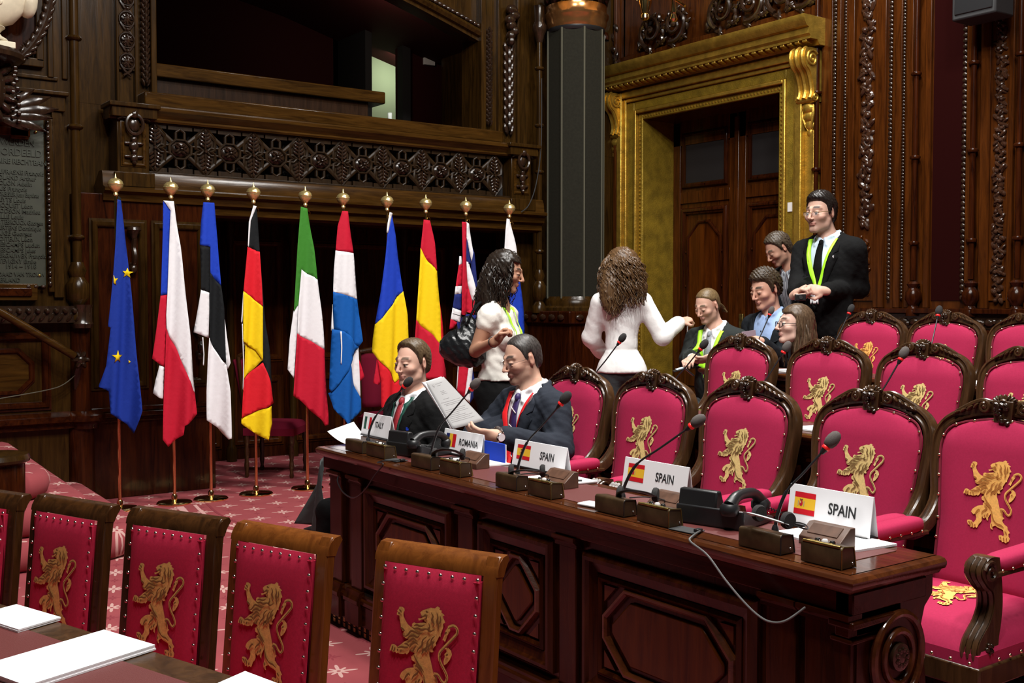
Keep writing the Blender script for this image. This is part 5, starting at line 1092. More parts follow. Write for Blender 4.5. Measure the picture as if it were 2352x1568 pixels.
# ================================================================ FLAGS ON STANDS
def c5(P): return [(x / 1.96, 400 + y / 1.96) for x, y in P]
def c6(P): return [(320 + x / 2.011, 400 + y / 2.011) for x, y in P]
def c7(P): return [(820 + x / 2.375, 420 + y / 2.375) for x, y in P]
def star5(cx, cy, r, rot=0.): return [(cx + (r if k % 2 == 0 else r * .4) * math.sin(rot + k * math.pi / 5), cy - (r if k % 2 == 0 else r * .4) * math.cos(rot + k * math.pi / 5)) for k in range(10)]
FLAGS = [
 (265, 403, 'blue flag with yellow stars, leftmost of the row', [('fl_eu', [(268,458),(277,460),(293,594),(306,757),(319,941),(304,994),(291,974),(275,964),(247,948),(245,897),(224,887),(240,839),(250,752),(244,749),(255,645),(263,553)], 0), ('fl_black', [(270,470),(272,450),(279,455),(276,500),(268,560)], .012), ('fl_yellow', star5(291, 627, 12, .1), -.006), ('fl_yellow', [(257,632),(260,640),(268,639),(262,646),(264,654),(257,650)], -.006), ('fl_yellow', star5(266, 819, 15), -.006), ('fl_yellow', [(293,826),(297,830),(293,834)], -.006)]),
 (392, 413, 'white red and blue flag second from left', [('fl_blue', c6([(107,125),(143,167),(125,555),(92,560),(103,280)]), .006), ('fl_white', c6([(107,122),(158,125),(185,330),(215,640),(240,900),(253,1012),(215,940),(165,800),(120,710),(118,650),(125,555),(143,167)]), 0), ('fl_red2', c6([(92,560),(124,556),(118,710),(112,890),(90,880),(52,850),(65,760)]), .008), ('fl_red2', c6([(118,712),(165,800),(215,940),(253,1012),(262,1105),(240,1130),(195,1158),(190,1200),(130,1258),(105,1225),(108,1000),(112,880)]), 0), ('fl_white', c6([(85,882),(112,890),(108,1038),(80,1030),(57,1010),(68,950)]), .014)]),
 (477, 415, 'blue black and white flag third from left', [('fl_blue', c6([(292,130),(345,132),(360,300),(372,515),(345,480),(324,455),(325,335),(275,328),(282,220)]), 0), ('fl_black', c6([(277,330),(325,335),(320,545),(277,535)]), .004), ('fl_white', c6([(277,532),(320,548),(312,755),(246,730),(260,640)]), .004), ('fl_black', c6([(324,455),(345,480),(372,515),(385,620),(392,870),(370,850),(318,755),(318,560)]), 0), ('fl_white', c6([(318,755),(370,850),(393,880),(405,1000),(408,1215),(395,1220),(360,1170),(308,1135),(302,1000),(308,850)]), 0), ('fl_white', c6([(385,625),(395,700),(411,870),(400,900),(390,880)]), .02), ('fl_white', c6([(281,752),(285,752),(288,830),(285,882),(281,880),(284,830)]), -.004)]),
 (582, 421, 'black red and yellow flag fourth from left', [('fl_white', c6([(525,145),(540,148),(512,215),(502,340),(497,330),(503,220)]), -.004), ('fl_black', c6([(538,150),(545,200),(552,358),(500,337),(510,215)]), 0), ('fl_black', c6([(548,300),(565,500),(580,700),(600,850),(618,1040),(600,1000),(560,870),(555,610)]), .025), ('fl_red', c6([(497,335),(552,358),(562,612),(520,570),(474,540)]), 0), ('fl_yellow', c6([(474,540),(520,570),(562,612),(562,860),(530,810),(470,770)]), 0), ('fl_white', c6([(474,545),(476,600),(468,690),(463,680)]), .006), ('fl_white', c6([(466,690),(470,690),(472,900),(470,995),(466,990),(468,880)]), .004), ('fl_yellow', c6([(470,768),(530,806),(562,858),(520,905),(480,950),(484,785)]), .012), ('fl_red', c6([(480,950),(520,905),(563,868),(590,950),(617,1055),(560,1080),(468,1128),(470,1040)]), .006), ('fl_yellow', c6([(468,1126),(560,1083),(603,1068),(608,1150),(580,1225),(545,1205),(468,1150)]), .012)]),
 (701, 431, 'green white and red flag fifth from left', [('fl_green', c6([(744,150),(775,158),(800,340),(815,487),(745,440),(728,600),(705,634),(715,480),(725,330)]), 0), ('fl_white', c6([(745,440),(815,485),(830,620),(845,812),(785,770),(720,735),(728,600)]), 0), ('fl_white', c6([(705,632),(730,600),(720,735),(700,940),(675,900),(685,760)]), .008), ('fl_red2', c6([(720,735),(785,770),(845,812),(868,1100),(868,1155),(850,1160),(800,1110),(738,1040),(695,1020)]), 0)]),
 (788, 435, 'red white and light blue flag sixth from left', [('fl_red2', c6([(935,170),(958,172),(985,365),(905,352),(915,240)]), 0), ('fl_white', c6([(905,352),(985,365),(1007,578),(895,542),(897,440)]), 0), ('fl_sky', c6([(895,542),(1007,578),(1027,770),(1010,800),(975,768),(930,725),(898,720)]), 0), ('fl_white', c6([(894,600),(902,722),(888,722)]), .006), ('fl_sky', c6([(888,715),(930,723),(960,745),(985,780),(1010,798),(975,840),(950,900),(915,960),(880,1005),(873,990),(880,850)]), -.012), ('fl_white', c6([(914,725),(920,725),(922,800),(919,878),(915,870),(917,800)]), -.018), ('fl_white', c6([(1013,800),(1020,1032),(990,975),(962,890),(985,830)]), .012), ('fl_sky', c6([(878,1008),(920,955),(965,880),(990,975),(1020,1035),(1022,1090),(950,1168),(930,1130),(890,1080),(872,1010)]), .004), ('fl_red2', c6([(1012,840),(1040,935),(1018,958)]), .02)]),
 (889, 444, 'blue yellow and red flag seventh from left', [('fl_white', c7([(172,160),(190,165),(160,275),(152,270),(158,220)]), -.003), ('fl_blue', c7([(186,165),(210,300),(230,450),(245,592),(170,680),(95,772),(120,600),(145,400),(158,270)]), 0), ('fl_yellow', c7([(245,590),(265,720),(270,850),(260,960),(235,1060),(205,1090),(180,1050),(150,1010),(100,960),(80,920),(85,850),(95,770),(170,680)]), 0), ('fl_red', c7([(100,960),(150,1010),(180,1050),(205,1090),(235,1060),(262,1000),(290,1120),(265,1160),(180,1270),(150,1240),(115,1220),(118,1080)]), .004), ('fl_red2', c7([(100,955),(122,1080),(110,1100),(82,1090),(95,1000)]), .015)]),
 (978, 450, 'red yellow and red flag eighth from left', [('fl_red2', c7([(362,200),(395,205),(415,330),(427,484),(385,430),(343,357),(350,300)]), 0), ('fl_yellow', c7([(343,355),(385,430),(425,480),(440,700),(438,887),(400,830),(350,780),(312,747),(325,600),(338,450)]), 0), ('fl_red2', c7([(312,745),(350,780),(400,830),(438,885),(445,960),(480,1010),(487,1065),(470,1070),(420,1060),(380,1070),(340,1050),(300,870)]), 0), ('fl_red', c7([(422,470),(440,640),(458,800),(470,960),(487,1062),(450,1010),(436,890),(436,700)]), .012)]),
 (1070, 455, 'red white and navy crossed flag ninth from left, behind the dark haired woman', [('fl_red2', c7([(568,212),(594,215),(592,400),(602,560),(592,722),(562,717),(565,560),(570,400)]), -.006), ('fl_white', c7([(592,212),(610,222),(627,380),(620,430),(605,330),(590,280)]), 0), ('fl_navy', c7([(588,270),(605,330),(618,440),(600,440),(585,400)]), 0), ('fl_white', c7([(590,400),(610,440),(640,600),(620,650),(598,520)]), 0), ('fl_navy', c7([(612,300),(632,380),(645,570),(620,590),(618,440)]), .003), ('fl_red2', c7([(596,480),(625,620),(640,650),(625,720),(594,700)]), .003), ('fl_white', c7([(565,400),(570,440),(550,450),(554,400)]), .004), ('fl_red2', c7([(552,440),(570,440),(566,562),(527,567)]), .004), ('fl_white', c7([(527,564),(566,562),(564,604),(520,608)]), .004), ('fl_navy', c7([(520,606),(564,602),(566,700),(507,682)]), .004), ('fl_white', c7([(507,680),(566,698),(555,760),(495,742)]), .004), ('fl_red2', c7([(495,740),(535,760),(515,790),(487,797)]), .004), ('fl_navy', c7([(535,755),(600,715),(640,720),(640,980),(545,970)]), .008), ('fl_white', c7([(545,965),(562,970),(548,1130),(540,1120)]), .004), ('fl_red2', c7([(562,968),(602,988),(582,1172),(546,1130)]), .004), ('fl_white', c7([(602,985),(620,1005),(606,1202),(580,1170)]), .004), ('fl_navy', c7([(618,1000),(640,1140),(606,1204)]), .006), ('fl_red', c7([(632,1120),(645,1130),(640,1165),(626,1150)]), .002)]),
 (1170, 458, 'white blue and red flag at the right end, behind the dark haired woman', [('fl_white', c7([(815,195),(830,197),(860,360),(878,530),(790,520),(803,345),(808,260)]), 0), ('fl_blue', c7([(790,520),(878,530),(892,660),(905,800),(905,900),(780,880)]), 0), ('fl_red2', c7([(780,880),(905,900),(900,1060),(850,1120),(790,1080)]), 0)]),
]
SXf = lambda px: PY(px, 690, 7.9).x
fz = {}
for i, (px, py, label, polys) in enumerate(FLAGS):
    p0 = PY(px, py, 7.9); ht = 2.392; f = tag(empty('flag_stand', (p0.x, 7.9, 0)), label, 'flag', 'national flags on brass stands under the balcony')
    mb = MB(); mb.lathe([(.125, 0), (.128, .008), (.12, .016), (.06, .022), (.022, .03), (.02, .06), (.014, .07)], n=32); mb.build('base', 'brass', f)
    mb = MB(); mb.lathe([(.011, .05), (.011, ht - .13)], n=10); mb.lathe([(.014, 1.1), (.016, 1.12), (.014, 1.14)], n=10, cap=False); mb.build('pole', 'brass', f)
    mb = MB(); mb.lathe([(.012, ht - .15), (.018, ht - .14), (.014, ht - .125), (.034, ht - .108), (.05, ht - .086), (.054, ht - .066), (.049, ht - .046), (.032, ht - .03), (.012, ht - .024), (.008, ht - .015), (.005, ht - .004), (.0, ht + .012)], n=20); mb.lathe([(.053, ht - .072), (.056, ht - .066), (.053, ht - .06)], n=20, cap=False); mb.build('finial', 'brass_ball', f)
    mb = MB(); mb.tube([V(.024 + .014 * math.cos(a), -.006, ht - .2 + .016 * math.sin(a)) for a in [k * math.pi / 7 for k in range(15)]], .003, 6); mb.tube([(.024, -.006, ht - .216), (.02, -.004, ht - .245)], .004, 6); mb.build('clip_ring', 'brass', f)
    mb = MB()
    for s in (-1, 1): mb.tube([(s * .006, -.012, .07), (s * .004, -.013, .5), (s * .006, -.012, .8)], .003, 5)
    mb.build('cord', 'pole_reflection', f)  # cord strips coloured like the red carpet mirrored in the brass pole
    rnd = random.Random(i); ph = rnd.uniform(0, 6); ytop = py + 45; ybot = max(q[1] for _, P, _ in polys for q in P); span = max(300., ybot - ytop)
    mb = MB(); names = []
    def lift(x, y, off):
        t = max(0., min(1., (y - ytop) / span)); A = .014 + .05 * t; lam = 7 + 5 * t
        d = A * math.sin((x - px) / lam + ph + 1.2 * t) + .4 * A * math.sin((x - px) / (lam * .45) + y / 60. + ph * 2)
        Y = 7.85 - .03 * t + d * .55 + off
        p = PY(x, y, 7.86); return V(p.x - p0.x, Y - 7.9, p.z)
    for mname, P, off in polys:
        if mname not in names: names.append(mname)
        sheet(mb, P, lambda x, y, o=off: lift(x, y, o), 7.0, names.index(mname))
    mb.build('cloth', names, f, smooth=60, solid=.0025)
# ================================================================ THINGS ON THE DESKS
ZD = .8216
def mic(base, head, label, group='gooseneck microphones', foam='foam_grey'):
    b, h = V(*base), V(*head); m = tag(empty('microphone', b), label, 'microphone', group); h = h - b
    mb = MB(); mb.lathe([(.022, 0), (.022, .006), (.012, .012), (.01, .035), (.006, .045)], n=14); mb.build('foot', 'black_plastic', m)
    d = (h - V(0, 0, .09)).normalized(); e = h - d * .03
    pts = smooth_path([V(0, 0, .03), V(0, 0, .075) + V(h.x, h.y, 0) * .04, V(0, 0, .09) + (h - V(0, 0, .09)) * .2 + V(0, 0, .012), V(0, 0, .09) + (h - V(0, 0, .09)) * .5 + V(0, 0, .006), e], 5)
    k = len(pts) // 2; mb = MB(); mb.tube(pts[:k + 1], .0052, 8); mb.build('flexible_neck', 'black_plastic', m)
    mb = MB(); mb.tube(pts[k:], .0035, 8); mb.build('rod', 'steel' if foam == 'steelrod' else 'black_plastic', m)
    q = d.to_track_quat('Z', 'Y').to_matrix()
    mb = MB(); mb.lathe([(.006, -.022), (.01, -.006)], n=12, M=Matrix.Translation(e) @ q.to_4x4()); mb.build('capsule', 'black_plastic', m)
    mb = MB(); mb.lathe([(.0105, -.006), (.012, -.004), (.012, .002), (.0105, .004)], n=14, M=Matrix.Translation(e) @ q.to_4x4()); mb.build('light_ring', 'led_red', m)
    mb = MB(); mb.lathe([(.008, .003), (.0145, .008), (.0185, .02), (.0185, .032), (.015, .046), (.008, .054), (.0, .056)], n=16, M=Matrix.Translation(e) @ q.to_4x4()); mb.build('foam_cap', 'foam_black' if foam == 'foam_black' else 'foam_grey', m)
    return m
mic((2.38, 4.43, ZD), (2.5, 4.263, 1.13), 'gooseneck microphone in front of the man at the ITALY plate', foam='foam_black')
mic((2.38, 3.87, ZD), (2.5, 3.715, 1.156), 'gooseneck microphone at the ROMANIA plate', foam='foam_grey')
mic((2.38, 3.255, ZD), (2.5, 3.115, 1.142), 'gooseneck microphone before the shoulder of the man with red lanyard', foam='foam_black')
mic((2.38, 2.665, ZD), (2.5, 2.438, 1.117), 'gooseneck microphone beside the headphones at the middle of the desk')
mic((2.38, 2.02, ZD), (2.5, 1.918, 1.111), 'gooseneck microphone nearest the desk end')
z2 = .9566
for (yb_, h, lab, fm) in ((4.46, (3.85, 4.316, 1.303), 'second row microphone before the white jacket of the standing woman', 'foam_black'), (3.86, (3.85, 3.72, 1.288), 'second row microphone before the hands holding the wallet', 'foam_black'), (3.30, (3.85, 3.21, 1.294), 'second row microphone before the girl with glasses', 'foam_grey'), (2.68, (3.85, 2.61, 1.29), 'second row microphone overlapping the third armchair of that row', 'foam_grey')): mic((3.74, yb_, z2), h, lab, foam=fm)
z3 = 1.0866
for (yb_, h, lab, fm) in ((4.49, (5.2, 4.459, 1.441), 'third row microphone before the blue shirt of the curly haired man', 'foam_grey'), (3.93, (5.2, 3.874, 1.455), 'third row microphone at the hip of the standing man in glasses', 'foam_black'), (3.30, (5.2, 3.319, 1.449), 'third row microphone before the armchair under the red wall strip', 'foam_black')): mic((5.08, yb_, z3), h, lab, foam=fm)
def rounded_box(y0, y1, x0, x1, h, name, m, par, slope=.008):
    mb = MB(); mb.prism([(x0, 0), (x0, h - .008), (x0 + .003, h - .002), (x0 + .008, h), (x1 - slope - .006, h - .004), (x1 - slope, h - .01), (x1, 0)], y0, y1, 'xz'); return mb.build(name, m, par, bevel=.0025)
ST = [((4.04, 4.205), (4.245, 4.405), 'ITALY'), ((3.452, 3.6), (3.665, 3.82), 'ROMANIA'), ((2.886, 3.019), (3.085, 3.215), 'SPAIN plate nearest the man with red lanyard'), ((2.315, 2.455), (2.515, 2.655), 'SPAIN plate beside the telephone'), ((1.697, 1.825), (1.892, 2.04), 'SPAIN plate nearest the desk end')]
for i, (r_, l_, nm) in enumerate(ST):
    u = tag(empty('control_unit', (2.25, r_[0], ZD)), 'bronze edged control box with buttons, at the ' + nm if i > 1 else 'bronze edged control box with buttons at the %s plate' % nm, 'control box', 'button boxes on the front desk')
    L_ = r_[1] - r_[0]; rounded_box(0, L_, 0, .064, .056, 'case', 'unit_brown', u)
    mb = MB(); mb.tube([(.004, .006, .0555), (.004, L_ - .006, .0555)], .0045, 7); mb.box((.002, .01, .0545), (.018, L_ - .01, .0575)); mb.build('brass_edge', 'brass_old', u, bevel=.001)
    mb = MB(); mb.tube([(.001, -.001, .0), (.001, -.001, .05), (.008, -.001, .057), (.05, -.001, .053), (.058, -.001, 0)], .0016, 5); mb.build('end_rim', 'brass_old', u)
    for k in range(3):
        mb = MB(); mb.lathe([(.0085, .052), (.0085, .057), (.006, .061), (0, .062)], (.034, L_ * (.42 + .18 * k), 0), 12); mb.build('button', 'steel' if k != 1 else 'paper_grey', u)
    mb = MB(); mb.sphere((.045, -.0005, .012), .003, 8, 6); mb.build('screw', 'steel', u)
    v = tag(empty('speaker_box', (2.25, l_[0], ZD)), ('dark brown speaker box at the ' + nm) if i > 1 else 'dark brown speaker box left of the buttons at the %s plate' % nm, 'speaker box', 'plain boxes on the front desk')
    L2 = l_[1] - l_[0]; rounded_box(0, L2, 0, .064, .054, 'case', 'unit_brown', v)
    mb = MB(); mb.tube([(.001, -.001, .0), (.001, -.001, .048), (.008, -.001, .055), (.05, -.001, .05), (.058, -.001, 0)], .0014, 5); mb.build('end_rim', 'black_plastic', v)
    mb = MB(); mb.sphere((.04, -.0005, .014), .0035, 8, 6); mb.build('screw', 'steel', v)
    w_ = tag(empty('wedge_box', (2.41, r_[0] + .125, ZD)), ('brown wedge shaped box at the ' + nm) if i > 1 else 'brown wedge shaped box behind the buttons at the %s plate' % nm, 'wedge box', 'wedge boxes on the front desk')
    mb = MB(); mb.prism([(0, 0), (0, .022), (.045, .058), (.066, .058), (.066, 0)], 0, .14, 'xz'); mb.build('body', 'unit_wedge', w_, bevel=.002)
    mb = MB(); mb.prism([(.012, .0326), (.0119, .0345), (.04, .0565), (.042, .0556)], .02, .12, 'xz'); mb.build('grille', 'unit_wedge', w_)
# country name plates
def plate(y0, y1, z0, z1, X, txt, flag, label, size):
    W, H = y1 - y0, z1 - z0; p = tag(empty('name_plate', (X, y0, z0)), label, 'name plate', 'country name plates on the front desk')
    lean = .018
    mb = MB(); mb.prism([(0, 0), (lean, H), (lean + .004, H), (lean * 2 + .004, 0), (lean * 2 + .002, 0), (lean + .002, H - .004), (.002, 0)], 0, W, 'xz'); mb.build('card', 'paper', p, smooth=0)
    mb = MB(); mb.box((-.006, .005, -.008), (.05, W - .005, .001)); mb.build('stand', 'black_plastic', p, bevel=.002)
    # printed face: local frame with text running towards -Y as seen from the front
    def face(u, v, h=.0008): return V(lean * v / H - h, W - u, v)
    def rect(u0, v0, u1, v1, m, name, par=p, h=.0008): b = MB(); b.add([face(u0, v0, h), face(u1, v0, h), face(u1, v1, h), face(u0, v1, h)], [(0, 1, 2, 3)]); b.build(name, m, par, smooth=0)
    f = empty('printed_flag', parent=p); fu0, fu1, fv0, fv1 = .022 * W / .3, .1 * W / .3, .03 * H / .115, .095 * H / .115
    if flag == 'spain':
        q = (fv1 - fv0) / 4; rect(fu0, fv0, fu1, fv0 + q, 'fl_red', 'red_stripe', f); rect(fu0, fv0 + q, fu1, fv1 - q, 'print_yellow', 'yellow_stripe', f); rect(fu0, fv1 - q, fu1, fv1, 'fl_red', 'red_stripe', f)
        b = MB(); cu, cv = fu0 + (fu1 - fu0) * .33, (fv0 + fv1) / 2; r = (fv1 - fv0) * .13
        b.add([face(cu + r * .75 * math.cos(a), cv + r * math.sin(a), .0014) for a in [k * .5236 for k in range(12)]], [tuple(range(12))], 0)
        for t in (-1, 1): b.add([face(cu + t * r * 1.25 - r * .12, cv - r, .0014), face(cu + t * r * 1.25 + r * .12, cv - r, .0014), face(cu + t * r * 1.25 + r * .12, cv + r * .8, .0014), face(cu + t * r * 1.25 - r * .12, cv + r * .8, .0014)], [(0, 1, 2, 3)], 1)
        b.add([face(cu - r * .6, cv + r, .0014), face(cu + r * .6, cv + r, .0014), face(cu + r * .7, cv + r * 1.6, .0014), face(cu, cv + r * 1.4, .0014), face(cu - r * .7, cv + r * 1.6, .0014)], [(0, 1, 2, 3, 4)], 2)
        b.add([face(cu - r * .5, cv, .0018), face(cu, cv, .0018), face(cu, cv + r * .7, .0018), face(cu - r * .5, cv + r * .7, .0018)], [(0, 1, 2, 3)], 3); b.build('coat_of_arms', ['fl_red2', 'print_grey', 'emb_gold_dk', 'emb_pale'], f, smooth=0)
    else:
        cols = {'italy': ('print_green', 'paper', 'fl_red'), 'romania': ('fl_navy', 'print_yellow', 'fl_red')}[flag]; q = (fu1 - fu0) / 3
        for k in range(3): rect(fu0 + q * k, fv0, fu0 + q * (k + 1), fv1, cols[k], 'stripe', f)
    tilt = math.atan2(lean, H); M = Matrix.Translation(face(W * .66 if txt != 'ITALY' else W * .62, H * .52, .0008)) @ Matrix(((0, 0, -1, 0), (-1, 0, 0, 0), (0, 1, 0, 0), (0, 0, 0, 1))) @ Matrix.Rotation(-tilt, 4, 'X')
    text_obj('country_name', txt, size, 'print_black', p, M, .0002, 'CENTER', .0008, .8)
    # clear sleeve edge
    return p
mat('print_yellow', (.85, .5, .02), .7); mat('print_green', (.01, .08, .05), .7)
plate(1.856, 2.15, ZD + .008, .945, 2.585, 'SPAIN', 'spain', 'white SPAIN name plate nearest the desk end', .046)
plate(2.58, 2.9, ZD + .008, .938, 2.585, 'SPAIN', 'spain', 'white SPAIN name plate between telephone and headphones, middle of three', .043)
plate(3.235, 3.575, ZD + .008, .932, 2.585, 'SPAIN', 'spain', 'white SPAIN name plate in front of the man with red lanyard', .043)
plate(3.77, 4.075, ZD + .008, .93, 2.56, 'ROMANIA', 'romania', 'white ROMANIA name plate with blue yellow red flag', .04)
bx_ = tag(empty('plate_riser', (2.43, 4.36, ZD)), 'small dark box carrying the ITALY name plate', 'box'); mb = MB(); mb.box((-.02, -.06, 0), (.05, .2, .036)); mb.build('body', 'unit_wedge', bx_, bevel=.003); mb = MB(); mb.box((-.022, 0, .012), (-.018, .12, .026)); mb.build('label_strip', 'black_plastic', bx_)
plate(4.31, 4.575, ZD + .046, .968, 2.42, 'ITALY', 'italy', 'white ITALY name plate with green white red flag', .038)
# telephones
def phone(loc, rz, label):
    t = tag(empty('desk_telephone', loc, rz), label, 'telephone', 'black desk telephones')
    mb = MB(); mb.prism([(-.1, 0), (-.1, .018), (.02, .035), (.1, .06), (.1, 0)], -.115, .115, 'xz'); mb.build('base', 'black_plastic', t, bevel=.006)
    mb = MB(); mb.prism([(.03, .04), (.06, .105), (.085, .105), (.095, .05)], -.11, .02, 'xz'); mb.build('display_hood', 'black_plastic', t, bevel=.005)
    mb = MB(); mb.prism([(.036, .058), (.035, .06), (.052, .096), (.054, .095)], -.095, .005, 'xz'); mb.build('screen', 'print_grey', t)
    for r in range(4):
        for c_ in range(3): mb = MB(); mb.box((-.085 + r * .026, -.087 + c_ * .034, .018 + r * .004), (-.068 + r * .026, -.064 + c_ * .034, .03 + r * .004)); mb.build('key', 'black_matte', t, bevel=.002)
    hs = empty('handset', parent=t); pts = smooth_path([V(-.1, 0.07, .055), V(-.06, 0.07, .085), V(0, 0.07, .095), V(.06, 0.07, .092), V(.1, 0.07, .07)], 4)
    mb = MB(); mb.tube(pts, [.021, .02, .018, .017, .016, .016, .016, .016, .016, .016, .016, .016, .017, .018, .019, .02, .021], 10); mb.build('grip', 'black_plastic', hs)
    for x, z in ((-.098, .047), (.1, .06)): mb = MB(); mb.lathe([(.026, -.016), (.03, -.008), (.03, .008), (.022, .018)], (x, .07, z), 16); mb.build('ear_cup', 'black_plastic', hs)
    mb = MB(); mb.tube([V(-.1 + .004 * math.cos(k * 1.3) - .0006 * k, .09 + .0016 * k, .02 + .004 * math.sin(k * 1.3) + max(0, .02 - k * .0006)) for k in range(70)], .0018, 5); mb.build('coiled_cord', 'black_plastic', t)
    return t
phone((2.46, 2.285, ZD + .0005), .25 + math.pi, 'black desk telephone right of the headphones with its handset raised')
phone((2.455, 4.09, ZD + .0005), .2 + math.pi, 'black desk telephone between the ITALY and ROMANIA plates')
def headphones(loc, rz, band, label, tilt=0., hs=1.):
    h = tag(empty('headphones', loc, rz), label, 'headphones', 'headphones on the front desk'); R = .06
    pts = [V(R * math.cos(a) * 1.0, R * 1.05 * math.sin(a) * math.cos(tilt), .02 + R * 1.05 * math.sin(a) * math.sin(tilt)) for a in [math.pi * k / 20 for k in range(21)]]
    mb = MB(); mb.tube(pts, .009, 8, flat=.35); mb.build('head_band', band, h)
    for s in (-1, 1):
        mb = MB(); mb.lathe([(.021, -.01), (.024, -.003), (.023, .005), (.015, .01)], (0, 0, 0), 18, axis='x', M=Matrix.Translation((s * R * .95, -.005, .03))); mb.build('ear_pad', 'foam_black', h)
    mb = MB(); mb.tube(smooth_path([V(-R, -.01, .02), V(-R - .02, -.05, .006), V(-R + .02, -.09, .004), V(.0, -.1, .004), V(.04, -.07, .004)], 5), .0022, 6); mb.build('cord', 'black_plastic', h)
    return h
headphones((2.335, 2.545, ZD + .03), 2.2, 'black_plastic', 'black headphones lying beside the middle SPAIN plate', .5)
headphones((2.30, 1.965, ZD + .056), 1.45, 'grey_band', 'headphones with a grey band resting on the speaker box near the desk end', .35)
headphones((2.33, 3.66, ZD + .03), 2.4, 'black_plastic', 'black headphones leaning at the ROMANIA plate', .6)
headphones((2.33, 3.13, ZD + .03), 2.5, 'black_plastic', 'black headphones before the SPAIN plate of the man with red lanyard', .35)
# papers, pens, small things
paper_pad('paper_pad', (2.43, 3.64, ZD), (2.6, 3.6, ZD), (2.61, 3.84, ZD), .006, 'white paper pad right of the ROMANIA plate', 'paper pads on the front desk')
paper_pad('paper_pad', (2.42, 3.07, ZD), (2.6, 3.05, ZD), (2.61, 3.27, ZD), .008, 'white paper pad with a pen below the first SPAIN plate', 'paper pads on the front desk')
paper_pad('paper_pad', (2.43, 1.80, ZD), (2.6, 1.78, ZD), (2.61, 2.07, ZD), .006, 'white paper pad under the SPAIN plate nearest the desk end', 'paper pads on the front desk')
paper_pad('paper_pad', (2.4, 4.12, ZD), (2.56, 4.1, ZD), (2.58, 4.28, ZD), .006, 'white paper pad before the man at the ITALY plate', 'paper pads on the front desk')
mb = MB(); mb.tube([(2.47, 3.13, ZD + .012), (2.545, 3.075, ZD + .012)], .0035, 8); o = mb.build('pen', 'black_plastic'); tag(o, 'dark pen lying on the white pad below the SPAIN plate', 'pen')
sp_ = tag(empty('smartphone', (2.30, 2.715, ZD + .0004), .15), 'white smartphone at the left of the headphones', 'phone'); mb = MB(); mb.box((-.03, -.05, 0), (.03, .05, .008)); mb.build('body', 'paper', sp_, bevel=.003); mb = MB(); mb.box((-.027, -.044, .0079), (.027, .044, .0085)); mb.build('screen', 'paper_grey', sp_)
def floor_plug(loc, rz, label):
    t = tag(empty('cable_outlet', loc, rz), label, 'outlet', 'flat cable outlets'); mb = MB(); mb.box((-.03, -.045, 0), (.03, .045, .003)); mb.build('plate', 'black_matte', t, bevel=.001); mb = MB(); mb.box((-.012, -.052, .002), (.012, -.035, .012)); mb.build('plug', 'black_plastic', t, bevel=.002)
floor_plug((2.275, 2.265, ZD), .1, 'flat black outlet plate in front of the raised telephone'); floor_plug((2.275, 3.985, ZD), .1, 'flat black outlet plate between the first two stations')
mat('grey_cable', (.07, .07, .068), .45)
mb = MB(); mb.tube(smooth_path([(2.28, 2.215, ZD + .006), (2.215, 2.18, ZD + .006), (2.19, 2.165, ZD - .004), PX(1625, 1275, 2.17), PX(1665, 1330, 2.155), PX(1705, 1378, 2.15), PX(1740, 1412, 2.15), PX(1770, 1428, 2.155), PX(1805, 1425, 2.17), PX(1850, 1394, 2.21)], 6), .0032, 8); o = mb.build('loose_cable', 'grey_cable'); tag(o, 'grey cable looping down the desk front from the telephone to the right pilaster', 'cable')
mb = MB(); mb.tube(smooth_path([(2.27, 3.94, ZD + .006), (2.215, 3.96, ZD + .008), (2.188, 3.99, ZD - .002), PX(880, 1066, 2.178), PX(860, 1092, 2.17), PX(838, 1125, 2.16), PX(812, 1143, 2.17), PX(788, 1130, 2.19), PX(775, 1105, 2.205), PX(780, 1088, 2.225)], 6), .003, 8); o = mb.build('loose_cable', 'black_plastic'); tag(o, 'black cable looping down the left end of the desk front', 'cable')
# curled sheet at the far end and the coat hanging there
mb = MB(); a, b = PX(752, 976, 2.5), PX(835, 1010, 2.4)
mb.grid(lambda s, t: V(lerp(2.50, 2.34, t) - .02 * s, lerp(4.80, 4.40, s) - .03 * t, ZD + .004 + .055 * max(0, (.62 - s) / .62) ** 2 * (1.3 - .6 * t)), 14, 6); o = mb.build('curled_sheet', 'paper', smooth=60, solid=.0012); tag(o, 'white sheet curling up over the far end of the desk', 'paper')
mat('coat_grey', (.035, .037, .037), .85, sheen=.1)
ct = tag(empty('hanging_coat', (2.5, 4.7, .1)), 'dark grey coat hanging at the far end of the desk', 'coat')
P1 = [(738, 1050), (752, 1062), (752, 1195), (742, 1228), (716, 1212), (687, 1200), (698, 1165), (712, 1120)]
mb = MB(); sheet(mb, P1, lambda x, y: PX(x, y, 2.42) - V(2.5, 4.7, .1) + V(.04 * math.sin(x / 9. + y / 70.), 0, 0), 7.); mb.build('skirt', 'coat_grey', ct, smooth=60, solid=.006)
mb = MB(); sheet(mb, [(720, 1205), (752, 1190), (756, 1236), (700, 1230), (706, 1212)], lambda x, y: PX(x, y, 2.5) - V(2.5, 4.7, .1) + V(.02 * math.sin(x / 6.), 0, 0), 7.); mb.build('lining', 'black_matte', ct, smooth=60, solid=.004)
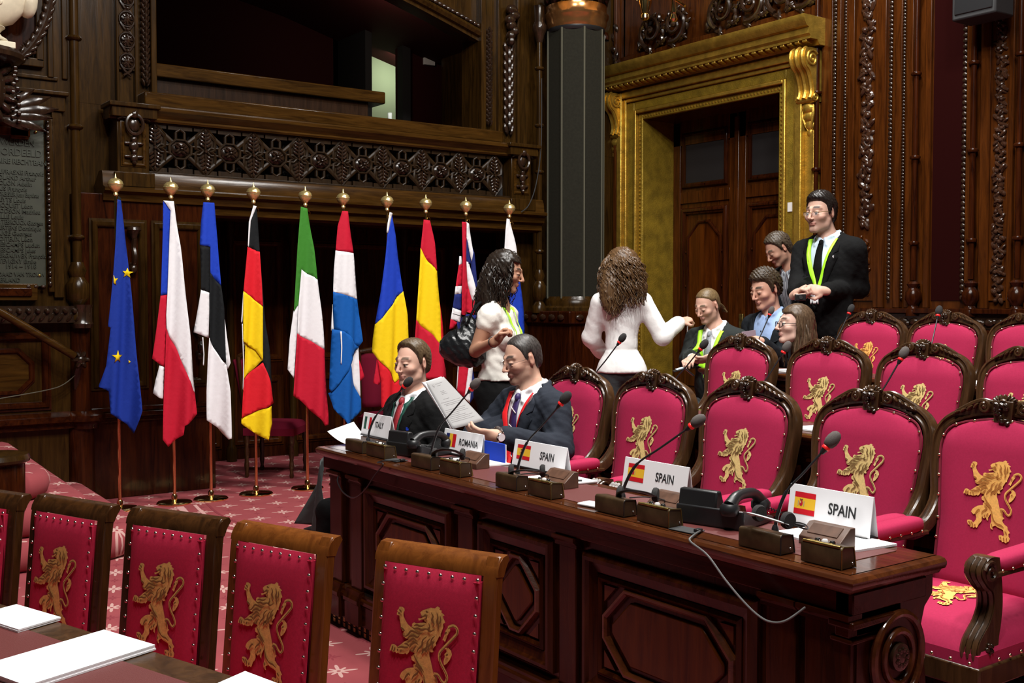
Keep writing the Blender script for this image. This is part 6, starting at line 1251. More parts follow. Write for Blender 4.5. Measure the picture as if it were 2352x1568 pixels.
# papers and small things on the rear desks
paper_pad('paper_pad', (3.62, 2.82, z2), (3.8, 2.8, z2), (3.82, 3.0, z2), .006, 'white papers on the second row desk between two front armchairs', 'papers on the rear desks')
paper_pad('paper_pad', (4.95, 2.86, z3), (5.12, 2.84, z3), (5.14, 3.06, z3), .006, 'white papers on the third row desk at the right', 'papers on the rear desks')
paper_pad('paper_pad', (4.93, 4.02, z3), (5.1, 4.0, z3), (5.12, 4.2, z3), .012, 'white and black papers before the girl with glasses', 'papers on the rear desks')
bf = tag(empty('blue_folder', (2.59, 3.70, ZD), 0), 'bright blue folder below the forearm of the man with red lanyard', 'folder'); mb = MB(); mb.box((-.006, -.075, 0), (.0, .075, .085)); mb.build('cover', 'fl_blue', bf, bevel=.003); mb = MB(); mb.box((.0, -.072, .001), (.006, .07, .08)); mb.build('pages', 'paper', bf)
# ================================================================ PEOPLE: soft-blended body surfaces
A_ = np.array
def cp(px, py, d): return np.array(CAM + ray(px, py) * d)          # point seen at a pixel, d metres in front of the lens
HR, HF = np.array(VR), np.array((_sy, _cy, 0.)); UP = A_([0., 0, 1])
def fdir(deg):                                                      # 0 = towards the lens, 90 = to image left, 180 = away
    a = math.radians(deg); return -HR * math.sin(a) - HF * math.cos(a)
def unit(v): return v / np.linalg.norm(v)
def frame(fwd, up=UP):                                              # columns: right, forward, up
    z = unit(up); y = unit(fwd - z * fwd.dot(z)); return np.stack([np.cross(y, z), y, z], 1)
def rot(axis, deg): return np.array(Matrix.Rotation(math.radians(deg), 3, axis))
class Field:
    def __init__(s, lo, hi, h):
        s.h = h; s.lo = A_(lo) - 3 * h; n = np.ceil((A_(hi) + 3 * h - s.lo) / h).astype(int) + 1; s.n = n
        s.f = np.full(n, .2, np.float32); s.ax = [s.lo[i] + h * np.arange(n[i]) for i in range(3)]
    def block(s, lo, hi):
        i0 = np.clip(((A_(lo) - s.lo) / s.h).astype(int), 0, s.n - 1); i1 = np.clip(((A_(hi) - s.lo) / s.h).astype(int) + 2, 1, s.n)
        sl = tuple(slice(a, max(b, a + 1)) for a, b in zip(i0, i1)); return sl, np.stack(np.meshgrid(*[s.ax[i][sl[i]] for i in range(3)], indexing='ij'), -1)
    def put(s, lo, hi, fn, k, sub=False):
        sl, P = s.block(A_(lo) - 2 * k - .01, A_(hi) + 2 * k + .01); d = fn(P).astype(np.float32); f = s.f[sl]
        if sub: d = -d; h = np.clip(.5 - .5 * (d - f) / k, 0, 1); s.f[sl] = d * (1 - h) + f * h + k * h * (1 - h)
        else: h = np.clip(.5 + .5 * (d - f) / k, 0, 1); s.f[sl] = d * (1 - h) + f * h - k * h * (1 - h)
    def cone(s, a, b, ra, rb=None, k=.02, sub=False):
        a, b = A_(a), A_(b); rb = ra if rb is None else rb; ba = b - a; L2 = max(1e-9, ba.dot(ba)); r = max(ra, rb)
        def fn(P): q = P - a; t = np.clip((q @ ba) / L2, 0, 1); return np.linalg.norm(q - t[..., None] * ba, axis=-1) - (ra + (rb - ra) * t)
        s.put(np.minimum(a, b) - r, np.maximum(a, b) + r, fn, k, sub)
    def ell(s, c, r, R=None, k=.02, sub=False):
        c, r = A_(c), A_(r, dtype=float); R = np.eye(3) if R is None else R; m = r.max()
        def fn(P): q = ((P - c) @ R) / r; k0 = np.linalg.norm(q, axis=-1); k1 = np.linalg.norm(q / r, axis=-1); return k0 * (k0 - 1) / np.maximum(k1, 1e-6)
        s.put(c - m, c + m, fn, k, sub)
    def pts(s): return np.stack(np.meshgrid(*s.ax, indexing='ij'), -1)
    def wobble(s, amp, wl, seed=0.):
        X, Y, Z = np.meshgrid(*s.ax, indexing='ij', sparse=True); w_ = 2 * math.pi / wl
        s.f += (amp * (np.sin(w_ * (X + .6 * Z) + seed) * np.sin(w_ * (Y - .5 * Z) + 1.7 * seed) + .6 * np.sin(w_ * 1.9 * (Z + .4 * X) + 3 * seed) * np.sin(w_ * 1.6 * (Y + .3 * X)))).astype(np.float32)
    def mesh(s):
        f = s.f; n = A_(f.shape) - 1; acc = np.zeros((*n, 3), np.float32); cnt = np.zeros(n, np.float32); neg = f < 0
        for ax in range(3):
            o1, o2 = [i for i in range(3) if i != ax]
            for u in (0, 1):
                for v in (0, 1):
                    sl0 = [None] * 3; sl0[ax] = slice(0, n[ax]); sl0[o1] = slice(u, n[o1] + u); sl0[o2] = slice(v, n[o2] + v); sl1 = list(sl0); sl1[ax] = slice(1, n[ax] + 1)
                    a, b = f[tuple(sl0)], f[tuple(sl1)]; c = neg[tuple(sl0)] != neg[tuple(sl1)]; t = np.where(c, a / np.where(c, a - b, 1), 0)
                    cnt += c; acc[..., ax] += t; acc[..., o1] += c * u; acc[..., o2] += c * v
        m = cnt > 0; idx = np.full(n, -1, np.int64); idx[m] = np.arange(m.sum()); ijk = np.stack(np.nonzero(m), 1)
        verts = s.lo + s.h * (ijk + acc[m] / cnt[m][:, None]); quads = []
        for ax in range(3):
            o1, o2 = (ax + 1) % 3, (ax + 2) % 3; sl0 = [None] * 3; sl0[ax] = slice(0, n[ax]); sl0[o1] = slice(1, n[o1]); sl0[o2] = slice(1, n[o2]); sl1 = list(sl0); sl1[ax] = slice(1, n[ax] + 1)
            a, b = neg[tuple(sl0)], neg[tuple(sl1)]; c = np.nonzero(a != b)
            p = np.stack(c, 1); p[:, o1] += 1; p[:, o2] += 1; fl = a[c]
            def ix(d1, d2): q = p.copy(); q[:, o1] -= d1; q[:, o2] -= d2; return idx[q[:, 0], q[:, 1], q[:, 2]]
            q = np.stack([ix(1, 1), ix(0, 1), ix(0, 0), ix(1, 0)], 1); q[~fl] = q[~fl][:, ::-1]; quads.append(q)
        return verts, np.concatenate(quads)
def field_obj(name, F, mats, root, col=None, smooth_it=0):
    v, q = F.mesh(); base = np.array(root.location)
    me = bpy.data.meshes.new(name); me.vertices.add(len(v)); me.vertices.foreach_set('co', (v - base).astype(np.float32).ravel())
    me.loops.add(q.size); me.loops.foreach_set('vertex_index', q.ravel().astype(np.int32)); me.polygons.add(len(q)); me.polygons.foreach_set('loop_start', np.arange(0, q.size, 4, dtype=np.int32)); me.polygons.foreach_set('loop_total', np.full(len(q), 4, np.int32))
    me.polygons.foreach_set('use_smooth', np.ones(len(q), bool)); me.update(calc_edges=True); me.validate()
    for m in ([mats] if isinstance(mats, str) else mats): me.materials.append(MATS[m])
    if col is not None:
        at = me.color_attributes.new('Col', 'FLOAT_COLOR', 'POINT'); c = np.ones((len(v), 4), np.float32); c[:, :3] = col(v); at.data.foreach_set('color', c.ravel())
    o = bpy.data.objects.new(name, me); COL.objects.link(o); o.parent = root
    if smooth_it: md = o.modifiers.new('relax', 'SMOOTH'); md.factor = .5; md.iterations = smooth_it
    return o
vcol_mat('skin', .55, .12, .05, 350., .3)
mat('eye_white', (.5, .47, .44), .25); mat('iris', (.03, .02, .012), .15); mat('lens', (.9, .92, .95), .02, alpha=.12)
def hair_mat(n, c1, c2, rough=.42): return wood(n, c1, c2, rough, 2, .0, 55.)
class Person:
    def __init__(s, label, neck, torso_deg, lean=(0., 0.), head=None, face=(0, 0, 0), hs=1., bs=1., wid=1., group=None, loc=None, h=.0055):
        s.N = A_(neck); s.bs = bs; s.wid = wid; s.h = h; s.hs = hs
        fw = fdir(torso_deg); up = unit(UP + fw * lean[0] + np.cross(fw, UP) * lean[1]); s.T = frame(fw, up); s.P = s.N - up * .54 * bs
        s.H = A_(head) if head is not None else s.N + up * .15; s.HRm = frame(fdir(face[0])) @ rot('X', face[1]) @ rot('Y', face[2])
        b = s.P.copy() if loc is None else A_(loc); s.root = tag(empty('person', Vector(b)), label, 'person', group)
        s.objs = {}; s.sh = [s.t(sx * .172 * wid, -.005, .448) for sx in (1, -1)]     # right, left shoulder
        s.arms = {}; s.legs = []
    def t(s, x, y, z): return s.P + s.T @ (A_([x, y, z]) * s.bs)
    def hp(s, x, y, z): return s.H + s.HRm @ (A_([x, y, z]) * s.hs)
    def arm(s, side, elbow, wrist, hand_dir=None, palm=None, curl=.5, spread=.0, hand=True):
        s.arms[side] = dict(e=A_(elbow), w=A_(wrist), hd=unit(A_(hand_dir)) if hand_dir is not None else unit(A_(wrist) - A_(elbow)), pn=A_(palm) if palm is not None else -UP, curl=curl, spread=spread, hand=hand)
    def hand(s, F, a, side):
        sc = .95 * s.bs; y = a['hd']; z = unit(a['pn'] - y * a['pn'].dot(y)); x = np.cross(y, z) * (1 if side == 'R' else -1); M = np.stack([x, y, z], 1); W = a['w']   # thumb on -x side, palm faces +z
        g = lambda p: W + M @ (A_(p) * sc)
        R = np.stack([np.cross(y, z), y, z], 1)
        F.ell(g((0, .052, 0)), A_((.041, .055, .0165)) * sc, R, .012); F.cone(g((0, -.02, 0)), g((0, .02, 0)), .026 * sc, .027 * sc, .015)
        for k, (bx, L) in enumerate(((-.029, .07), (-.009, .08), (.011, .074), (.03, .058))):
            p = A_((bx, .088 - abs(k - 1.2) * .004, .0)); an = .15; c = a['curl'] * (1 + .08 * k)
            for j, (fr_, r0, r1) in enumerate(((.46, .0098, .009), (.3, .009, .0082), (.24, .0082, .007))):
                an += c * (1.1 if j else .75); q = p + A_((bx * a['spread'] * .8, math.cos(an), math.sin(an))) * L * fr_; F.cone(g(p), g(q), r0 * sc, r1 * sc, .0035); p = q
        p = A_((-.034, .022, .006)); q = A_((-.056, .055, .018)); r = A_((-.052 + .02 * a['curl'], .088, .026 + .012 * a['curl'])); F.cone(g(p), g(q), .0135 * sc, .0115 * sc, .008); F.cone(g(q), g(r), .0112 * sc, .0088 * sc, .004)
    def body(s, skin=(.55, .33, .25), hairc=(.06, .04, .03), stubble=0., arm_r=(.026, .024, .024), lip=(.48, .17, .15), eyes=True, smile=0., fem=False, lid=.35):
        k = s.hs; hp = s.hp; R = s.HRm; allp = [s.H + .16 * k, s.H - .16 * k, s.t(0, 0, .2)] + [a[x] + d for a in s.arms.values() for x in ('e', 'w') for d in (.05, -.05)] + [a['w'] + a['hd'] * .23 for a in s.arms.values()] + [x + .05 for x in s.sh] + [x - .05 for x in s.sh]
        F = Field(np.min(allp, 0), np.max(allp, 0), s.h)
        E = lambda c, r, kk=.02, sub=False, RR=None: F.ell(hp(*c), A_(r) * k, R if RR is None else R @ RR, kk * k, sub)
        Cn = lambda a, b, ra, rb=None, kk=.01, sub=False: F.cone(hp(*a), hp(*b), ra * k, (ra if rb is None else rb) * k, kk * k, sub)
        E((0, -.018, .034), (.075, .096, .087), .02); jw = .88 if fem else 1.
        E((0, .024, -.02), (.062, .07, .08), .03); E((0, .03, -.075), (.044 * jw, .05, .036), .022); Cn((-.008, .073, -.1), (.008, .073, -.1), .0155 * jw, None, .016)
        for x in (-1, 1):
            E((x * .043, .06, -.024), (.022, .022, .018), .022); Cn((x * .056 * jw, .002, -.05), (x * .05 * jw, .012, -.074), .014, .013, .02); Cn((x * .05 * jw, .012, -.074), (x * .014 * jw, .07, -.101), .0125, .012, .022)
            Cn((x * .013, .087, .028), (x * .047, .068, .028), .0075, .006, .016)
        Cn((0, .09, .022), (0, .1, .0), .0065, .0075, .01); Cn((0, .1, .0), (0, .117, -.03), .0075, .0098, .008)
        for x in (-1, 1):
            E((x * .011, .1035, -.0345), (.0078, .0105, .0068), .006); E((x * .0065, .108, -.0405), (.0032, .005, .003), .002, True); E((x * .031, .107, .002), (.019, .019, .0115), .014, True)
            E((x * .031, .0815, .0088 - .005 * lid), (.0165, .0125 + .0015 * lid, .0042 + .005 * lid), .0035); E((x * .031, .0805, -.0075), (.0155, .0122, .003), .003)
            E((x * .0785, -.014, -.004), (.0075, .019, .031), .006, False, rot('Z', -x * 22) @ rot('X', -10)); E((x * .089, -.007, -.002), (.007, .0105, .019), .006, True, rot('Z', -x * 22))
        Cn((-.023, .0845, -.0605 + smile), (-.005, .0945, -.0585), .0034, .0048, .005); Cn((.023, .0845, -.0605 + smile), (.005, .0945, -.0585), .0034, .0048, .005)
        Cn((-.013, .0885, -.0705 + smile * .4), (.013, .0885, -.0705 + smile * .4), .0056, None, .006); Cn((-.025, .0955, -.0648 + smile), (0, .1035, -.0648), .0022, None, .0025, True); Cn((.025, .0955, -.0648 + smile), (0, .1035, -.0648), .0022, None, .0025, True)
        E((0, .1, -.086), (.016, .008, .007), .008, True)
        nr = (.045 if fem else .052) * k; nb_ = s.t(0, -.01, .5)
        F.cone(hp(0, -.028, -.05), nb_, nr, nr * 1.08, .03)
        F.cone(nb_, s.t(0, 0, .25), .07, .07, .04)
        for i, sd in enumerate('RL'):
            if sd in s.arms:
                a = s.arms[sd]; F.cone(nb_ + (s.sh[i] - nb_) * .3, s.sh[i], .045, arm_r[0] * 1.1, .03); F.cone(s.sh[i], a['e'], arm_r[0] * 1.15, arm_r[1], .02); F.cone(a['e'], a['w'], arm_r[1], arm_r[2], .015)
                if a['hand']: s.hand(F, a, sd)
        sk, hc, lp = A_(skin), A_(hairc), A_(lip); H, Rm = s.H, s.HRm
        def col(v):
            q = ((v - H) @ Rm) / k; x, y, z = np.abs(q[:, 0]), q[:, 1], q[:, 2]; c = np.tile(sk, (len(v), 1)); hd = np.linalg.norm(q, axis=1) < .16
            def mix(m, cc): nonlocal c; m = (m * hd)[:, None]; c = c * (1 - m) + A_(cc) * m
            sm = lambda a, b, t: np.clip((t - a) / (b - a), 0, 1)
            mix(.14 * np.exp(-((x - .04) ** 2 + (z + .03) ** 2) / .0006) * (y > .04), (sk[0] * 1.0, sk[1] * .68, sk[2] * .66)); mix(.3 * (x > .07) * (z < .04) * (y < .02), (sk[0] * 1., sk[1] * .65, sk[2] * .6))
            mix(.14 * np.exp(-((x) ** 2 + (z + .03) ** 2) / .0003) * (y > .09), (sk[0], sk[1] * .65, sk[2] * .6))
            if stubble: mix(stubble * sm(-.03, -.055, z) * sm(-.03, .0, y) * sm(-.14, -.11, z), hc * .5 + sk * .18)
            if stubble: mix(stubble * .6 * (z < -.04) * (z > -.056) * (x < .03) * (y > .08), hc * .5 + sk * .18)
            mix(.5 * sm(.026, .019, x) * sm(.0125, .008, np.abs(z + .0645 - smile * x / .024)) * (y > .08), lp)
            bz = .0315 + .004 * np.sin(x * 60); mix(.92 * sm(.0085, .005, np.abs(z - bz)) * sm(.01, .016, x) * sm(.056, .045, x) * (y > .05), hc * .6)
            mix(.25 * np.exp(-((x - .031) ** 2 / .0003 + (z - .004) ** 2 / .00012)) * (y > .06), sk * .6); mix(.8 * sm(.003, .0012, np.abs(z - .0066 + (x - .031) ** 2 * 9)) * sm(.0165, .013, np.abs(x - .031)) * (y > .07), hc * .6)
            return c
        s.objs['body'] = field_obj('body', F, 'skin', s.root, col)
        if eyes:
            for x in (-1, 1):
                mb = MB(); c = hp(x * .031, .0805, -.0005) - np.array(s.root.location); M = Matrix(s.HRm.tolist()); mb.sphere(Vector(c), .0118 * k, 12, 8, 0)
                g = Vector(s.HRm @ A_([0, .0065 * k, -.001 * k])); mb.sphere(Vector(c) + g, .0078 * k, 10, 8, 1); mb.build('eye', ['eye_white', 'iris'], s.root)
    def torso_field(s, off, h, arms=True, ra=(.06, .052, .042), hip=True, fem=False, zlo=-.12, cuff=.0):
        b, w_ = s.bs, s.wid; pts = [s.t(x, y, z) for x in (-.26, .26) for y in (-.2, .2) for z in (zlo - .05, .62)]
        if arms: pts += [a[x] + d for a in s.arms.values() for x in ('e', 'w') for d in (.07, -.07)]
        F = Field(np.min(pts, 0), np.max(pts, 0), h); E = lambda c, r, k=.04: F.ell(s.t(*c), (A_(r) * A_([w_, 1, 1]) + off) * b, s.T, k)
        if fem:
            E((0, -.005, .37), (.145, .098, .16)); E((0, .0, .18), (.115, .088, .17)); E((0, -.01, .0), (.165, .118, .14))
            for x in (-1, 1): E((x * .065, .075, .33), (.062, .05, .058), .03)
        else: E((0, .0, .35), (.172, .118, .19)); E((0, .012, .13), (.155, .118, .2)); E((0, -.01, -.02), (.168, .125, .12))
        F.cone(s.t(-.15 * w_, -.01, .445), s.t(.15 * w_, -.01, .445), (.053 + off) * b, None, .05)
        for x in (-1, 1): F.cone(s.t(x * .03, -.02, .522), s.t(x * .13 * w_, -.012, .464), (.046 + off) * b, (.05 + off) * b, .04)
        if arms:
            for i, sd in enumerate('RL'):
                if sd in s.arms: a = s.arms[sd]; F.cone(s.sh[i], a['e'], (ra[0] + off) * b, (ra[1] + off) * b, .035); F.cone(a['e'], a['w'] - unit(a['w'] - a['e']) * cuff, (ra[1] + off) * b, (ra[2] + off) * b, .025)
        return F
    def jacket(s, m, h=.0085, zb=.16, wv=.075, lapel=True, shirt='shirt_white', fem=False, wrinkle=.0022, seed=1., collar=True, zlo=-.2, ra=(.06, .052, .043), col=None, vneck=True):
        F = s.torso_field(.008, h, True, ra, fem=fem, zlo=zlo, cuff=.055)
        if collar:
            rg = [s.t(x, y, z) for x, y, z in ((-.085, .05, .478), (-.078, -.01, .525), (-.045, -.06, .55), (.045, -.06, .55), (.078, -.01, .525), (.085, .05, .478))]
            for a, b in zip(rg, rg[1:]): F.cone(a, b, .017, None, .015)
        P = (F.pts() - s.P) @ s.T / s.bs; x, y, z = np.abs(P[..., 0]), P[..., 1], P[..., 2]
        if wrinkle: F.wobble(wrinkle, .085, seed)
        if vneck:
            w_ = np.clip((z - zb) / (.5 - zb), 0, 1.25) * wv; reg = (y > .0) & (z > zb - .01)
            if lapel: F.f -= (.0065 * reg * (x > w_) * (x < w_ + .015 + .032 * np.clip((z - zb) / .2, 0, 1)) * (z < .43)).astype(np.float32)
            F.f = np.where(reg, np.maximum(F.f, (w_ - x).astype(np.float32) * .8), F.f)
            F.f = np.where(z > .5, np.maximum(F.f, (.072 - np.sqrt(P[..., 0] ** 2 + (y + .01) ** 2)).astype(np.float32)), F.f)
            if lapel: F.f = np.where((y > .03) & (z < zb) & (x < .004), F.f + .003, F.f).astype(np.float32)
        s.objs['jacket'] = field_obj('jacket', F, m, s.root, None, 1)
        if lapel: s.lapels(m, zb, wv)
        if shirt: s.shirt(shirt, h)
    def shirt(s, m, h=.0085, full=False, off=-.004, collar=True, col=None, fem=False, arms=False, ra=(.05, .04, .03)):
        F = s.torso_field(off, h, arms, ra, fem=fem)
        if not full:
            P = (F.pts() - s.P) @ s.T / s.bs; F.f = np.maximum(F.f, np.maximum(np.abs(P[..., 0]) - .105, np.maximum(-P[..., 1] - .03, .06 - P[..., 2]))).astype(np.float32)
        if collar:
            for x in (-1, 1):
                rg = [(0, -.055, .565), (x * .05, -.045, .562), (x * .062, -.005, .552), (x * .05, .045, .53), (x * .018, .068, .512), (x * .04, .085, .475)]
                for a, b in zip(rg, rg[1:]): F.cone(s.t(*a), s.t(*b), .0115, None, .01)
        s.objs['shirt'] = field_obj('shirt', F, m, s.root, col, 1)
        if not full and not arms:
            for sd, a in s.arms.items():
                if a['hand']: mb = MB(); d = unit(a['w'] - a['e']); c = a['w'] - np.array(s.root.location); mb.tube([Vector(c - d * .07), Vector(c - d * .018)], .034 * s.bs, 14); mb.build('shirt_cuff', m, s.root)
    def lapels(s, m, zb, wv, notch=.40):
        bv = s.bvh('jacket'); g = lambda z: max(0., (z - zb) / (.5 - zb)) * wv
        for sg in (-1, 1):
            P = [(g(.5) + .012, .5), (g(.46) + .045, .475), (g(.43) + .052, notch + .035), (g(.42) + .03, notch + .02), (g(.41) + .058, notch), (g(.33) + .045, .32), (g(.25) + .028, .24), (.006, zb - .005), (g(zb + .06) + .003, zb + .06), (g(.33) + .003, .33), (g(.42) + .003, .42)]
            mb = MB(); sheet(mb, [(sg * x, z) for x, z in P], lambda x, z: s.front(bv, x, z, .0045), .02); mb.build('lapel', m, s.root, smooth=60, solid=.004)
    def bvh(s, *names):
        out = []
        for n in names:
            if n in s.objs: me = s.objs[n].data; out.append(BVHTree.FromPolygons([v.co[:] for v in me.vertices], [p.vertices[:] for p in me.polygons]))
        return out
    def front(s, bv, x, z, off):
        o = Vector(s.t(x, .21, z) - np.array(s.root.location)); d = Vector(-s.T[:, 1]); best = None
        for b in bv:
            hit = b.ray_cast(o, d)
            if hit[0] is not None and (best is None or hit[3] < best): best = hit[3]
        if best is None or best > .3: best = .12
        return o + d * (best - off)
    def ribbon(s, name, path, wd, m, bv, off=.004, solid=.002, parent=None):
        pts = smooth_path([V(x, z, 0) for x, z in path], 5); n = len(pts); ws = wd if hasattr(wd, '__len__') else (wd, wd); mb = MB(); vs = []; fs = []
        for i, p in enumerate(pts):
            t = (pts[min(i + 1, n - 1)] - pts[max(i - 1, 0)]).normalized(); w_ = lerp(ws[0], ws[1], i / (n - 1)) / 2
            for e in (-1, 0, 1): vs.append(s.front(bv, p.x - t.y * w_ * e, p.y + t.x * w_ * e, off + (.002 if e == 0 else 0)))
        for i in range(n - 1): fs += [(3 * i, 3 * i + 1, 3 * i + 4, 3 * i + 3), (3 * i + 1, 3 * i + 2, 3 * i + 5, 3 * i + 4)]
        mb.add(vs, fs); return mb.build(name, m, parent or s.root, smooth=70, solid=solid)
    def tie(s, m, bv, zend=.18):
        s.ribbon('tie', [(0, .485), (0, .4), (.004, .3), (0, zend)], (.034, .075), m, bv, .006, .004)
        mb = MB(); mb.sphere(s.front(bv, 0, .49, .008), (.02, .016, .022), 10, 8); mb.build('tie_knot', m, s.root)
    def lanyard(s, m, bv, zend=.17, wd=.02, badge=None, x0=.078):
        s.ribbon('lanyard', [(x0, .515), (x0 * .8, .44), (x0 * .45, .32), (.006, zend)], wd, m, bv, .012); s.ribbon('lanyard', [(-x0, .515), (-x0 * .8, .44), (-x0 * .45, .32), (-.006, zend)], wd, m, bv, .013)
        if badge: s.ribbon('badge', [(0, zend - .01), (0, zend - .085)], .055, badge, bv, .012, .003)
    def hair_short(s, m, thick=.013, recede=0., noise_=.003, wl=.03, top=0., seed=1., back=-.078, side=0., pts=None):
        k = s.hs; F = Field(s.H - .16 * k, s.H + .17 * k, s.h * .9); F.ell(s.hp(0, -.018, .032), (A_((.075, .095, .088)) + thick) * k, s.HRm, .01)
        if top: F.ell(s.hp(0, .0, .075), A_((.072, .09, .055 + top)) * k, s.HRm, .02 * k)
        F.ell(s.hp(0, -.055, -.02), A_((.062, .05, .06)) * k + thick * .6, s.HRm, .02)
        if noise_: F.wobble(noise_, wl, seed)
        P = (F.pts() - s.H) @ s.HRm / k; x, y, z = np.abs(P[..., 0]), P[..., 1], P[..., 2]
        tp = pts or [(-.14, back), (-.05, back), (-.036, -.02), (-.024, .028), (-.004, .026), (.004, -.022 + side), (.016, -.005 + side), (.03, .045), (.05, .07 + recede * .6), (.07, .079 + recede), (.14, .085 + recede)]
        thr = np.interp(y, [a for a, _ in tp], [b for _, b in tp]) - .25 * recede * np.clip(1 - x / .03, 0, 1) * 1.2
        thr = np.where((y < .004) & (x < .05), np.minimum(thr, back), thr)
        F.f = F.f + ((thick + .004) * np.clip(1 - (z - thr) / .03, 0, 1) ** 2).astype(np.float32)
        F.f = np.maximum(F.f, ((thr - z) * .8).astype(np.float32)); s.objs['hair'] = field_obj('hair', F, m, s.root, None, 1)
    def strands(s, m, spec, seed, wave=.012, curl=5., r=.007, name='hair_locks'):
        """spec: list of (start, mid, end) points in head space; every lock is a wavy tapering tube"""
        rnd = random.Random(seed); mb = MB(); base = np.array(s.root.location)
        for a, b, c in spec:
            a, b, c = A_(a), A_(b), A_(c); n = 22; ph = rnd.uniform(0, 6.28); pts = []; rr = []; w_ = wave * rnd.uniform(.6, 1.3); cu = curl * rnd.uniform(.8, 1.2)
            for i in range(n + 1):
                t = i / n; p = a * (1 - t) ** 2 + 2 * b * t * (1 - t) + c * t * t; e = min(1, t * 2.5)
                p = p + A_([math.cos(cu * 6.28 * t + ph), math.sin(cu * 6.28 * t + ph), 0]) * w_ * e
                pts.append(Vector(s.hp(*p) - base)); rr.append(r * s.hs * (1 - .55 * t) * rnd.uniform(.9, 1.1))
            mb.tube(pts, rr, 5)
        s.objs[name] = mb.build(name, m, s.root, smooth=70)
    def glasses(s, m='steel', rim=.0012, rx=.021, ry=.015, full=True, square=.8, lensm='lens'):
        g = empty('glasses', parent=s.root); L = lambda p: Vector(s.hp(*p) - np.array(s.root.location)); k = s.hs
        for x in (-1, 1):
            pts = [(x * .031 + rx * math.copysign(abs(math.cos(a)) ** square, math.cos(a)), .106 - .006 * abs(math.cos(a)), -.003 + ry * math.copysign(abs(math.sin(a)) ** square, math.sin(a))) for a in [i * math.pi / 12 for i in range(25)]]
            if full: mb = MB(); mb.tube([L(p) for p in pts], rim * k, 6); mb.build('rim', m, g)
            else: mb = MB(); mb.tube([L(p) for p in pts[:13]], rim * .7 * k, 5); mb.build('rim', m, g)
            mb = MB(); mb.add([L(p) for p in pts[:24]], [tuple(range(24))]); mb.build('lens_glass', lensm, g, smooth=0)
            mb = MB(); mb.tube([L((x * (.031 + rx), .1, .004)), L((x * .068, .075, .006)), L((x * .079, .01, .006)), L((x * .08, -.012, .0)), L((x * .079, -.028, -.018))], rim * k, 6); mb.build('temple', m, g)
        mb = MB(); mb.tube([L((-.011, .106, .002)), L((0, .112, .006)), L((.011, .106, .002))], rim * k, 6); mb.build('bridge', m, g)
    def legs_obj(s, m, joints, r=(.088, .062, .052), h=.011, name='trousers', hip=True, top=.1):
        """joints: list of (knee, ankle) for right, left"""
        hips = [s.t(x * .085 * s.wid, -.01, -.03) for x in (1, -1)]; pts = [p for j in joints for p in j] + hips + [s.t(0, 0, top), s.t(.2, .15, 0), s.t(-.2, -.15, 0)]
        F = Field(np.min(pts, 0) - .1, np.max(pts, 0) + .1, h)
        for (kn, an), hp_ in zip(joints, hips): F.cone(hp_, kn, r[0] * s.bs, r[1] * s.bs, .03); F.cone(kn, an, r[1] * s.bs, r[2] * s.bs, .02)
        if hip: F.ell(s.t(0, -.012, -.01), A_((.16 * s.wid, .12, .11)) * s.bs, s.T, .04)
        F.wobble(.002, .1, 2.); s.objs[name] = field_obj(name, F, m, s.root, None, 1)
    def shoes(s, m, joints, fwd):
        for (kn, an) in joints: mb = MB(); c = Vector(an - np.array(s.root.location)); f = Vector(fwd); mb.sphere(c + f * .06 + V(0, 0, -.005), (.05, .05, .04), 12, 8); mb.tube([c - f * .05 + V(0, 0, -.012), c + f * .06 + V(0, 0, -.015), c + f * .16 + V(0, 0, -.02)], [.04, .045, .03], 10); mb.build('shoe', m, s.root)
def loop_hair(n, seed, zc=.0, rx=.085, ry=.1, lo=-.3, hi=-.1, ang=(0, 360), out=1.25, top=.115, drop=0., ylen=0.):
    """locks starting on the crown, falling around the head; ang measured from the face direction"""
    rnd = random.Random(seed); S = []
    for i in range(n):
        a = math.radians(rnd.uniform(*ang)); ca, sa = math.sin(a), math.cos(a); u = rnd.random(); st = .25 + .7 * u
        z0 = .03 + (top - .03) * math.sqrt(max(0, 1 - st * st)); a0 = (rx * ca * st, -.018 + ry * sa * st, z0); m = rnd.uniform(.85, 1.1); en = rnd.uniform(lo, hi)
        b0 = (rx * ca * out * 1.25 * m, -.018 + ry * sa * out * 1.2 * m, .03 - .05 * u); c0 = (rx * ca * out * m + drop * ca, -.018 + ry * sa * out * m + ylen * sa, en); S.append((a0, b0, c0))
    return S
# ================================================================ THE PEOPLE
mat('shirt_white', (.78, .78, .8), .8, bump=.08, bscale=60); mat('shirt_pink', (.62, .54, .53), .8); mat('shirt_blue', (.32, .45, .72), .8, bump=.08, bscale=60); mat('shirt_ice', (.6, .72, .85), .8)
mat('suit_black', (.0065, .0065, .0068), .9, spec=.12, bump=.15, bscale=40); mat('suit_navy', (.02, .024, .034), .85, spec=.15, bump=.12, bscale=40); mat('suit_char', (.022, .026, .025), .85, spec=.15, bump=.12, bscale=40); mat('suit_dark', (.009, .011, .014), .85, spec=.15, bump=.12, bscale=40)
mat('jacket_white', (.84, .83, .82), .75, bump=.12, bscale=30); mat('blouse', (.75, .72, .66), .7, bump=.1, bscale=40); mat('pink_top', (.8, .09, .16), .75); mat('jeans_grey', (.03, .034, .037), .85, bump=.1, bscale=60); mat('trouser_grey', (.06, .065, .07), .85)
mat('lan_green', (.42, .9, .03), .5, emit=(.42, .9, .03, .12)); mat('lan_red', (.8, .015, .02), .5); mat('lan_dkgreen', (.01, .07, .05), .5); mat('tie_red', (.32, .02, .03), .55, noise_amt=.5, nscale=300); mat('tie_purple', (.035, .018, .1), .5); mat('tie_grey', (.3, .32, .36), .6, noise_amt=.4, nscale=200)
mat('bag_leather', (.008, .009, .01), .28, bump=.25, bscale=25)
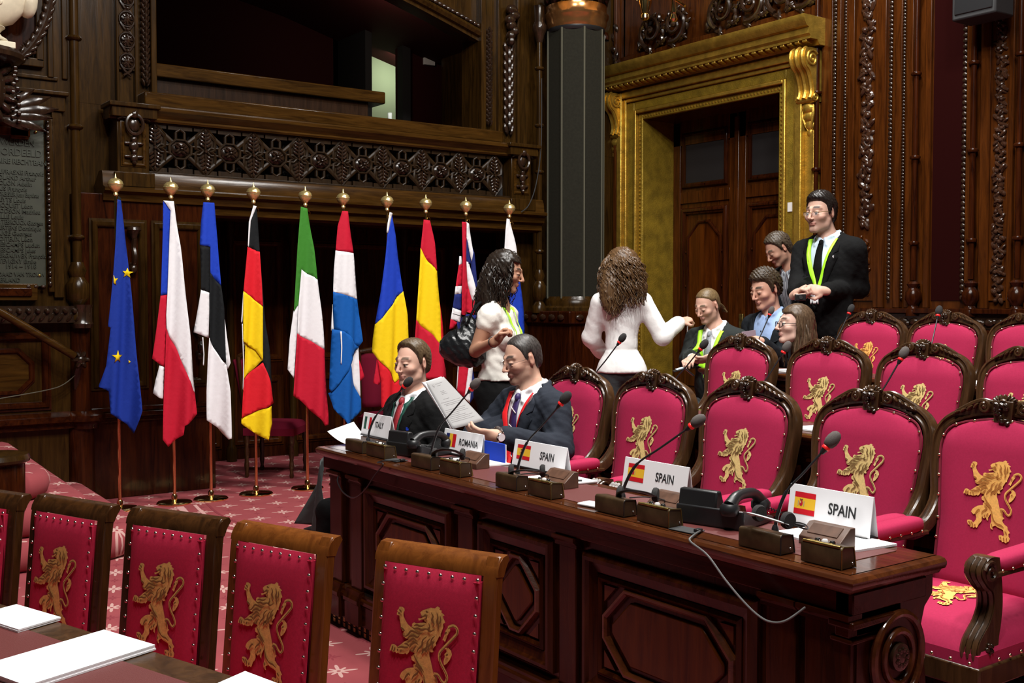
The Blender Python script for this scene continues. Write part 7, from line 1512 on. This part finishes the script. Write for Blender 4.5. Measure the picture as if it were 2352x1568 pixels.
hair_mat('hair_it', (.035, .02, .009), (.13, .085, .045)); hair_mat('hair_ro', (.012, .01, .009), (.07, .06, .055)); hair_mat('hair_dark', (.006, .004, .003), (.03, .02, .014), .3); hair_mat('hair_curl', (.022, .01, .004), (.16, .085, .035), .4); hair_mat('hair_blond', (.07, .042, .016), (.2, .13, .06)); hair_mat('hair_boy', (.015, .009, .005), (.06, .038, .02)); hair_mat('hair_girl', (.03, .016, .008), (.13, .08, .045)); hair_mat('hair_grey', (.018, .012, .008), (.085, .06, .038)); hair_mat('hair_black', (.004, .003, .003), (.018, .013, .01), .35)
SK = (.58, .34, .25); SK2 = (.5, .27, .19); SKO = (.42, .22, .14)
# ---- man at the ITALY plate
D = 5.53
p = Person('man in black velvet jacket, red tie and green lanyard, smiling beside the ITALY plate', cp(956, 899, D), 50, (-.06, 0), cp(946, 833, D - .03), (38, -5, 0), .94, 1.0, .98, h=.0045)
p.arm('R', cp(885, 1045, D - .1), cp(870, 1075, D - .3), hand=False); p.arm('L', cp(1018, 1035, D - .16), cp(950, 1062, D - .42), hand=False)
p.body((.62, .37, .28), (.13, .085, .05), .12, smile=.003); p.jacket('suit_black', .0075, .1, .07); bv = p.bvh('shirt')
p.tie('tie_red', bv, .12); p.lanyard('lan_dkgreen', bv + p.bvh('jacket'), .12, .018, None, .06); p.ribbon('lanyard_end', [(.0, .13), (.0, .08)], .035, 'lan_red', bv, .01)
p.hair_short('hair_it', .012, .045, .0015, .02, .002, 1.)
mb = MB(); mb.box((-.006, -.004, -.008), (.006, .004, .008)); o = mb.build('lapel_pin', 'fl_blue', p.root); o.location = p.front(p.bvh('jacket'), -.095, .36, .004)
p.legs_obj('suit_black', [(p.t(.1, .42, -.06), p.t(.1, .42, -.42)), (p.t(-.1, .42, -.06), p.t(-.1, .42, -.42))])
st_ = tag(empty('stool', (p.P[0] + .03, p.P[1], TIER[0])), 'dark stool under the man at the ITALY plate', 'stool'); hs_ = p.P[2] - .115 - TIER[0]
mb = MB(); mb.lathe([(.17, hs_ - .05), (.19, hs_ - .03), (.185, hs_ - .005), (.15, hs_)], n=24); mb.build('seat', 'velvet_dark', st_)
for k in range(4): a = k * math.pi / 2 + .6; mb = MB(); mb.tube([(.13 * math.cos(a), .13 * math.sin(a), hs_ - .05), (.17 * math.cos(a), .17 * math.sin(a), 0)], .018, 8); mb.build('leg', 'chair_brown', st_)
# ---- man with red lanyard
D = 5.28
p = Person('man in navy suit with rimless glasses and red lanyard reading a sheet', cp(1222, 886, D), 54, (.02, 0), cp(1198, 824, D), (60, -15, 0), .95, 1.02, 1.02, h=.0045)
p.arm('R', cp(1120, 985, D + .16), cp(1085, 1000, D - .18), hand_dir=-HR * .9 - UP * .1, palm=UP, hand=False)
p.arm('L', cp(1285, 1032, D - .22), cp(1140, 1000, D - .42), hand_dir=-HR + UP * .12 + HF * .05, palm=HF * .5 + UP * .6, curl=.28)
p.body((.56, .33, .24), (.03, .025, .022), .4, lid=.8); p.jacket('suit_navy', .0075, .14, .085, ra=(.066, .056, .046), wrinkle=.003); bv = p.bvh('shirt')
p.tie('tie_purple', bv, .14)
for z in (.42, .34, .26, .2): mb = MB(); a, b = p.front(bv, -.022, z, .0125), p.front(bv, .022, z + .025, .0125); mb.tube([a, (a + b) / 2, b], .0028, 5); mb.build('tie_stripe', 'shirt_pink', p.root)
p.lanyard('lan_red', bv + p.bvh('jacket'), .16, .02, None, .082); mb = MB(); mb.lathe([(.006, -.01), (.006, .01)], (0, 0, 0), 8, axis='x'); o = mb.build('lanyard_clip', 'steel', p.root); o.location = p.front(bv, 0, .155, .012)
p.hair_short('hair_ro', .006, .022, .0008, .02, 0, 2., side=-.005); p.glasses('steel', .001, .021, .0145, False)
MATS['shirt_white']
# watch
a = p.arms['L']; d = unit(a['w'] - a['e']); wt = tag(empty('wristwatch', Vector(a['w'] - d * .002)), 'steel wristwatch on the left wrist of the man reading', 'watch')
q = Vector(d).to_track_quat('Z', 'Y').to_matrix().to_4x4(); mb = MB()
for k in range(16): an = k * 2 * math.pi / 16; mb.box((-.009, -.0068, -.004), (.009, .0068, .004), M=q @ Matrix.Rotation(an, 4, 'Z') @ Matrix.Translation((0, .034, 0)) @ Matrix.Rotation(math.pi / 2, 4, 'Z'))
mb.build('bracelet', 'steel', wt); n = Vector(-HF * .85 + -HR * .2 + UP * .1); n = (n - Vector(d) * n.dot(Vector(d))).normalized(); qm = n.to_track_quat('Z', 'Y').to_matrix().to_4x4(); mb = MB(); mb.lathe([(.021, -.004), (.0215, .004), (.019, .007)], (0, 0, .036), 20, M=qm); mb.build('case', 'steel', wt); mb = MB(); mb.lathe([(.0, .0078), (.0175, .0078)], (0, 0, .036), 20, M=qm, cap=False); mb.build('dial', 'paper', wt)
mat('paper_shaded', (.3, .295, .295), .85)  # grey base colour carries the shadow of a backlit page
# sheet he holds
sh_ = tag(empty('held_document', cp(1040, 930, D - .42)), 'printed document greyed by painted shade, held up by the man with red lanyard', 'paper'); b0 = np.array(sh_.location)
TL, TR, BR, BL = cp(978, 878, D - .36), cp(1019, 865, D - .3), cp(1112, 965, D - .34), cp(1040, 985, D - .46)
def shp(s_, t_, off=0.):
    a = TL * (1 - s_) + TR * s_; b = BL * (1 - s_) + BR * s_; q = a * (1 - t_) + b * t_ + (-HF * .012 * math.sin(math.pi * s_)) + (-HF) * off; return Vector(q - b0)
mb = MB(); mb.grid(lambda s_, t_: shp(s_, t_), 10, 14); mb.build('front_page', 'paper_shaded', sh_, smooth=60, solid=.0012)
mb = MB(); mb.grid(lambda s_, t_: shp(s_, t_, -.012) + Vector(-HR * .012), 6, 8); mb.grid(lambda s_, t_: Vector(TL * (1 - t_) + BL * t_ - b0) * 1. + Vector(-HR * (.006 + .016 * s_ * (1 - t_)) + HF * .02 * s_), 2, 8); mb.build('page_behind', 'paper', sh_, smooth=60, solid=.001)
mb = MB(); rnd = random.Random(5)
for s0, t0, s1 in [(.4, .08, .75), (.42, .12, .6)] + [(.38, .24 + .03 * k, .38 + .3 * rnd.random()) for k in range(3)] + [(.3, .4, .55), (.12, .46, .9), (.2, .5, .95), (.25, .53, .85)] + [(.1, .62 + .035 * k, .5 + .4 * rnd.random()) for k in range(8)]:
    mb.grid(lambda u, v, a=s0, b=s1, t=t0: shp(lerp(a, b, u), t + .005 * v, .0025), 8, 1)
mb.add([shp(.28 + .05 * math.cos(k * .785), .1 + .03 * math.sin(k * .785), .002) for k in range(8)], [tuple(range(8))]); o = mb.build('printed_lines', 'print_grey', sh_, smooth=0); o['kind'] = 'stuff'
p.legs_obj('suit_navy', [(p.t(.1, .42, -.06), p.t(.1, .42, -.42)), (p.t(-.1, .42, -.06), p.t(-.1, .42, -.42))])
# ---- woman with black bag, walking to the right
D = 6.45
p = Person('woman with dark curly hair, cream blouse and green lanyard carrying a black bag', cp(1148, 692, D), -68, (.04, 0), cp(1163, 624, D), (-78, -14, 0), .96, .98, .9, h=.0055)
p.arm('R', cp(1092, 806, D - .12), cp(1140, 782, D - .34), hand_dir=HR * .55 + UP * .6 - HF * .1, palm=-HF * .3 - UP * .3 + HR * .4, curl=1.0); p.arm('L', cp(1165, 800, D + .2), cp(1195, 780, D + .12), hand=False)
p.body(SKO, (.012, .008, .006), 0, (.045, .036, .026), fem=True, lip=(.35, .1, .09), lid=.8)
F = p.torso_field(.006, .009, False, fem=True)
for i, sd in enumerate('RL'): F.cone(p.sh[i], p.sh[i] * .8 + p.arms[sd]['e'] * .2, .06, .06, .03)
P_ = (F.pts() - p.P) @ p.T; F.f = np.maximum(F.f, np.maximum(.06 - P_[..., 2], .082 - np.sqrt(P_[..., 0] ** 2 + (P_[..., 1] - .02) ** 2) - np.clip(.5 - P_[..., 2], 0, 1))).astype(np.float32); F.wobble(.003, .1, 1.); p.objs['blouse'] = field_obj('blouse', F, 'blouse', p.root, None, 1)
fw = p.T[:, 1]; js = [(p.t(.09, .06, -.42), p.t(.09, -.02, -.83)), (p.t(-.09, .1, -.42), p.t(-.09, .2, -.83))]; p.legs_obj('suit_black', js, (.092, .07, .06)); p.shoes('black_plastic', js, fw)
bv = p.bvh('blouse'); p.lanyard('lan_green', bv, .2, .014, None, .07)
mb = MB(); a = p.arms['R']; c = a['w'] * .86 + a['e'] * .14 - np.array(p.root.location); d = Vector(unit(a['w'] - a['e'])); x = d.orthogonal().normalized(); y = d.cross(x); mb.tube([Vector(c) + (x * math.cos(t) + y * math.sin(t)) * .031 for t in [k * math.pi / 8 for k in range(17)]], .003, 6); mb.build('bangle', 'black_plastic', p.root)
Fh = Field(p.H - .3, p.H + .2, .009); Fh.ell(p.hp(0, -.022, .034), (.095, .108, .1), p.HRm, .02); Fh.ell(p.hp(0, -.075, -.1), (.115, .075, .15), p.HRm, .05); Fh.ell(p.hp(.04, -.05, -.19), (.08, .07, .08), p.HRm, .04)
Pq = (Fh.pts() - p.H) @ p.HRm; Fh.f = np.maximum(Fh.f, np.minimum(Pq[..., 1] - .035, np.maximum(.07 - Pq[..., 2], Pq[..., 1] - .09)).astype(np.float32)); Fh.wobble(.006, .04, 3.); p.objs['hair'] = field_obj('hair', Fh, 'hair_dark', p.root, None, 1)
p.strands('hair_dark', loop_hair(260, 4, rx=.09, ry=.1, lo=-.31, hi=-.12, ang=(50, 310), out=1.2) , 3, .012, 3.2, .0048)
bg = tag(empty('shoulder_bag', Vector(cp(1065, 790, D - .05))), 'black leather shoulder bag behind the walking woman', 'bag'); b0 = np.array(bg.location)
F = Field(b0 - .3, b0 + .3, .01); Rb = frame(HR * .8 + UP * -.3, UP + HR * .35); F.ell(b0 + UP * -.02, (.075, .13, .11), Rb, .03); F.cone(cp(1030, 800, D - .05), cp(1090, 815, D - .05), .05, .06, .05); F.cone(cp(1075, 740, D - .03), cp(1090, 760, D - .03), .04, .05, .05); F.wobble(.006, .07, 2.); field_obj('pouch', F, 'bag_leather', bg, None, 1)
mb = MB(); mb.tube(smooth_path([Vector(cp(1072, 745, D - .08) - b0), Vector(cp(1092, 705, D - .1) - b0), Vector(cp(1118, 688, D) - b0), Vector(cp(1100, 720, D + .08) - b0), Vector(cp(1085, 760, D + .05) - b0)], 5), .008, 7); mb.build('strap', 'bag_leather', bg)
mb = MB(); mb.tube([Vector(cp(1040, 720, D - .12) - b0), Vector(cp(1060, 726, D - .13) - b0), Vector(cp(1074, 746, D - .12) - b0)], .007, 6, flat=.3); mb.tube([Vector(cp(1050, 750, D - .12) - b0), Vector(cp(1048, 770, D - .13) - b0)], .005, 6); mb.build('tassel', 'bag_leather', bg)
# ---- woman in white jacket seen from behind
D = 7.3
p = Person('woman with long curly brown hair in a white jacket, back to the camera', cp(1428, 665, D), 172, (.0, .0), cp(1426, 612, D), (165, -5, 0), .98, .98, .88, h=.006)
p.arm('R', cp(1522, 772, D + .02), cp(1562, 738, D + .12), hand_dir=HR * .7 + UP * .15 + HF * .3, palm=HF * .3 - UP * .6, curl=1.0); p.arm('L', cp(1358, 775, D + .08), cp(1382, 812, D + .22), hand=False)
p.body(SK, (.05, .03, .015), 0, eyes=False, fem=True); F = p.torso_field(.012, .009, True, (.055, .05, .04), fem=True, cuff=.025)
F.ell(p.t(0, -.012, -.05), (.178, .138, .17), p.T, .02); P_ = (F.pts() - p.P) @ p.T; zz = P_[..., 2]
inarm = np.zeros(zz.shape, bool); ok = zz > -.03
lat = np.abs(P_[..., 0]); F.f = np.where(~ok & (lat < .2), np.maximum(F.f, -.03 - zz), F.f).astype(np.float32); F.f = np.where((np.abs(zz - .125) < .008) & (lat < .19), F.f + .004, F.f).astype(np.float32); F.f = np.where((np.abs(np.abs(P_[..., 0]) - .07 - .06 * np.clip(zz - .1, 0, .4)) < .004) & (P_[..., 1] < 0) & (zz < .42), F.f + .0025, F.f).astype(np.float32); F.wobble(.0016, .14, 4.); p.objs['jacket'] = field_obj('jacket', F, 'jacket_white', p.root, None, 1)
fw = p.T[:, 1]; js = [(p.t(.085, .04, -.42), p.t(.085, .0, -.88)), (p.t(-.085, .02, -.42), p.t(-.085, -.03, -.88))]; p.legs_obj('jeans_grey', js, (.095, .066, .055)); p.shoes('black_plastic', js, fw)
Fh = Field(p.H - .33, p.H + .2, .01); Fh.ell(p.hp(0, -.03, .03), (.108, .115, .102), p.HRm, .02); Fh.ell(p.hp(-.01, -.06, -.09), (.148, .09, .14), p.HRm, .05); Fh.ell(p.hp(-.095, -.08, -.2), (.09, .06, .14), p.HRm, .05); Fh.ell(p.hp(.08, -.08, -.17), (.075, .05, .09), p.HRm, .04); Pq = (Fh.pts() - p.H) @ p.HRm; Fh.f = np.maximum(Fh.f, np.minimum(Pq[..., 1] - .04, np.maximum(.07 - Pq[..., 2], Pq[..., 1] - .09)).astype(np.float32)); Fh.wobble(.008, .035, 3.); p.objs['hair'] = field_obj('hair', Fh, 'hair_curl', p.root, None, 1)
p.strands('hair_curl', loop_hair(280, 8, rx=.105, ry=.115, lo=-.3, hi=-.16, ang=(60, 300), out=1.36) + [(((-.07 + .012 * k), -.1, 0), ((-.12 + .014 * k), -.16, -.15), ((-.16 + .016 * k), -.13, -.4 + .014 * abs(k - 2))) for k in range(9)] + [((.03 + .008 * k, -.1, 0), (.035 + .008 * k, -.14, -.15), (.02 + .006 * k, -.12, -.3)) for k in range(5)], 6, .013, 4.2, .0052)
# ---- man with ponytail
D = 7.45
p = Person('seated man with blond ponytail, charcoal suit and bright green lanyard opening a wallet', cp(1644, 748, D), 42, (.08, 0), cp(1624, 702, D - .04), (50, -24, 0), .92, 1.0, 1.02, h=.0055)
p.arm('R', cp(1582, 825, D - .02), cp(1592, 822, D - .32), hand_dir=-HR * .4 - HF * .8 - UP * .1, palm=-UP, curl=.4); p.arm('L', cp(1702, 838, D - .18), cp(1640, 818, D - .38), hand_dir=-HR * .95 - UP * .3, palm=HF * .2 + UP * .2 - HR * .1, curl=.25)
p.body((.6, .36, .27), (.12, .08, .04), .35, lid=1.); p.jacket('suit_char', .0095, .1, .075, ra=(.062, .054, .044)); bv = p.bvh('shirt'); p.tie('tie_grey', bv, .14); p.lanyard('lan_green', bv + p.bvh('jacket'), .2, .03, None, .085)
p.hair_short('hair_blond', .008, -.004, .0008, .02, 0, 1., pts=[(-.14, -.05), (-.05, -.05), (-.036, .0), (-.024, .03), (-.004, .03), (.01, .03), (.03, .06), (.05, .075), (.07, .082), (.14, .085)])
p.strands('hair_blond', [((.01 * (k % 3 - 1), -.1, .0 - .01 * (k % 4)), (.0, -.15, -.03), (.01 * (k % 5 - 2), -.17 - .006 * (k % 3), -.13)) for k in range(16)], 2, .004, 1.2, .007)
mb = MB(); mb.lathe([(.009, -.002), (.009, .002)], (0, 0, 0), 12, axis='y'); o = mb.build('lapel_pin', 'steel', p.root); o.location = p.front(p.bvh('jacket'), -.12, .36, .004)
p.legs_obj('trouser_grey', [(p.t(.13, .42, -.04), p.t(.13, .46, -.45)), (p.t(-.14, .4, -.05), p.t(-.14, .44, -.45))]); p.shoes('black_plastic', [(p.t(.13, .42, -.04), p.t(.13, .46, -.45)), (p.t(-.14, .4, -.05), p.t(-.14, .44, -.45))], p.T[:, 1])
wl_ = tag(empty('wallet', Vector(cp(1572, 845, D - .45))), 'open black wallet in the hands of the ponytail man', 'wallet')
for s_ in (-1, 1): mb = MB(); M = Matrix.Rotation(-YAW, 4, 'Z') @ Matrix.Rotation(s_ * .5 + .2, 4, 'Y'); mb.box((0 if s_ > 0 else -.075, -.045, -.004), (.075 if s_ > 0 else 0, .045, .004), M=M); mb.build('flap', 'black_plastic', wl_, bevel=.002)
mb = MB(); mb.box((-.055, -.04, .006), (-.01, .04, .008), M=Matrix.Rotation(-YAW, 4, 'Z') @ Matrix.Rotation(-.3, 4, 'Y')); mb.build('card', 'shirt_ice', wl_)
# ---- curly young man
D = 7.38
p = Person('curly haired young man in dark jacket and light blue shirt looking down', cp(1772, 716, D), 50, (.06, 0), cp(1757, 664, D - .03), (58, -18, 0), 1.05, 1.03, .98, h=.0055)
p.arm('R', cp(1722, 800, D + .1), cp(1705, 790, D - .2), hand=False); p.arm('L', cp(1795, 830, D - .15), cp(1742, 782, D - .36), hand_dir=-HR * .9 + UP * .25 - HF * .2, palm=-UP, curl=.5)
p.body((.6, .33, .24), (.03, .02, .012), .12, lid=1.); p.jacket('suit_dark', .0095, .05, .1, shirt=None); p.shirt('shirt_blue', .0095); p.hair_short('hair_boy', .02, -.006, .006, .035, .016, 3., side=-.01)
mb = MB(); bv = p.bvh('shirt')
for z in (.42, .34, .26): mb.sphere(p.front(bv, .01, z, .002), .005, 6, 5)
mb.build('shirt_buttons', 'suit_navy', p.root)
mat('card_lilac', (.28, .2, .24), .7); cc = tag(empty('held_card', Vector(cp(1720, 766, D - .43))), 'lilac card in the hand of the curly haired young man', 'card'); mb = MB(); mb.box((-.045, -.002, -.018), (.045, .002, .018), M=Matrix.Rotation(-YAW, 4, 'Z') @ Matrix.Rotation(-.15, 4, 'Y')); mb.build('sheet', 'card_lilac', cc, bevel=.001)
p.legs_obj('suit_dark', [(p.t(.1, .4, -.05), p.t(.1, .42, -.45)), (p.t(-.1, .4, -.05), p.t(-.1, .42, -.45))])
# ---- girl with glasses
D = 6.68
p = Person('girl with long brown hair, dark rimmed glasses and pink top in profile', cp(1868, 799, D + .04), 78, (.2, 0), cp(1824, 745, D), (80, 3, 0), .99, .95, .9, h=.0055)
p.arm('L', cp(1880, 905, D - .1), cp(1830, 890, D - .3), hand=False); p.arm('R', cp(1850, 900, D + .2), cp(1800, 880, D + .1), hand=False)
p.body((.66, .42, .34), (.06, .035, .02), 0, fem=True, lip=(.5, .18, .17)); F = p.torso_field(.008, .0095, True, (.055, .05, .04), fem=True); P_ = (F.pts() - p.P) @ p.T; F.f = np.maximum(F.f, .075 - np.sqrt(P_[..., 0] ** 2 + (P_[..., 1] - .02) ** 2) - np.clip(.49 - P_[..., 2], 0, 1) * 2).astype(np.float32); F.wobble(.002, .1, 1.); p.objs['top'] = field_obj('top', F, 'pink_top', p.root, None, 1)
Fh = Field(p.H - .33, p.H + .2, .009); Fh.ell(p.hp(0, -.02, .036), A_((.09, .109, .099)) * p.hs, p.HRm, .02); Fh.ell(p.hp(.0, -.06, -.08), (.095, .065, .16), p.HRm, .04); Fh.ell(p.hp(-.065, -.02, -.17), (.035, .04, .13), p.HRm, .04); Pq = (Fh.pts() - p.H) @ p.HRm; Fh.f = np.maximum(Fh.f, np.minimum(Pq[..., 1] - np.interp(Pq[..., 2], [-.2, .0, .05, .09], [.03, .012, .03, .07]), np.maximum(.066 - Pq[..., 2], Pq[..., 1] - .085)).astype(np.float32)); Fh.wobble(.003, .03, 2.); p.objs['hair'] = field_obj('hair', Fh, 'hair_girl', p.root, None, 1)
p.strands('hair_girl', loop_hair(90, 5, rx=.086, ry=.1, lo=-.3, hi=-.2, ang=(70, 290), out=1.12), 3, .006, 1.6, .0075); p.strands('hair_girl', [((-.08, .01 - .008 * k, .05), (-.1, .0 - .01 * k, -.1), (-.085 + .004 * k, .01 - .012 * k, -.33 + .01 * (k % 3))) for k in range(9)], 7, .006, 1.5, .0075, 'front_locks')
p.glasses('black_plastic', .0022, .0225, .0165, True, .75); p.legs_obj('suit_dark', [(p.t(.1, .36, -.0), p.t(.1, .36, -.4)), (p.t(-.1, .36, -.0), p.t(-.1, .36, -.4))])
# ---- grey haired man leaning
D = 7.85
p = Person('man with greying hair and striped shirt bending his head behind the standing man', cp(1817, 612, D), 56, (.3, 0), cp(1786, 572, D - .04), (72, -36, 0), .92, 1.02, 1.0, h=.006)
p.arm('L', cp(1845, 720, D - .1), cp(1805, 760, D - .25), hand=False); p.arm('R', cp(1800, 720, D + .15), cp(1770, 750, D), hand=False)
p.body(SK2, (.09, .07, .05), .3, lid=1.); p.jacket('suit_dark', .01, .02, .085, shirt=None)
def stripe(v): q = (v - p.P) @ p.T; t = (np.sin(q[:, 0] * 420) > 0)[:, None]; return np.where(t, A_([[.4, .42, .45]]), A_([[.12, .13, .16]]))
vcol_mat('striped_shirt', .8, 0); p.shirt('striped_shirt', .006, col=stripe); p.hair_short('hair_grey', .018, .012, .004, .03, .0, 2., back=-.1)
js = [(p.t(.1, .12, -.42), p.t(.1, .35, -.84)), (p.t(-.1, .12, -.42), p.t(-.1, .35, -.84))]; p.legs_obj('suit_dark', js, (.09, .068, .055), .014); p.shoes('black_plastic', js, p.T[:, 1])
# ---- standing man in black suit
D = 7.42
p = Person('standing man in black suit with thin glasses and bright green lanyard, hands joined', cp(1903, 540, D), 46, (-.02, 0), cp(1884, 489, D - .03), (50, -4, 0), 1.12, 1.12, 1.03, h=.0055)
p.arm('L', cp(1972, 662, D + .02), cp(1893, 668, D - .28), hand_dir=-HR * .95 + UP * .12, palm=HF * .6 - UP * .4, curl=.75); p.arm('R', cp(1836, 650, D + .05), cp(1826, 676, D - .22), hand_dir=HR * .35 + UP * .4 - HF * .6, palm=HF * .3 - UP * .5, curl=.85)
p.body((.56, .34, .26), (.02, .014, .012), .35, smile=.003); p.jacket('suit_black', .0095, .08, .08, shirt=None, ra=(.062, .054, .044)); p.shirt('shirt_ice', .0095); bv = p.bvh('shirt'); p.tie('suit_black', bv, .16); p.lanyard('lan_green', bv + p.bvh('jacket'), .2, .022, 'paper', .088); p.hair_short('hair_black', .014, -.002, .003, .03, .012, 2., side=-.01); p.glasses('brass_old', .0014, .021, .0135, False)
mb = MB(); mb.lathe([(.009, -.002), (.009, .002)], (0, 0, 0), 12, axis='y'); o = mb.build('lapel_pin', 'paper', p.root); o.location = p.front(p.bvh('jacket'), -.1, .4, .004)
js = [(p.t(.1, .02, -.42), p.t(.1, -.02, -.86)), (p.t(-.1, .02, -.42), p.t(-.1, -.02, -.86))]; p.legs_obj('suit_black', js, (.092, .068, .056), .014); p.shoes('black_plastic', js, p.T[:, 1])
cm = tag(empty('small_camera', Vector(cp(1838, 683, D - .34))), 'small black device held by the standing man', 'device'); mb = MB(); mb.box((-.035, -.015, -.022), (.035, .015, .022), M=Matrix.Rotation(-YAW, 4, 'Z')); mb.build('body', 'black_plastic', cm, bevel=.005); mb = MB(); mb.lathe([(.012, -.02), (.014, 0)], (0, 0, 0), 12, axis='y', M=Matrix.Rotation(-YAW, 4, 'Z')); mb.build('lens', 'black_matte', cm)
